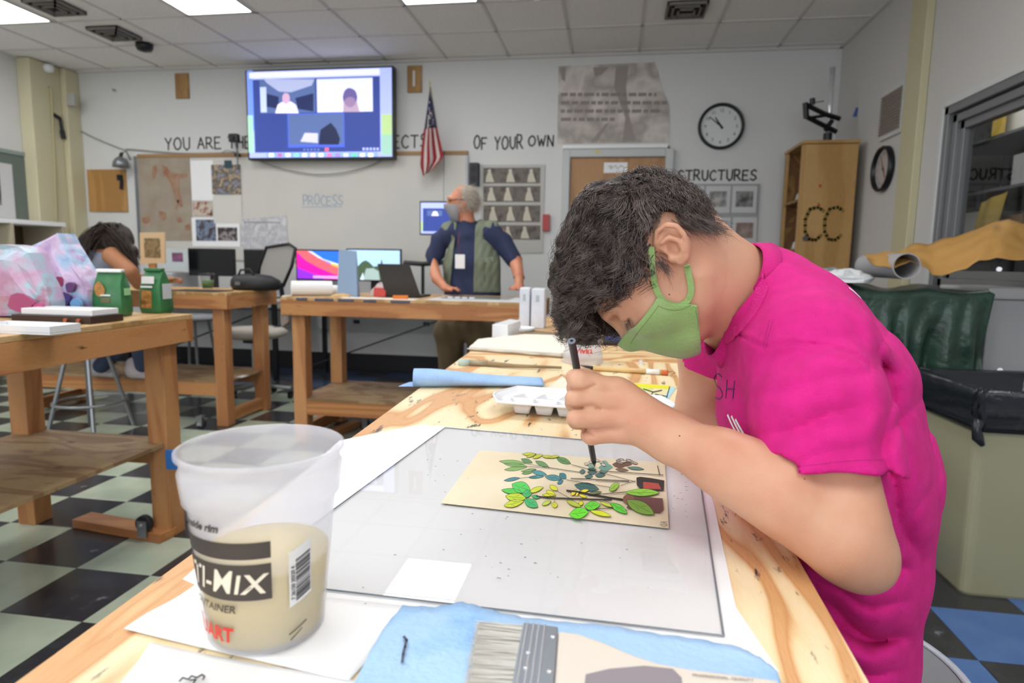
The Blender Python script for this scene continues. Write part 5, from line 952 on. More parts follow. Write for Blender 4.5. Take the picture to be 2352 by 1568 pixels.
for a in (((935,705),(1120,790),60,'b8c848'),((1160,780),(1360,760),112,'66d83a'),((970,880),(1215,850),140,'6cdd33'),((1230,830),(1500,905),60,'cfdd2a'),((1350,720),(1520,790),40,'c4d44a'),((1490,735),(1700,870),90,'5fd040'),((1470,580),(1600,490),80,'9cc94a'),((1670,600),(2110,610),95,'8ed043'),((1690,700),(2040,880),150,'7fae3f'),((1210,620),(1380,600),40,'6b7a55')): leaf(*a)
_k[0] += 1
kai = [[(2115,975),(2200,975)],[(2115,990),(2165,985),(2200,1000)],[(2160,980),(2165,996)],[(2110,1010),(2200,1012)],[(2120,1022),(2160,1035),(2205,1018)]]
mk('signature', strokes(kai, lambda u, v, q: lz((u, v), q), 3.5, .0001), M_oil, pa)
# droplets and flecks on the plate
random.seed(21); dg_ = G()
for k in range(60):
    x, y = random.choice([(random.uniform(960, 1080), random.uniform(1030, 1180)), (random.uniform(1050, 1500), random.uniform(1170, 1330)), (random.uniform(1545, 1590), random.uniform(1080, 1200)), (random.uniform(800, 1500), random.uniform(1200, 1400))])
    r = random.uniform(.0004, .0013); dg_.lathe(PZ(x, y, GZ+.0021), [(r, 0), (r*.8, r*.35), (.0001, r*.5)], 8, sx=random.uniform(1, 2.2))
single('water_droplets', dg_, mat('droplet', '9a9ea6', .05, spec=1), 'tiny water droplets scattered over the clear plate', 'droplets', smooth=True)['kind'] = 'stuff'
# tray ----------------------------------------------------------------
TRZ = TZ+.0295
tc_ = [PZ(x, y, TRZ) for x, y in ((1150, 915), (1553, 938))]; tl_ = PZ(1190, 947, TRZ); tb_ = PZ(1320, 897, TRZ)
ax = np.array([.995, -.10, 0.]); ax /= np.linalg.norm(ax); ay = np.array([-ax[1], ax[0], 0]); cen = np.array([-.052, 1.232, 0]); LX, LY = .178, .078
def tray_fn(u, v):
    x = (u-.5)*2; y = (v-.5)*2; s_ = 1-max(0, (abs(y)-.15))*.16/.85
    xx = x*LX*s_; yy = y*LY; hx = 1-abs(x); hy = 1-abs(y)
    edge = min(hx*LX, hy*LY); rim = .004 if edge < .006 else 0
    z = TRZ-.006*min(1, max(0, edge-.006)/.012)
    if abs(x) < .80 and abs(y) < .72:
        i = (x+.80)/1.6*6; j = (y+.72)/1.44*2; a = abs((i % 1)-.5)*2; b2 = abs((j % 1)-.5)*2; dd = max(a, b2)
        z -= .0205*min(1, max(0, (.86-dd)/.26))
    return cen+ax*xx+ay*yy+np.array([0, 0, z+(rim if 0 else 0)])
tr = thing('palette_tray', 'white plastic egg carton style paint tray behind the hand', 'tray', (cen[0], cen[1], TZ))
mk('tray_body', G().sheet(tray_fn, 120, 48), M_white, tr, solid=-.0012, smooth=True)
rp = [tray_fn(u, v) for u, v in [(k/20, 0) for k in range(21)]+[(1, k/8) for k in range(1, 9)]+[(1-k/20, 1) for k in range(1, 21)]+[(0, 1-k/8) for k in range(1, 8)]]
mk('tray_rim', G().tube(rp, .0028, 8, closed=True), M_white, tr, smooth=True)
p_ = tray_fn(.83, .38); single('yellow_paint', G().ob(p_+(0, 0, .004), (.004, 0, 0), (0, .004, 0), (0, 0, .0038)), mat('paint_yellow', 'e8b62a', .5), 'square dab of yellow paint in the tray', 'paint', bev=.001)
# blue shop towel roll
a = PZ(948, 893, TZ); b2 = PZ(1250, 893, TZ); a[2] = b2[2] = TZ; dx = (b2-a); L_ = np.linalg.norm(dx); dx /= L_; dy = np.array([-dx[1], dx[0], 0])
M_towel = mat('shop_towel', '9fc0ea', .85, var='94b7e4', vscale=20, bump=.2, bscale=180)
def roll_fn(u, v):
    ang = v*2*PI; hh = (.036+.006*math.sin(u*4+1))*(1-.45*u); ww = .032+.01*u
    return a+dx*(u*L_)+dy*(ww+ww*math.cos(ang)*(1+.06*math.sin(u*17)))+np.array([0, 0, hh/2+.0008+hh/2*math.sin(ang)*(1+.05*math.sin(9*u))])
tw = thing('towel_roll', 'light blue paper towel folded into a flat roll across the table', 'towel', a)
mk('towel_body', G().sheet(roll_fn, 30, 24), M_towel, tw, smooth=True, solid=.0008)
mk('loose_corner', G().sheet(lambda u, v: a+dx*(-.035+.06*u+.02*v)+dy*(.02+.05*v*(1-u))+np.array([0, 0, .0015+.018*u*v]), 8, 8), M_towel, tw, smooth=True, solid=.0008)
# brushes
def rod(name, pts, label, cat='brush'): pass
z_ = TZ+.008
b0, b1, b2_, b3, b4 = [PZ(x, y, z_) for x, y in ((1052, 833), (1078, 833), (1120, 835), (1180, 840), (1290, 844))]
t = thing('round_brush', 'worn paintbrush with a pale green round tip lying across the table', 'brush', (b2_[0], b2_[1], TZ))
mk('bristles', G().tube([b0, b0*.6+b1*.4, b1], [.006, .0115, .0095], 14), mat('bristle_mint', 'b3c8c2', .9, bump=.4, bscale=300), t, smooth=True); mk('ferrule', G().tube([b1, b2_], [.0095, .008], 14), mat('ferrule_dull', '9c927c', .5, .3), t, smooth=True); mk('handle', G().tube([b2_, b3, b4], [.008, .0055, .0035], 12), mat('handle_weathered', 'a08a68', .6, var='8c7758', vscale=20), t, smooth=True)
z_ = TZ+.0075; s0, s1, s2, s3, s4, s5 = [PZ(x, y, z_) for x, y in ((1333, 839), (1360, 845), (1363, 845), (1520, 855), (1535, 856), (1552, 857))]
t = thing('bamboo_brush', 'bamboo ink brush with a black tip and an orange end cap', 'brush', (s2[0], s2[1], TZ))
mk('bristles', G().tube([s0, s0*.5+s1*.5, s1], [.0008, .004, .006], 12), M_black, t, smooth=True); mk('handle', G().tube([s2, s3], [.0068, .0068], 14), mat('bamboo', 'd9b981', .4), t, smooth=True); mk('label_wrap', G().tube([s3*.78+s2*.22-(0, 0, 0), s3*.97+s2*.03], [.0071, .0071], 14), M_paper, t, smooth=True); mk('end_cap', G().tube([s3, s4], [.0072, .0072], 14), mat('cap_orange', 'd06a35', .4), t, smooth=True)
mk('hanging_loop', G().tube([s4+(0, 0, .002), s4+(.012, .004, .004), s4+(.018, 0, .001), s4+(.010, -.005, -.002)], .0007, 6), M_dark, t)
# papers and pads
yp = tag(mk('yellow_painting', zp([(1395, 874), (1556, 888), (1528, 926), (1430, 902)][::-1], TZ, .0008), mat('paper_creamy', 'dfd3a8', .7)), 'painted sheet with a yellow strip behind the hand', 'painting')
mk('yellow_strip', zp([(1400, 876), (1540, 886), (1534, 893), (1412, 886)][::-1], TZ+.0009, .0004), mat('paint_lemon', 'e6e22c', .5), yp); mk('lime_strip', zp([(1412, 887), (1500, 893), (1470, 897), (1430, 893)][::-1], TZ+.0009, .0005), mat('paint_lime', 'b8e04a', .5), yp); mk('blue_corner', zp([(1540, 890), (1553, 890), (1530, 922), (1522, 917)][::-1], TZ+.0009, .0004), mat('paint_sky', 'a9d4e0', .5), yp)
mk('ink_lines', strokes([[(1478, 893), (1500, 900), (1520, 896)], [(1500, 900), (1492, 912), (1520, 918)], [(1538, 888), (1530, 918)], [(1470, 900), (1490, 912)], [(1505, 905), (1530, 910)]], lambda u, v, q: PZ(u, v, TZ+.0014)+(0, 0, q), 2.0, .0003), M_oil, yp)
single('cream_paper', zp([(1249, 897), (1291, 864), (1316, 884), (1306, 900)][::-1], TZ+.0002, .0006), mat('paper_ivory2', 'e3dcc8', .8), 'cream paper corner sticking out between towel and hand', 'paper')
pd_ = thing('paper_pad', 'block of deckle edged cream paper on a brown board', 'pad', PZ(1200, 800, TZ))
mk('board', zp([(1078, 806), (1286, 823), (1340, 822), (1325, 778), (1130, 776)][::-1], TZ, .004), mat('board_brown', '8a6a44', .7), pd_)
random.seed(31)
def deck(px, z, th):
    P = []; n = len(px)
    for i in range(n):
        A, B = np.array(px[i]), np.array(px[(i+1) % n])
        for k in range(10): q = A+(B-A)*k/10; P.append((q[0]+random.uniform(-1.2, 1.2), q[1]+random.uniform(-.7, .7)))
    return zp(P[::-1], z, th)
for k in range(4): mk('sheet', deck([(1074+2*k, 802-k*2), (1284+k, 818-k*2), (1335, 815-k*2), (1322, 772), (1205, 768), (1105-2*k, 779)], TZ+.0045+.0024*k, .0016), mat('cotton_paper', 'ebe5d9', .85), pd_)
fb_ = [PZ(x, y, TZ) for x, y in ((1130, 775), (1166, 777), (1196, 764), (1170, 760))]
single('foam_block', G().prism([p for p in fb_], [p+(0, 0, .052) for p in fb_]), M_white, 'small white foam block beside the paper pad', 'block', bev=.002)
single('slim_sketchbook', G().slab([PZ(x, y, TZ)+(0, 0, .006) for x, y in ((1165, 778), (1240, 782), (1300, 770), (1225, 760))][::-1], .006), mat('book_brown', '8a7256', .7), 'thin brown sketchbook behind the paper pad', 'book')
def carton(x0, x1, yt, yb, Y, label):
    a = PY(x0, yb, Y)[0]; b_ = PY(x1, yb, Y)[0]; z1 = PY(x0, yt, Y)[2]; t = thing('milk_carton', label, 'carton', ((a+b_)/2, Y+.05, TZ)); zd = TZ
    if 'left' in label: zd = TZ
    mk('carton_body', box(a, b_, Y, Y+.09, zd+.0005, z1), mat('carton_white', 'd4d8e2', .6, var='c8ccd8', vscale=14), t, bev=.006); mk('faint_print', box(a+(b_-a)*.35, a+(b_-a)*.6, Y-.0012, Y-.0001, z1-.06, z1-.03), mat('print_bluish', 'a8b4ba', .6), t)
carton(1192, 1216, 660, 736, 2.82, 'upright white carton, left of two by the table end'); carton(1219, 1250, 662, 738, 2.80, 'upright white carton right of the narrow gap, behind the hair')
c = PZ(1213, 741, TZ); single('round_dish', G().lathe((c[0]+.02, 2.66, TZ), [(.03, 0), (.055, .004), (.065, .02), (.062, .02), (.05, .007), (.001, .005)], 28), M_white, 'round white dish in front of the white cartons', 'dish', smooth=True)
tb = thing('paint_set', 'long dark paint box with blue and grey pans behind the nose', 'paint box', PZ(1420, 790, TZ)); q = [PZ(x, y, TZ) for x, y in ((1384, 793), (1500, 797), (1500, 765), (1384, 762))]
mk('case', G().prism([p+(0, 0, .0005) for p in q], [p+(0, 0, .012) for p in q]), M_black, tb, bev=.002)
for j in range(2):
    for i in range(7):
        u0, u1 = .06+i*.13, .06+i*.13+.11; v0, v1 = .12+j*.42, .12+j*.42+.32; P = lambda u, v: q[0]*(1-u)*(1-v)+q[1]*u*(1-v)+q[2]*u*v+q[3]*(1-u)*v+np.array([0, 0, .0122])
        mk('pan', G().slab([P(u0, v0)+(0, 0, .002), P(u1, v0)+(0, 0, .002), P(u1, v1)+(0, 0, .002), P(u0, v1)+(0, 0, .002)], .002), mat('pan_'+['2f4d9a', '3c5fb0', '565c74', '6e7480', '8f98a8', 'd6dade', '7a6a58'][(i+2*j) % 7], ['2f4d9a', '3c5fb0', '565c74', '6e7480', '8f98a8', 'd6dade', '7a6a58'][(i+2*j) % 7], .5), tb)
single('white_palette', zp([(1384, 757), (1500, 760), (1500, 735), (1384, 733)][::-1], TZ, .004), M_white, 'flat white palette behind the long paint box', 'palette')
single('orange_crayon', G().cyl(PZ(1395, 748, TZ+.008), PZ(1470, 751, TZ+.008), .0035, n=10), mat('crayon_tan', 'd9a27a', .5), 'tan crayon lying on the white palette', 'crayon')
single('tube_cap', G().cyl(PZ(1472, 836, TZ), PZ(1472, 836, TZ)+(0, 0, .012), .006, n=12), M_white, 'small clear white cap standing on the table', 'cap', smooth=False)
# blue towel, flat brush at the bottom edge ----------------------------
TW = GZ+.0032
def pz_poly_grid(top, bot, z, amp, nv=10, seed=0):
    n = len(top)
    def fn(u, v):
        s_ = u*(n-1); i = min(n-2, int(s_)); t_ = s_-i; A = np.array(top[i])*(1-t_)+np.array(top[i+1])*t_; B = np.array(bot[i])*(1-t_)+np.array(bot[i+1])*t_
        q = A*(1-v)+B*v; j = 1.6*math.sin(u*140)*max(0, 1-v*6); p = PZ(q[0], q[1]+j, z); p[2] += amp*(.5+.5*mnoise.noise(Vector((u*9, v*5, seed)))) ; return p
    return G().sheet(fn, 70, nv)
top = [(800, 1600), (850, 1500), (885, 1440), (925, 1394), (1000, 1395), (1062, 1386), (1120, 1402), (1200, 1420), (1300, 1432), (1400, 1440), (1500, 1455), (1600, 1470), (1700, 1488), (1745, 1515), (1785, 1545)]
bot = [(810, 1640), (860, 1680), (900, 1700), (950, 1700), (1000, 1700), (1060, 1700), (1120, 1700), (1200, 1700), (1300, 1700), (1400, 1700), (1500, 1700), (1600, 1700), (1700, 1690), (1750, 1660), (1800, 1600)]
M_tw2 = mat('wet_towel', 'a9cdf2', .8, var=['a9cdf2', '9ac2ec', '6fa3de'], vscale=11, lo=.42, hi=.72, bump=.25, bscale=160)
tw2 = single('blue_towel', pz_poly_grid(top, bot, TW, .003, 14, 2), M_tw2, 'stained light blue paper towel under the flat brush', 'towel', solid=.0006, smooth=True)
mk('ink_stain', strokes([[(928, 1462), (934, 1470), (930, 1485), (926, 1502), (924, 1520)]], lambda u, v, q: PZ(u, v, TW+.0036)+(0, 0, q), 6, .0002), mat('ink_grey', '4f5563', .7), tw2)
fbz = TW+.012
def fp(x, y, dz=0): return PZ(x, y, fbz)+(0, 0, dz)
fb2 = thing('flat_brush', 'wide flat paintbrush lying on the blue towel', 'brush', fp(1240, 1560)-(0, 0, .01))
def slab4(q, th, nm, m, parent, z0=0, bev=.001): P = [fp(x, y, z0) for x, y in q]; return mk(nm, G().prism([p-(0, 0, th) for p in P], P), m, parent, bev=bev)
br = G(); random.seed(17)
E0, E1 = fp(1093, 1418), fp(1052, 1640); F0, F1 = fp(1203, 1434), fp(1165, 1640)
for k in range(700):
    v = random.random(); a_ = E0*(1-v)+E1*v; b_ = F0*(1-v)+F1*v; L_ = random.uniform(.86, 1.03); w_ = random.uniform(-.003, .003); h = random.uniform(-.008, .0)
    p0 = b_+np.array([0, 0, h]); p1 = b_+(a_-b_)*L_+np.array([0, w_, h*1.0-.001]); br.cyl(p0, p1, .0006, .0002, 4, False)
slab4([(1100, 1424), (1204, 1436), (1166, 1640), (1066, 1640)][::-1], .008, 'bristle_core', mat('bristle_pale', 'b9b6ae', .8, var='8a8880', vscale=3, vstr=(1, 60, 1)), fb2, -.001)
mk('bristles', br, mat('bristle_grey', 'c9c7c0', .7), fb2, kind='stuff')
slab4([(1202, 1433), (1282, 1444), (1268, 1640), (1164, 1640)][::-1], .012, 'ferrule', mat('ferrule_metal', '9aa1ab', .38, .6), fb2, .002)
for f_ in (.12, .3, .45, .62): 
    a_ = fp(1202+80*f_, 1433+11*f_, .0022); b_ = fp(1164+104*f_, 1640, .0022); mk('ridge', G().tube([a_, b_], .0007, 6), M_chrome, fb2)
for x, y in ((1270, 1468), (1262, 1548), (1208, 1540), (1214, 1505)): mk('rivet', G().lathe(fp(x, y, .002), [(.0022, 0), (.0016, .0008), (.0001, .001)], 12), M_chrome, fb2, smooth=True)
M_hd = mat('handle_cream', 'd8d0c4', .5, var=['d8d0c4', 'cfc5b8', 'b08f82'], vscale=7, lo=.45, hi=.75)
hp = [(1281, 1448), (1330, 1455), (1390, 1476), (1450, 1502), (1510, 1522), (1580, 1535), (1700, 1550), (1790, 1562), (1790, 1640), (1267, 1640)]
slab4(hp[::-1], .011, 'handle', M_hd, fb2, .001, .003)
slab4([(1345, 1553), (1400, 1540), (1480, 1533), (1545, 1540), (1565, 1560), (1570, 1600), (1340, 1600)][::-1], .0004, 'grey_smudge', mat('smudge_grey', '8d858c', .7), fb2, .0016, 0)
ht = [(1600, 1550), (1780, 1566)]
v, f = font_geo('PROFESSIONAL  QUALITY', .0035, .00005); o0, o1 = fp(1580, 1552, .0018), fp(1740, 1566, .0018); dd = (o1-o0)/np.linalg.norm(o1-o0); nn_ = np.array([-dd[1], dd[0], 0])
mk('printed_text', (np.array([(o0+o1)/2+dd*p[0]+nn_*p[1]-np.array([0, .001, 0]) for p in v]), f), mat('print_grey', '7a7470', .6), fb2)
# ================================================================== smooth bodies: distance fields meshed with surface nets
def surfnet(fn, lo, hi, h, B=8, slack=.0):
    lo = np.array(lo, float); hi = np.array(hi, float); nb = np.ceil((hi-lo)/(h*B)).astype(int)+1; n = nb*B
    bc = np.stack(np.meshgrid(*[lo[a]+(np.arange(nb[a])+.5)*B*h-.5*h for a in range(3)], indexing='ij'), -1).reshape(-1, 3)
    dc = fn(bc); act = np.abs(dc) < B*h*.95+slack
    V = np.repeat(np.repeat(np.repeat(np.where(dc > 0, 1., -1.).reshape(nb), B, 0), B, 1), B, 2).astype(np.float32)
    ai = np.argwhere(act.reshape(nb)); o = np.stack(np.meshgrid(*[np.arange(B)]*3, indexing='ij'), -1).reshape(-1, 3)
    for k in range(0, len(ai), 3000):
        idx = (ai[k:k+3000, None, :]*B+o[None]).reshape(-1, 3); V[idx[:, 0], idx[:, 1], idx[:, 2]] = fn(lo+idx*h)
    I = V < 0; cnt = np.zeros(tuple(n-1), np.uint8)
    off = [(a, b, c) for a in (0, 1) for b in (0, 1) for c in (0, 1)]
    sl = lambda q: tuple(slice(q[a], n[a]-1+q[a]) for a in range(3))
    for q in off: cnt += I[sl(q)]
    cells = np.argwhere((cnt > 0) & (cnt < 8)); cv = np.stack([V[cells[:, 0]+q[0], cells[:, 1]+q[1], cells[:, 2]+q[2]] for q in off], 1)
    acc = np.zeros((len(cells), 3)); wt = np.zeros(len(cells))
    for i in range(8):
        for j in range(i+1, 8):
            d = np.array(off[j])-np.array(off[i])
            if np.abs(d).sum() != 1: continue
            a, b = cv[:, i], cv[:, j]; m = (a < 0) != (b < 0); t = np.where(m, a/np.where(m, a-b, 1), 0)
            acc += m[:, None]*(np.array(off[i])[None]+t[:, None]*d[None]); wt += m
    pos = lo+(cells+acc/wt[:, None])*h
    ID = np.full(tuple(n-1), -1, np.int32); ID[cells[:, 0], cells[:, 1], cells[:, 2]] = np.arange(len(cells)); F = []
    for ax in range(3):
        b, c = (ax+1) % 3, (ax+2) % 3; s0 = [slice(1, n[a]-1) for a in range(3)]; s1 = list(s0); s0[ax] = slice(0, n[ax]-1); s1[ax] = slice(1, n[ax])
        e = np.argwhere(I[tuple(s0)] != I[tuple(s1)]); 
        if not len(e): continue
        base = e.copy(); base[:, b] += 1; base[:, c] += 1
        def g(db, dc_):
            q = base.copy(); q[:, b] += db; q[:, c] += dc_; return ID[q[:, 0], q[:, 1], q[:, 2]]
        quad = np.stack([g(-1, -1), g(0, -1), g(0, 0), g(-1, 0)], 1); ins = I[base[:, 0], base[:, 1], base[:, 2]]
        quad[~ins] = quad[~ins][:, ::-1]; F.append(quad[(quad >= 0).all(1)])
    return pos, np.concatenate(F)
def cap(P, a, b, ra, rb):
    a = np.asarray(a, float); b = np.asarray(b, float); d = b-a; t = np.clip((P-a)@d/max(1e-12, d@d), 0, 1)
    return np.linalg.norm(P-a-t[:, None]*d, axis=1)-(ra+(rb-ra)*t)
def ell(P, c, r, R=None):
    q = P-np.asarray(c, float)
    if R is not None: q = q@np.asarray(R).T
    r = np.asarray(r, float); k0 = np.linalg.norm(q/r, axis=1); k1 = np.linalg.norm(q/r**2, axis=1); return k0*(k0-1)/np.maximum(k1, 1e-9)
def smin(a, b, k): h = np.maximum(k-np.abs(a-b), 0)/k; return np.minimum(a, b)-h*h*k*.25
def smax(a, b, k): return -smin(-a, -b, k)
def chain(P, pts, rs, k=.0):
    d = None
    for i in range(len(pts)-1):
        e = cap(P, pts[i], pts[i+1], rs[i], rs[i+1]); d = e if d is None else (np.minimum(d, e) if not k else smin(d, e, k))
    return d
def mkarr(name, v, f, m, parent=None, smooth=True, kind=None):
    org = ORG[parent] if parent is not None else np.array([*(v[:, :2].mean(0)), v[:, 2].min()])
    me = bpy.data.meshes.new(name); me.vertices.add(len(v)); me.vertices.foreach_set('co', (v-org).astype(np.float32).ravel())
    k = f.shape[1]; me.loops.add(f.size); me.loops.foreach_set('vertex_index', f.astype(np.int32).ravel()); me.polygons.add(len(f)); me.polygons.foreach_set('loop_start', np.arange(0, f.size, k, dtype=np.int32))
    try: me.polygons.foreach_set('loop_total', np.full(len(f), k, np.int32))
    except Exception: pass
    me.polygons.foreach_set('use_smooth', np.full(len(f), smooth)); me.update(); me.validate()
    for mm in (m if isinstance(m, (list, tuple)) else [m]): me.materials.append(mm)
    o = bpy.data.objects.new(name, me); COL.objects.link(o); ORG[o] = org
    if parent is not None: o.parent = parent
    else: o.location = org
    if kind: o['kind'] = kind
    return o
def strand_tubes(S_, rad):   # S_: (n, m, 3) ; rad: (m,) -> three sided tapered tubes
    n, m, _ = S_.shape; d = np.gradient(S_, axis=1); d /= np.linalg.norm(d, axis=2, keepdims=True)+1e-9
    ref = np.array([.37, .61, .70]); u = np.cross(d, ref); u /= np.linalg.norm(u, axis=2, keepdims=True)+1e-9; w_ = np.cross(d, u)
    r = (rad[None, :, None] if rad.ndim == 1 else rad[:, :, None]); V = np.stack([S_+r*(math.cos(a)*u+math.sin(a)*w_) for a in (0, 2*PI/3, 4*PI/3)], 2).reshape(-1, 3)
    b = (np.arange(n)[:, None]*m+np.arange(m-1)[None])*3; F = [np.stack([b+i, b+(i+1) % 3, b+3+(i+1) % 3, b+3+i], -1).reshape(-1, 4) for i in range(3)]
    return V, np.concatenate(F)
M_skin = mat('skin_light', 'cf9f83', .48, sss=.08, var='c58b70', vscale=14, lo=.4, hi=.72, bump=.06, bscale=350)
M_skin2 = mat('skin_ruddy', 'c98a6c', .5, sss=.08, var='b9735a', vscale=10, lo=.4, hi=.7)
M_skin3 = mat('skin_tan', 'a8714f', .5, sss=.05)
M_eye = mat('eye_white', 'e4ddd6', .2)
def hair_mat(name, c, rough=.38): return mat(name, c, rough, spec=.55)
# ================================================================== the boy painting
boy = thing('person', 'boy in a bright pink t-shirt and green face mask bending over his painting', 'person', (.33, .80, .0))
# --- head frame: f forward, s towards his left (camera) side, u up
HN = PD(1553, 590, .70); sv = -ray(1553, 590)/np.linalg.norm(ray(1553, 590)); HO = HN-sv*.072
_r = RT-(RT@sv)*sv; _r /= np.linalg.norm(_r); _u = np.cross(sv, _r)
HF = -.50*_r-.866*_u; HU = -.866*_r+.50*_u; HR = np.stack([HF, sv, HU])   # rows
def tl(P): return (P-HO)@HR.T
def wq(q): q = q.copy(); q[:, 0] = np.where(q[:, 0] < 0, q[:, 0]*1.38, q[:, 0]); return q
def tw_(q): return HO+np.asarray(q, float)@HR
MM = .001
def head_core(q):
    d = ell(wq(q), (-2*MM, 0, 40*MM), (98*MM, 76*MM, 80*MM))*.85
    d = smin(d, ell(q, (62*MM, 0, 40*MM), (40*MM, 60*MM, 48*MM)), .02)
    d = smin(d, ell(q, (52*MM, 0, -8*MM), (46*MM, 56*MM, 56*MM)), .02)
    for s_ in (-1, 1):
        d = smin(d, cap(q, (4*MM, s_*47*MM, -36*MM), (60*MM, s_*16*MM, -60*MM), .009, .013), .02)
        d = smin(d, ell(q, (64*MM, s_*37*MM, -8*MM), (26*MM, 22*MM, 22*MM)), .015)
    return smin(d, ell(q, (70*MM, 0, -60*MM), (19*MM, 22*MM, 18*MM)), .02)
def face(q):
    d = head_core(q)
    d = smin(d, cap(q, (98*MM, -24*MM, 31*MM), (98*MM, 24*MM, 31*MM), .009, .009), .014)
    for s_ in (-1, 1):
        d = smax(d, -ell(q, (103*MM, s_*33*MM, 15*MM), (15*MM, 17*MM, 11*MM)), .012)
        d = smin(d, ell(q, (83*MM, s_*32*MM, 15*MM), (13.5*MM, 15*MM, 12*MM)), .004)
        d = smax(d, -cap(q, (97*MM, s_*24*MM, 9.5*MM), (88*MM, s_*44*MM, 8*MM), .0012, .0012), .002)   # closed lid line
    d = smin(d, chain(q, [(101*MM, 0, 24*MM), (108*MM, 0, 10*MM), (114*MM, 0, -7*MM)], [.008, .0075, .009]), .012)
    for s_ in (-1, 1): d = smin(d, ell(q, (106*MM, s_*12*MM, -9*MM), (9*MM, 7*MM, 7*MM)), .006)
    d = smin(d, ell(q, (97*MM, 0, -38*MM), (9*MM, 22*MM, 9*MM)), .01)
    return d
EARH = [(-4,70,16),(1,74,25),(-4,79,35),(-14,84,40),(-25,88,34),(-29,89,21),(-25,87,6),(-16,83,-5),(-6,78,-12)]
def ear(q, s_=1):
    q = (q-np.array([.001, 0, 0]))*np.array([1, s_, 1/.80]); m = lambda p: (p[0]*MM, p[1]*MM, p[2]*MM)
    d = ell(q, m((-13, 78, 14)), (.0155, .0055, .0255)); d = smin(d, ell(q, m((-3, 76, -6)), (.0085, .0045, .010)), .004)
    d = smax(d, -ell(q, m((-8, 85, 7)), (.0095, .0085, .0125)), .003); d = smax(d, -chain(q, [m(p) for p in ((-3,83,24),(-12,88,32),(-22,91,26),(-22,91,12))], [.0035, .004, .004, .003]), .003)
    h = [m(p) for p in EARH]; d = smin(d, chain(q, h, [.0025, .0028, .0032, .0034, .0034, .0032, .0032, .0036, .0045]), .0025)
    d = smin(d, chain(q, [m(p) for p in ((-6,83,27),(-15,85,22),(-17,85,9),(-12,83,-2),(-4,79,-4))], [.0025, .0032, .003, .003, .003]), .003)
    d = smin(d, ell(q, m((3, 75, 4)), (.0045, .005, .006)), .003)
    return d*.9
# --- joints (pixel and distance along the view)
NB = PD(1700, 680, .825); SHn = PD(1868, 800, .705); EL = PD(1950, 1244, .604); WR = PD(1540, 1003, .695)
FA = [PD(1935, 1236, .600), PD(1800, 1137, .622), PD(1660, 1066, .655), WR, PD(1490, 975, .71)]
hand = {}
def H_(x, y, t): return PD(x, y, t)
FING = [ # index, middle, ring, little, thumb
 ([H_(1418, 893, .722), H_(1330, 876, .714), H_(1322, 890, .745), H_(1352, 896, .752)], [.0125, .0122, .010, .0085]),
 ([H_(1420, 925, .716), H_(1322, 915, .710), H_(1318, 925, .740), H_(1350, 930, .748)], [.0125, .0110, .0098, .0085]),
 ([H_(1425, 960, .714), H_(1324, 962, .708), H_(1324, 966, .738), H_(1354, 968, .746)], [.0122, .0106, .0095, .0085]),
 ([H_(1432, 992, .716), H_(1358, 1002, .716), H_(1352, 1000, .738), H_(1374, 1000, .748)], [.0112, .0092, .0085, .0078]),
 ([H_(1470, 950, .748), H_(1395, 890, .752), H_(1345, 868, .742), H_(1318, 866, .728)], [.0150, .0120, .0110, .0095])]
CREASE = [[(1296, 890), (1318, 896), (1345, 894), (1368, 884)], [(1300, 934), (1330, 936), (1362, 930), (1376, 938)], [(1305, 978), (1330, 984), (1352, 992), (1362, 1000)]]
FUN = [PD(1640, 800, 1.0), PD(1612, 930, 1.04), PD(1690, 1010, 1.0), PD(1800, 1075, .93), PD(1850, 1100, .90)]
def polyd(a, b, pts):
    d = None
    for i in range(len(pts)-1):
        p, q = np.array(pts[i]), np.array(pts[i+1]); e = q-p; t = np.clip(((a-p[0])*e[0]+(b-p[1])*e[1])/(e@e), 0, 1); dd = np.hypot(a-p[0]-t*e[0], b-p[1]-t*e[1]); d = dd if d is None else np.minimum(d, dd)
    return d
def img(P): q = P-CAM; z = np.maximum(q@FW, .1); return IW/2+FPX*(q@RT)/z, IH/2-FPX*(q@UP)/z
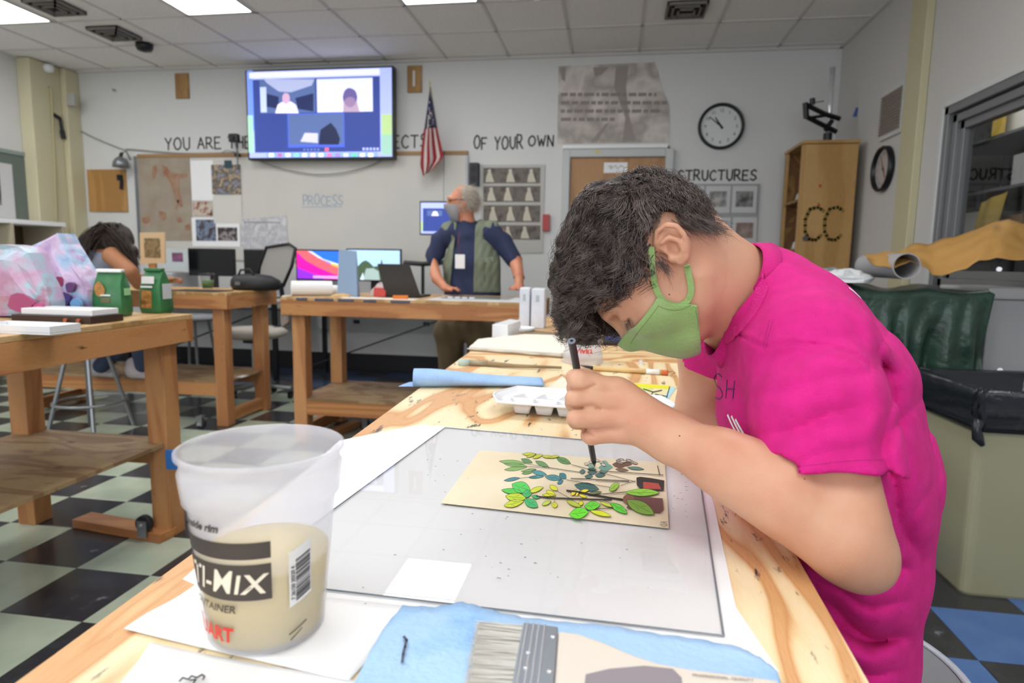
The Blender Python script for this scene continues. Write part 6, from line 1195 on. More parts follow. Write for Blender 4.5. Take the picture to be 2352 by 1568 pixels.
def skin(P):
    q = tl(P); d = smin(face(q), smin(ear(q), ear(q, -1), .001), .004)
    nk = cap(P, tw_((14*MM, 0, -30*MM)), NB, .050, .060); nk = smin(nk, cap(P, tw_((-30*MM, 0, 6*MM)), PD(1660, 640, .82), .040, .048), .03); nk = smin(nk, cap(P, tw_((24*MM, 0, -46*MM)), PD(1668, 755, .84), .024, .03), .03)
    d = smin(d, nk, .018)
    d = smin(d, chain(P, [PD(1755, 730, .83), PD(1820, 830, .83), PD(1880, 1000, .83)], [.055, .085, .09]), .02)
    up_ = chain(P, [PD(1850, 780, .74), PD(1882, 960, .655), PD(1936, 1190, .606), EL], [.046, .042, .0395, .037])
    fo = chain(P, FA, [.039, .0395, .0335, .0245, .022]); fo = smin(fo, cap(P, FA[1]+UP*.004, FA[2]+UP*.006, .036, .026), .02)
    a_ = smin(up_, fo, .012); a_ = smin(a_, ell(P, PD(1993, 1300, .602), (.021, .021, .021)), .030)
    hd = smin(cap(P, WR, PD(1435, 915, .728), .0245, .020), cap(P, WR, PD(1440, 968, .728), .0245, .020), .012)
    hd = smin(hd, cap(P, PD(1500, 965, .735), PD(1440, 915, .748), .018, .016), .012)
    fg = None
    for pts, rs in FING:
        e = chain(P, pts, rs, .004); e = smin(e, cap(P, PD(1500, 965, .715), pts[0], .014, rs[0]), .008); fg = e if fg is None else smin(fg, e, .0035)
    a_ = smin(a_, smin(hd, fg, .008), .014)
    far = chain(P, FUN, [.05, .040, .034, .028, .026], .012)
    far = smin(far, cap(P, PD(1760, 800, .9), FUN[0], .06, .05), .03)
    x, y = img(P); nr = np.clip((.735-(P-CAM)@FW)/.012, 0, 1)
    for cr_ in CREASE: a_ = a_+nr*.0028*np.exp(-(polyd(x, y, cr_)/3.4)**2)
    return smin(smin(d, a_, .01), far, .01)
lo = np.minimum.reduce([PD(1240, 380, .85), PD(1290, 1400, .6), PD(1280, 850, .8)])-.04; hi = np.maximum.reduce([PD(2080, 1250, .58), PD(1900, 1000, .95), PD(1400, 380, .9)])+.06
lo = np.array([-.16, .50, .80]); hi = np.array([.40, 1.16, 1.34])
v, f = surfnet(skin, lo, hi, .0021, slack=.012)
body = mkarr('body', v, f, M_skin, boy)
# mask --------------------------------------------------------------
def mask_sd(P):
    q = tl(P); base = head_core(q); base = smin(base, chain(q, [(98*MM, 0, 20*MM), (110*MM, 0, 8*MM), (112*MM, 0, -6*MM)], [.008, .009, .009]), .036)
    base = smin(base, ell(q, (90*MM, 0, -36*MM), (12*MM, 24*MM, 18*MM)), .02); base = smin(base, ell(q, (76*MM, 0, -58*MM), (17*MM, 24*MM, 16*MM)), .02)
    f_, s_, u_ = q[:, 0], np.abs(q[:, 1]), q[:, 2]
    wr = .0009*np.sin(160*f_+90*u_)*np.exp(-((u_+.03)/.03)**2)
    d = np.abs(base-.0052-wr)-.0013
    top = u_-(.005-.008*(s_/.06)**2)
    back = np.maximum(.050+(u_+.002)*.34, .034+(-.049-u_)*1.3)-f_
    cut = .0165-np.hypot((f_-.030)*1.0, (u_+.020)*.9)
    d = smax(d, top, .002); d = smax(d, back, .002); d = smax(d, np.where(s_ > .03, cut, -1.), .002); bot = -(u_+.088); return smax(d, bot, .003)
hc = tw_((85*MM, 0, -35*MM)); v, f = surfnet(mask_sd, hc-.1, hc+.1, .0014, slack=.004)
M_mask = mat('mask_green', '8cab6a', .8, bump=.25, bscale=420, sheen=.3, var='86ad62', vscale=30)
mask = mkarr('face_mask', v, f, M_mask, boy)
from mathutils.bvhtree import BVHTree
def bvh(ob): me = ob.data; return BVHTree.FromPolygons([(vv.co[0]+ORG[ob][0], vv.co[1]+ORG[ob][1], vv.co[2]+ORG[ob][2]) for vv in me.vertices], [tuple(p.vertices) for p in me.polygons])
T_skin = bvh(body); T_mask = bvh(mask)
def hit(tree, x, y, off=0.):
    d = ray(x, y); d /= np.linalg.norm(d); r = tree.ray_cast(Vector(CAM), Vector(d))
    if r[0] is None: return None
    return np.array(r[0])+np.array(r[1])*off
def drape(trees, px, off):
    out = []
    for x, y in px:
        c = [h for h in (hit(t_, x, y, off) for t_ in trees) if h is not None]
        if c: out.append(min(c, key=lambda q: (q-CAM)@FW))
    return out
def ribbon(name, pts, w_, th, m, parent, tree=None):
    """flat band following pts; width lies in the surface"""
    P = [np.array(p) for p in pts]; n = len(P); rings = []
    for i in range(n):
        d = P[min(i+1, n-1)]-P[max(i-1, 0)]; d /= np.linalg.norm(d)+1e-9; nn = CAM-P[i]; 
        if tree is not None:
            r = tree.find_nearest(Vector(P[i])); nn = np.array(r[1]) if r[1] is not None else nn
        nn = nn-(nn@d)*d; nn /= np.linalg.norm(nn)+1e-9; s_ = np.cross(d, nn); ww = w_[i] if hasattr(w_, '__len__') else w_
        rings.append([P[i]-s_*ww/2-nn*th/2, P[i]+s_*ww/2-nn*th/2, P[i]+s_*ww/2+nn*th/2, P[i]-s_*ww/2+nn*th/2])
    return mk(name, loft(rings), m, parent, smooth=False, bev=th*.3)
def smoothpx(px, k=6):
    P = [np.array(p, float) for p in px]; Q = []
    for i in range(len(P)-1):
        p0, p1, p2, p3 = P[max(i-1, 0)], P[i], P[i+1], P[min(i+2, len(P)-1)]
        for t in np.arange(k)/k: Q.append(.5*((2*p1)+(-p0+p2)*t+(2*p0-5*p1+4*p2-p3)*t*t+(-p0+3*p1-3*p2+p3)*t**3))
    return [tuple(q) for q in Q]+[tuple(P[-1])]
loop = drape([T_skin], smoothpx([(1496, 566), (1497, 600), (1501, 640), (1508, 668), (1522, 690), (1543, 700), (1565, 698), (1582, 684), (1588, 660), (1583, 632), (1574, 603)], 5), .0035)
for i in range(1, len(loop)): loop[i] = loop[i]*.7+loop[i-1]*.3 if np.linalg.norm(loop[i]-loop[i-1]) < .02 else loop[i-1]+(loop[i]-loop[i-1])*.3
ribbon('ear_loop', loop, .0068, .0016, M_mask, mask)
# T-shirt ------------------------------------------------------------
TD = ray(1850, 950)/np.linalg.norm(ray(1850, 950)); _rr = RT-(RT@TD)*TD; _rr /= np.linalg.norm(_rr); _uu = np.cross(_rr, TD); TM = np.stack([_rr, _uu, TD*.66]); TC = PD(1850, 950, .83)
def tq(P): return (P-TC)@TM.T
def tp(x, y, t=.83): return ((PD(x, y, t)-TC)@TM.T)
k_ = .83/FPX
TSH = [((1752, 695), 126), ((1820, 775), 147), ((1858, 905), 194), ((1910, 1090), 202), ((1942, 1290), 156), ((1950, 1470), 128), ((1950, 1640), 128)]
tpts = [tp(*c) for c, r in TSH]; trs = [r*k_ for c, r in TSH]
CPL = PD(1690, 556, .905); CN = np.cross(PD(1618, 788, .885)-CPL, PD(1754, 650, .765)-CPL); CN /= np.linalg.norm(CN); CN = CN*np.sign(CN[0])
HEM = PD(1893, 1084, .634); SD = (PD(1893, 1130, .645)-PD(1866, 830, .70)); _v = ray(1888, 1082); _v /= np.linalg.norm(_v); SD -= (SD@_v)*_v; SD /= np.linalg.norm(SD)
SEAM = [(1700, 770), (1752, 797), (1800, 790), (1860, 789), (1920, 799), (1965, 815), (1995, 838), (2003, 858)]
def shirt_vol(P):
    q = tq(P); d = chain(q, tpts, trs, .03)*.85
    sl = chain(P, [PD(1835, 742, .76), PD(1862, 810, .70), PD(1880, 950, .655), PD(1896, 1130, .626)], [.060, .066, .0655, .0655], .01)
    sl = np.maximum(sl, (P-HEM)@SD)
    d = smin(d, sl, .022)
    fs = chain(P, [PD(1740, 760, .92), PD(1650, 812, .99)], [.075, .058]); fs = np.maximum(fs, (P-PD(1640, 862, .99))@np.array([-.25, 0, -.97])); d = smin(d, fs, .02)
    return d
def shirt(P):
    d = shirt_vol(P); x, y = img(P)
    # folds: diagonal pulls on the sleeve, long sweeps from the armpit, gathers at the waist
    wx = x+18*np.sin(y*.013)+9*np.sin(y*.031+x*.01); wy = y+16*np.sin(x*.015)+8*np.sin(x*.037)
    fo = lambda t: 1-2*np.abs(np.sin(t))**.7
    slv = np.exp(-(((x-1880)/150)**4+((y-960)/170)**4)); f1 = fo((wx*.42+wy)*.034)*.6+.6*fo((wx*.6+wy)*.019+1.2)
    back = np.exp(-(((x-2075)/85)**4+((y-1000)/270)**4)); f2 = fo((wx-wy*.16)*.030)+.5*fo((wx*.8+wy*.5)*.022)
    edge = np.clip((2120-x-np.abs(y-1300)*.1)/90, 0, 1); wst = (1/(1+np.exp(-(y-1300)/22)))*edge; f3 = fo((wy-wx*.42)*.021)+.5*fo((wy-wx*.2)*.041+1)
    che = np.exp(-(((x-1690)/60)**4+((y-900)/170)**4)); f4 = fo((wx*.9+wy*.12)*.03)
    arm = np.exp(-(((x-2010)/70)**2+((y-800)/110)**2)); f5 = fo((wx*.8-wy*.55)*.038)
    d = d+.0046*f1*slv+.0055*f2*back+.0090*f3*wst+.0026*f4*che+.0022*f5*arm
    sd = polyd(x, y, SEAM); near = np.clip((.80-(P-CAM)@FW)/.05, 0, 1); d = d+near*(.0022*np.exp(-(sd/4.)**2)-.0012*np.exp(-((sd-9)/5.)**2))
    hem = (P-HEM)@SD; slm = (np.abs(hem+.014) < .004)&(x < 2045)&(x > 1735)&(y > 1000); d = d+slm*.0006
    a_ = smin(chain(P, [PD(1850, 780, .74), PD(1882, 960, .655), PD(1936, 1190, .606)], [.046, .042, .0395]), cap(P, FA[1], FA[0], .04, .04), .01)
    d = smax(d, -(np.maximum(a_-.007, -(hem+.016))), .003)                     # opening of the sleeve
    d = smax(d, -(smin(cap(P, FUN[0], FUN[1], .05, .04), 9, .001)-.005+0*x) if False else -(np.maximum(cap(P, FUN[0], FUN[1]+(FUN[1]-FUN[0])*.5, .05, .036)-.004, (PD(1640, 845, .99)-P)@np.array([-.25, 0, -.97]))), .003)
    nk = cap(P, tw_((-22*MM, 0, 8*MM)), PD(1760, 700, .82), .066, .066); nk = smin(nk, cap(P, PD(1600, 722, .87), PD(1675, 735, .84), .034, .034), .02)
    d = smax(d, -np.maximum(nk, (P-CPL)@CN), .004)
    tbl = np.maximum(P[:, 0]-.222, P[:, 2]-.866)                                            # cloth stays outside the table edge
    return smax(d, -tbl, .008)
lo = np.array([.03, .46, .60]); hi = np.array([.56, 1.14, 1.30])
v, f = surfnet(shirt, lo, hi, .0033, slack=.02)
M_pink = mat('cotton_pink', 'd61c86', .9, bump=.3, bscale=800, var='ca187c', vscale=50)
shirt_o = mkarr('t_shirt', v, f, M_pink, boy)
T_sh = bvh(shirt_o)
# collar band
ctr = PD(1675, 675, .835); ctr = ctr-((ctr-CPL)@CN)*CN; e1 = CPL-ctr; e1 /= np.linalg.norm(e1); e2 = np.cross(CN, e1); CQ = []
for a in np.arange(84)*2*PI/84:
    dr = e1*math.cos(a)+e2*math.sin(a); r = T_sh.ray_cast(Vector(ctr+CN*.005+dr*.16), Vector(-dr)); CQ.append(np.array(r[0]) if r[0] is not None else None)
rr0 = [np.linalg.norm(q-ctr) if q is not None else .078 for q in CQ]; rr0 = [min(max(x, .062), .10) for x in rr0]; ks = np.array(rr0)
for _ in range(6): ks = (np.roll(ks, 1)+ks*2+np.roll(ks, -1))/4
CQ = [ctr+(e1*math.cos(a)+e2*math.sin(a))*ks[i] for i, a in enumerate(np.arange(84)*2*PI/84)]; rings = []
for p in CQ:
    rad = p-ctr; rad /= np.linalg.norm(rad); e = -CN*.93-rad*.38; e /= np.linalg.norm(e); o_ = rad*.93-CN*.38
    rings.append([p-e*.004-o_*.0022, p+e*.0165-o_*.0022, p+e*.0175-o_*.0005, p+e*.0165+o_*.0016, p-e*.004+o_*.0018])
g = G(); m5 = 5; nn_ = len(rings); g.add([q for r in rings for q in r], [(j*5+i, j*5+(i+1) % 5, ((j+1) % nn_)*5+(i+1) % 5, ((j+1) % nn_)*5+i) for j in range(nn_) for i in range(5)])
mk('collar', g, mat('rib_pink', 'd01b81', .85, bump=.4, bscale=500), shirt_o, smooth=True)
CB_ = drape([T_sh], smoothpx([(1716, 560), (1744, 580), (1757, 612), (1752, 660), (1739, 702), (1714, 742), (1684, 768), (1648, 786), (1618, 796)], 6), .0012)
for _ in range(3):
    for i in range(1, len(CB_)-1): CB_[i] = (CB_[i-1]+CB_[i]*2+CB_[i+1])/4
ribbon('collar_rib', CB_, .0150, .0022, MC['rib_pink'], shirt_o, T_sh)
# drawn and printed marks on the chest
def surf_strokes(px, tree, w_, m, parent, nm, th=.0006):
    for pl in px:
        P = drape([tree], smoothpx(pl, 5), th)
        if len(P) > 1: ribbon(nm, P, w_, th, m, parent, tree)
surf_strokes([[(1658, 865), (1650, 858), (1641, 866), (1643, 882), (1655, 893), (1660, 908), (1652, 916), (1643, 912)], [(1671, 872), (1668, 915)], [(1688, 874), (1684, 915)], [(1669, 893), (1688, 893)]], T_sh, .0014, mat('pen_navy', '4a1f5a', .7), shirt_o, 'pen_letter')
surf_strokes([[(1672, 952), (1686, 982), (1702, 1007)], [(1681, 955), (1695, 984), (1711, 1010)], [(1690, 962), (1703, 986), (1719, 1012)]], T_sh, .0034, M_paper, shirt_o, 'printed_stripe')
surf_strokes([[(1950, 662), (1962, 672), (1975, 684)], [(1986, 694), (1996, 705), (2004, 716)]], T_sh, .0035, M_paper, shirt_o, 'printed_mark')
# seams
surf_strokes([[(1752, 800), (1757, 780), (1763, 755), (1768, 735)], [(1757, 803), (1762, 782), (1769, 758), (1775, 738)]], T_sh, .0007, mat('thread_pink', 'b51872', .8), shirt_o, 'stitching', .0003)
surf_strokes([[(1752, 1072), (1800, 1073), (1860, 1068), (1930, 1060), (1990, 1056), (2030, 1056)], ], T_sh, .0007, mat('thread_pink', 'b51872', .8), shirt_o, 'stitching', .0003)
# trousers, shoes, stool ----------------------------------------------
def trous(P):
    d = ell(P, (.285, .87, .670), (.09, .14, .072))
    for y0, y1 in ((.79, .74), (.95, .98)):
        d = smin(d, chain(P, [(.27, y0, .665), (.04, y1, .655), (.10, y1, .20)], [.078, .062, .05]), .03)
    return smax(d, -(P[:, 2]-.14), .01)
v, f = surfnet(trous, (-.06, .6, .1), (.56, 1.15, .8), .008, slack=.02); mkarr('trousers', v, f, mat('denim_dark', '2c3448', .85), boy)
for y1 in (.74, .98):
    v, f = surfnet(lambda P: smin(cap(P, (.12, y1, .115), (.0, y1, .10), .042, .038), cap(P, (.11, y1, .15), (.1, y1, .2), .04, .038), .03), (-.07, y1-.08, .04), (.2, y1+.08, .22), .006, slack=.01); mkarr('shoe', v, f, M_dark, boy)
stl = thing('stool', 'round grey stool with a pale rim under the boy', 'stool', (.365, .90, 0))
mk('seat', G().lathe((.315, .90, .572), [(.14, 0), (.175, .004), (.180, .02), (.172, .027), (.001, .028)], 64), mat('stool_grey', '85888c', .4), stl, smooth=False); mk('seat_rim', G().lathe((.315, .90, .572), [(.180, .0), (.187, .004), (.189, .018), (.184, .029), (.172, .0285), (.180, .02)], 64), mat('stool_rim', 'b9bfca', .3), stl, smooth=True)
for k in range(4):
    a = PI/4+k*PI/2; mk('leg', G().tube([(.315+.12*math.cos(a), .90+.12*math.sin(a), .571), (.315+.19*math.cos(a), .90+.19*math.sin(a), 0.0)], .011, 8), M_steel, stl)
mk('foot_ring', G().tube([(.315+.172*math.cos(a), .90+.172*math.sin(a), .16) for a in np.arange(24)*PI/12], .008, 8, closed=True), M_steel, stl)
# pen ------------------------------------------------------------------
p0, p1 = PD(1313, 783, .735), PZ(1366, 1070, PZ0+.0012)
pen = thing('brush_pen', 'long black brush pen held upright in the hand of the boy', 'pen', p1)
dd = (p1-p0)/np.linalg.norm(p1-p0); L_ = np.linalg.norm(p1-p0)
mk('barrel', G().tube([p0, p0+dd*L_*.55, p0+dd*L_*.93], [.0046, .0046, .0042], 20), mat('pen_barrel', '3b3b40', .3), pen, smooth=False); mk('end_ring', G().tube([p0-dd*.0006, p0+dd*.0004], [.0046, .0048], 20), mat('pen_ring', '8a93a0', .3, .4), pen); mk('end_hole', G().cyl(p0-dd*.0008, p0-dd*.0006, .0018, n=14), M_black, pen)
mk('tip', G().tube([p0+dd*L_*.93, p0+dd*L_*.96, p1], [.0036, .0034, .0006], 14), M_black, pen, smooth=True)
# hair -----------------------------------------------------------------
def hair_ok(q):
    f_, s_, u_ = q[:, 0], np.abs(q[:, 1]), q[:, 2]
    lim = np.where(f_ > 16*MM, .040+(f_-.016)*.45+0*s_, np.where(f_ > -32*MM, .036, .036-( -.032-f_)*2.4)); lim = np.where((f_ > 3*MM) & (f_ < 16*MM), .018, lim)
    return u_ > np.maximum(lim, -.055)
CR = np.array([-2*MM, 0, 40*MM]); RAD = np.array([98*MM, 76*MM, 80*MM])
def capf(P):
    q = tl(P); f_, s_, u_ = q[:, 0], np.abs(q[:, 1]), q[:, 2]
    a = smin(ell(wq(q), CR, RAD+.006)*.85, ell(q, (60*MM, 0, 56*MM), (40*MM, 58*MM, 40*MM)), .02)
    th = np.arctan2(u_-.04, f_); lump = .0035*np.sin(9*th+60*s_)+.003*np.sin(55*f_+130*s_)+.003*np.sin(90*u_+20*f_)
    lim = np.where(f_ > .012, .036+(f_-.012)*.45, np.where(f_ > -.034, .044, .040-(-.034-f_)*2.2))
    a = a-lump*.5
    return smax(a, (lim-u_)*.75, .012)
c_ = tw_((0, 0, 50*MM)); v, f = surfnet(capf, c_-.15, c_+.15, .0035, slack=.02)
M_hair = mat('hair_dark', '352b29', .27, spec=1.0, var='6b5b56', vscale=70, lo=.35, hi=.7); hair = mkarr('hair', v, f, mat('hair_under', '1e1817', .6), boy)
def grow(NG, per, seed, L0=.085, m=18, sel=None, jitter=.0062, gravity=1., lift=.022, curlr=.006):
    R = np.random.default_rng(seed); d = R.normal(size=(NG*12, 3)); d /= np.linalg.norm(d, axis=1, keepdims=True); q = CR+d*RAD*1.02; q0 = q.copy(); q0[:, 0] = np.where(q[:, 0] < 0, q[:, 0]/1.38, q[:, 0]); keep = hair_ok(q0) & (q[:, 1] > -.055)
    if sel is not None: keep &= sel(q)
    q = q[keep][:NG]; d = d[keep][:NG]; n = len(q); nrm = (q-CR)/RAD**2; nrm /= np.linalg.norm(nrm, axis=1, keepdims=True)
    whorl = np.array([-62*MM, 10*MM, 92*MM]); g = (np.array([0, 0, -1.])@HR.T); 
    front = np.clip((q[:, 0]+.02)/.1, 0, 1); top = np.clip((q[:, 2]-.03)/.09, 0, 1)
    L = L0*(.72+.5*R.random(n))*(1+.35*front+.0*top)*np.where(q[:, 2] < .03, .55, 1)*np.where((q[:, 0] < -.055), .62, 1)
    lay = lift*(.3+R.random(n)*.8)*(.40+.55*top+.75*front*top)*np.where(q[:, 2] < .035, .3, 1)
    sn = lambda a, b, c, o: np.sin(q[:, 0]*a+o)*np.cos(q[:, 1]*b+o*2)+np.sin(q[:, 2]*c+o*3); ph = 2.2*sn(48, 40, 52, seed)+R.random(n)*1.1; fr = (6+2.5*sn(30, 35, 28, seed+1)+1.5*R.random(n))*(1+.5*front); cr = curlr*(.7+.6*R.random(n))*(.5+1.1*front); swirl = .55*sn(38, 44, 33, seed+2)+R.normal(size=n)*.16
    p = q.copy(); path = [p.copy()]; st = L/(m-1)
    for k in range(1, m):
        s_ = k/(m-1); nr = (p-CR)/RAD**2; nr /= np.linalg.norm(nr, axis=1, keepdims=True)
        fl_ = p-whorl; fl_ -= (fl_*nr).sum(1, keepdims=True)*nr; fl_ /= np.linalg.norm(fl_, axis=1, keepdims=True)+1e-6; sd = np.cross(nr, fl_)
        dr = fl_*1.0+g[None]*(.25+.75*s_*gravity*(.35+front[:, None]))+sd*(swirl[:, None]*(1-.3*s_)+.75*np.sin(ph+fr*s_)[:, None]*(.3+s_))+nr*(1.3*(1-s_)**3)[None] if False else fl_+g[None]*(.25+.8*s_*gravity*(.35+front[:, None]))+sd*(swirl[:, None]+.8*np.sin(ph+fr*s_)[:, None]*(.3+s_))+nr*(1.4*(1-s_)**3+.45*np.cos(ph+fr*s_)[:, None]*(.2+s_))
        dr /= np.linalg.norm(dr, axis=1, keepdims=True); p = p+dr*st[:, None]
        k0 = np.linalg.norm((p-CR)/RAD, axis=1); ht = (k0-1)*.085; tgt = lay*(1-math.exp(-5*s_)); want = np.where(ht < tgt*.55, tgt*.55, np.where(ht > tgt*1.5+.002, tgt*1.5+.002, ht))
        fz = np.clip((p[:, 0]-.075)/.03, 0, 1)*np.clip(s_*1.4, 0, 1); want = np.where(ht > want, want*(1-fz)+ht*fz, want); sc = (1+want/.085)/k0; p = CR+(p-CR)*sc[:, None]; path.append(p.copy())
    path = np.stack(path, 1); s_ = np.linspace(0, 1, m)
    nr0 = nrm[:, None]; e1 = np.cross(nr0, np.gradient(path, axis=1)); e1 /= np.linalg.norm(e1, axis=2, keepdims=True)+1e-9
    w_ = (cr[:, None]*s_**1.1)[:, :, None]; aa = (ph[:, None]+fr[:, None]*2.0*s_[None])[:, :, None]; path = path+e1*w_*np.cos(aa)+nr0*w_*.8*np.sin(aa)
    ch = np.repeat(path, per, 0); off = R.normal(size=(n*per, 1, 3))*jitter; off -= (off*np.repeat(nr0, per, 0)).sum(2, keepdims=True)*np.repeat(nr0, per, 0)*.8
    cl = (1-.80*s_**.55)[None, :, None]; wob = R.normal(size=(n*per, 1, 3))*.0012*np.sin(s_*6+0)[None, :, None]+R.normal(size=(n*per, 1, 3))*.0020*(s_**2)[None, :, None]
    ch = ch+off*cl+wob; ch[:, :, 0] = np.where(ch[:, :, 0] < 0, ch[:, :, 0]/1.38, ch[:, :, 0]); N_ = len(ch); jt = R.normal(size=(N_, 1))*.006
    f_, a_s, u_ = ch[:, :, 0], np.abs(ch[:, :, 1]), ch[:, :, 2]
    bad = (f_ > .014) & (f_ < .112) & (u_ < np.where(f_ > .043, .006+(f_-.043)*.80, .005)+jt) & (ch[:, :, 1] > -.03) & (s_[None] > .05)
    bad |= (f_ > -.040) & (f_ <= .014) & (u_ < .0385+jt*.35+np.where(f_ > .004, -.014, 0)) & (a_s > .045) & (s_[None] > .05)
    bad |= (f_ <= -.04) & (u_ < -.045+jt*2)
    bad |= (f_*.866-u_*.5 > .118+jt*1.5+np.clip((f_*-.5-u_*.866+.155)/.02, 0, 1)*-.02)
    fi = np.where(bad.any(1), bad.argmax(1), m-1); ix = np.minimum(np.arange(m)[None], np.maximum(fi, 1)[:, None]-1*(fi < m-1)[:, None]); ch = np.take_along_axis(ch, ix[:, :, None], 1); ch = ch[fi > 3]
    return HO+ch@HR
A_ = grow(620, 15, 3, L0=.09, curlr=.0125, lift=.030); V, F = strand_tubes(A_, .00048*np.linspace(1.25, .3, A_.shape[1])); mkarr('locks', V, F, M_hair, hair, True, 'stuff')
B2 = grow(120, 26, 5, L0=.125, sel=lambda q: (q[:, 0] > .022) & (q[:, 2] > .066), jitter=.0055, gravity=1.5, lift=.044, curlr=.016, m=24); V, F = strand_tubes(B2, .00042*np.linspace(1.2, .3, B2.shape[1])); mkarr('fringe', V, F, M_hair, hair, True, 'stuff')
C2 = grow(420, 3, 9, L0=.105, jitter=.010, lift=.046, curlr=.013, m=20); V, F = strand_tubes(C2, .00020*np.linspace(1.2, .4, C2.shape[1])); mkarr('flyaway_hair', V, F, M_hair, hair, True, 'stuff')
# nape and sideburn wisps
def wisps(starts, dirs, L, n, seed, r=.00025, spread=.004, nm='wisps', curl=.004):
    R = np.random.default_rng(seed); out = []
    for k in range(n):
        i = R.random()*(len(starts)-1); a = int(i); t = i-a; s0 = np.array(starts[a])*(1-t)+np.array(starts[min(a+1, len(starts)-1)])*t; d0 = np.array(dirs[a])*(1-t)+np.array(dirs[min(a+1, len(dirs)-1)])*t
        l = L*(.5+.8*R.random()); ss = np.linspace(0, 1, 9)[:, None]; jit = R.normal(size=3)*spread; cv = R.normal(size=3)*curl
        out.append((s0+jit)+d0*l*ss+cv*ss**2)
    A = HO+(np.array(out)*1.0)@HR; V, F = strand_tubes(A, r*np.linspace(1.1, .3, 9)); mkarr(nm, V, F, M_hair, hair, True, 'stuff')
wisps([(-34*MM, 66*MM, 24*MM), (-46*MM, 56*MM, 4*MM), (-52*MM, 40*MM, -12*MM)], [(.1, .05, -1), (.05, .05, -1), (-.05, 0, -1)], .024, 420, 1, nm='nape_hair')
wisps([(8*MM, 73*MM, 20*MM), (14*MM, 73*MM, 14*MM), (14*MM, 72*MM, 4*MM)], [(.2, .25, -1), (.5, .15, -.9), (.5, .1, -.9)], .015, 80, 2, nm='sideburn', spread=.003)
wisps([(105*MM, 10*MM, 34*MM), (101*MM, 26*MM, 38*MM), (92*MM, 44*MM, 37*MM), (80*MM, 55*MM, 33*MM)], [(-.15, 1, .25), (-.35, 1, 0), (-.6, 1, -.3), (-.9, .7, -.6)], .010, 260, 3, .00026, .0024, 'eyebrow', .001)
wisps([(98*MM, 24*MM, 9*MM), (95*MM, 34*MM, 7*MM), (89*MM, 43*MM, 8*MM)], [(.8, .1, -.7), (.8, .2, -.7), (.6, .5, -.6)], .009, 34, 4, .0002, .0007, 'eyelashes', .001)

for x, y, r in ((1537, 676, .0011), (1561, 1001, .0010), (1848, 1100, .0007)):
    h = hit(T_skin, x, y, .0002)
    if h is not None: n_ = (CAM-h)/np.linalg.norm(CAM-h); mk('mole', G().cyl(h-n_*.0005, h+n_*.0003, r, r*.7, 10), mat('mole_brown', '7a4a38', .6), body)

surf_strokes([[(1448, 789), (1462, 768), (1480, 745), (1498, 722), (1512, 702)], [(1598, 712), (1603, 738), (1603, 756)], [(1512, 702), (1528, 709), (1548, 712), (1570, 709), (1588, 700)]], T_mask, .0006, mat('thread_green', '6d8a50', .8), mask, 'stitching', .0003)
# ================================================================== the man behind the table
MY = 4.62
def m_(x, y, dy=0.): return PY(x, y, MY+dy)
man = thing('person', 'grey haired man in a green vest and navy shirt standing behind the table', 'person', (m_(1080, 800)[0], MY, 0))
hx = m_(1062, 466)
def man_skin(P):
    d = ell(P, hx+(.012, 0, .02), (.098, .078, .105)); d = smin(d, ell(P, hx+(-.035, 0, -.045), (.058, .058, .085)), .03)
    d = smin(d, ell(P, hx+(-.098, -.005, -.012), (.022, .016, .026)), .015); d = smin(d, cap(P, hx+(-.085, -.04, .03), hx+(-.085, .03, .03), .018, .018), .02)
    d = smin(d, ell(P, hx+(.03, -.078, -.005), (.022, .012, .034)), .006)
    d = smin(d, cap(P, hx+(.02, 0, -.05), m_(1080, 540), .056, .056), .03)
    d = smin(d, chain(P, [m_(1082, 556), m_(1085, 600), m_(1085, 720)], [.07, .11, .11]), .02)
    for pts, rs in (([m_(1020, 540), m_(988, 596, -.03), m_(1004, 640, -.2), m_(1020, 658, -.28)], [.05, .048, .038, .028]), ([m_(1148, 540), m_(1184, 600, -.05), m_(1192, 636, -.2), m_(1192, 655, -.28)], [.05, .048, .036, .028])): d = smin(d, chain(P, pts, rs, .01), .02)
    # hands: palm plus separate fingers and thumb
    for w_, dx, n_ in ((m_(1020, 658, -.28), .055, 1), (m_(1192, 655, -.28), .0, 0)):
        pm = w_+np.array([dx*.6, -.02, -.012]); d = smin(d, ell(P, pm, (.042, .045, .022)), .02)
        for k in range(4):
            a = pm+np.array([.022 if n_ else -.03+.02*k, -.02+.018*(k-1.5) if n_ else -.03, 0]); t1 = a+(np.array([.04, -.004*(k-1), .004]) if n_ else np.array([0, -.035, .0])); t2 = t1+(np.array([.022, 0, -.016]) if n_ else np.array([0, -.02, -.014])); d = smin(d, chain(P, [a, t1, t2], [.0098, .009, .0078]), .004)
        d = smin(d, chain(P, [pm+(-.005, -.03, 0), pm+(.02, -.055, -.004), pm+(.04, -.058, -.01)] if n_ else [pm+(-.025, 0, 0), pm+(-.05, -.02, -.004), pm+(-.055, -.04, -.01)], [.011, .010, .009]), .005)
    return d
v, f = surfnet(man_skin, m_(960, 760, -.45)*1.0+(0, 0, 0), m_(1220, 410)+(.03, .2, .05), .0065, slack=.01); mkarr('body', v, f, M_skin2, man)
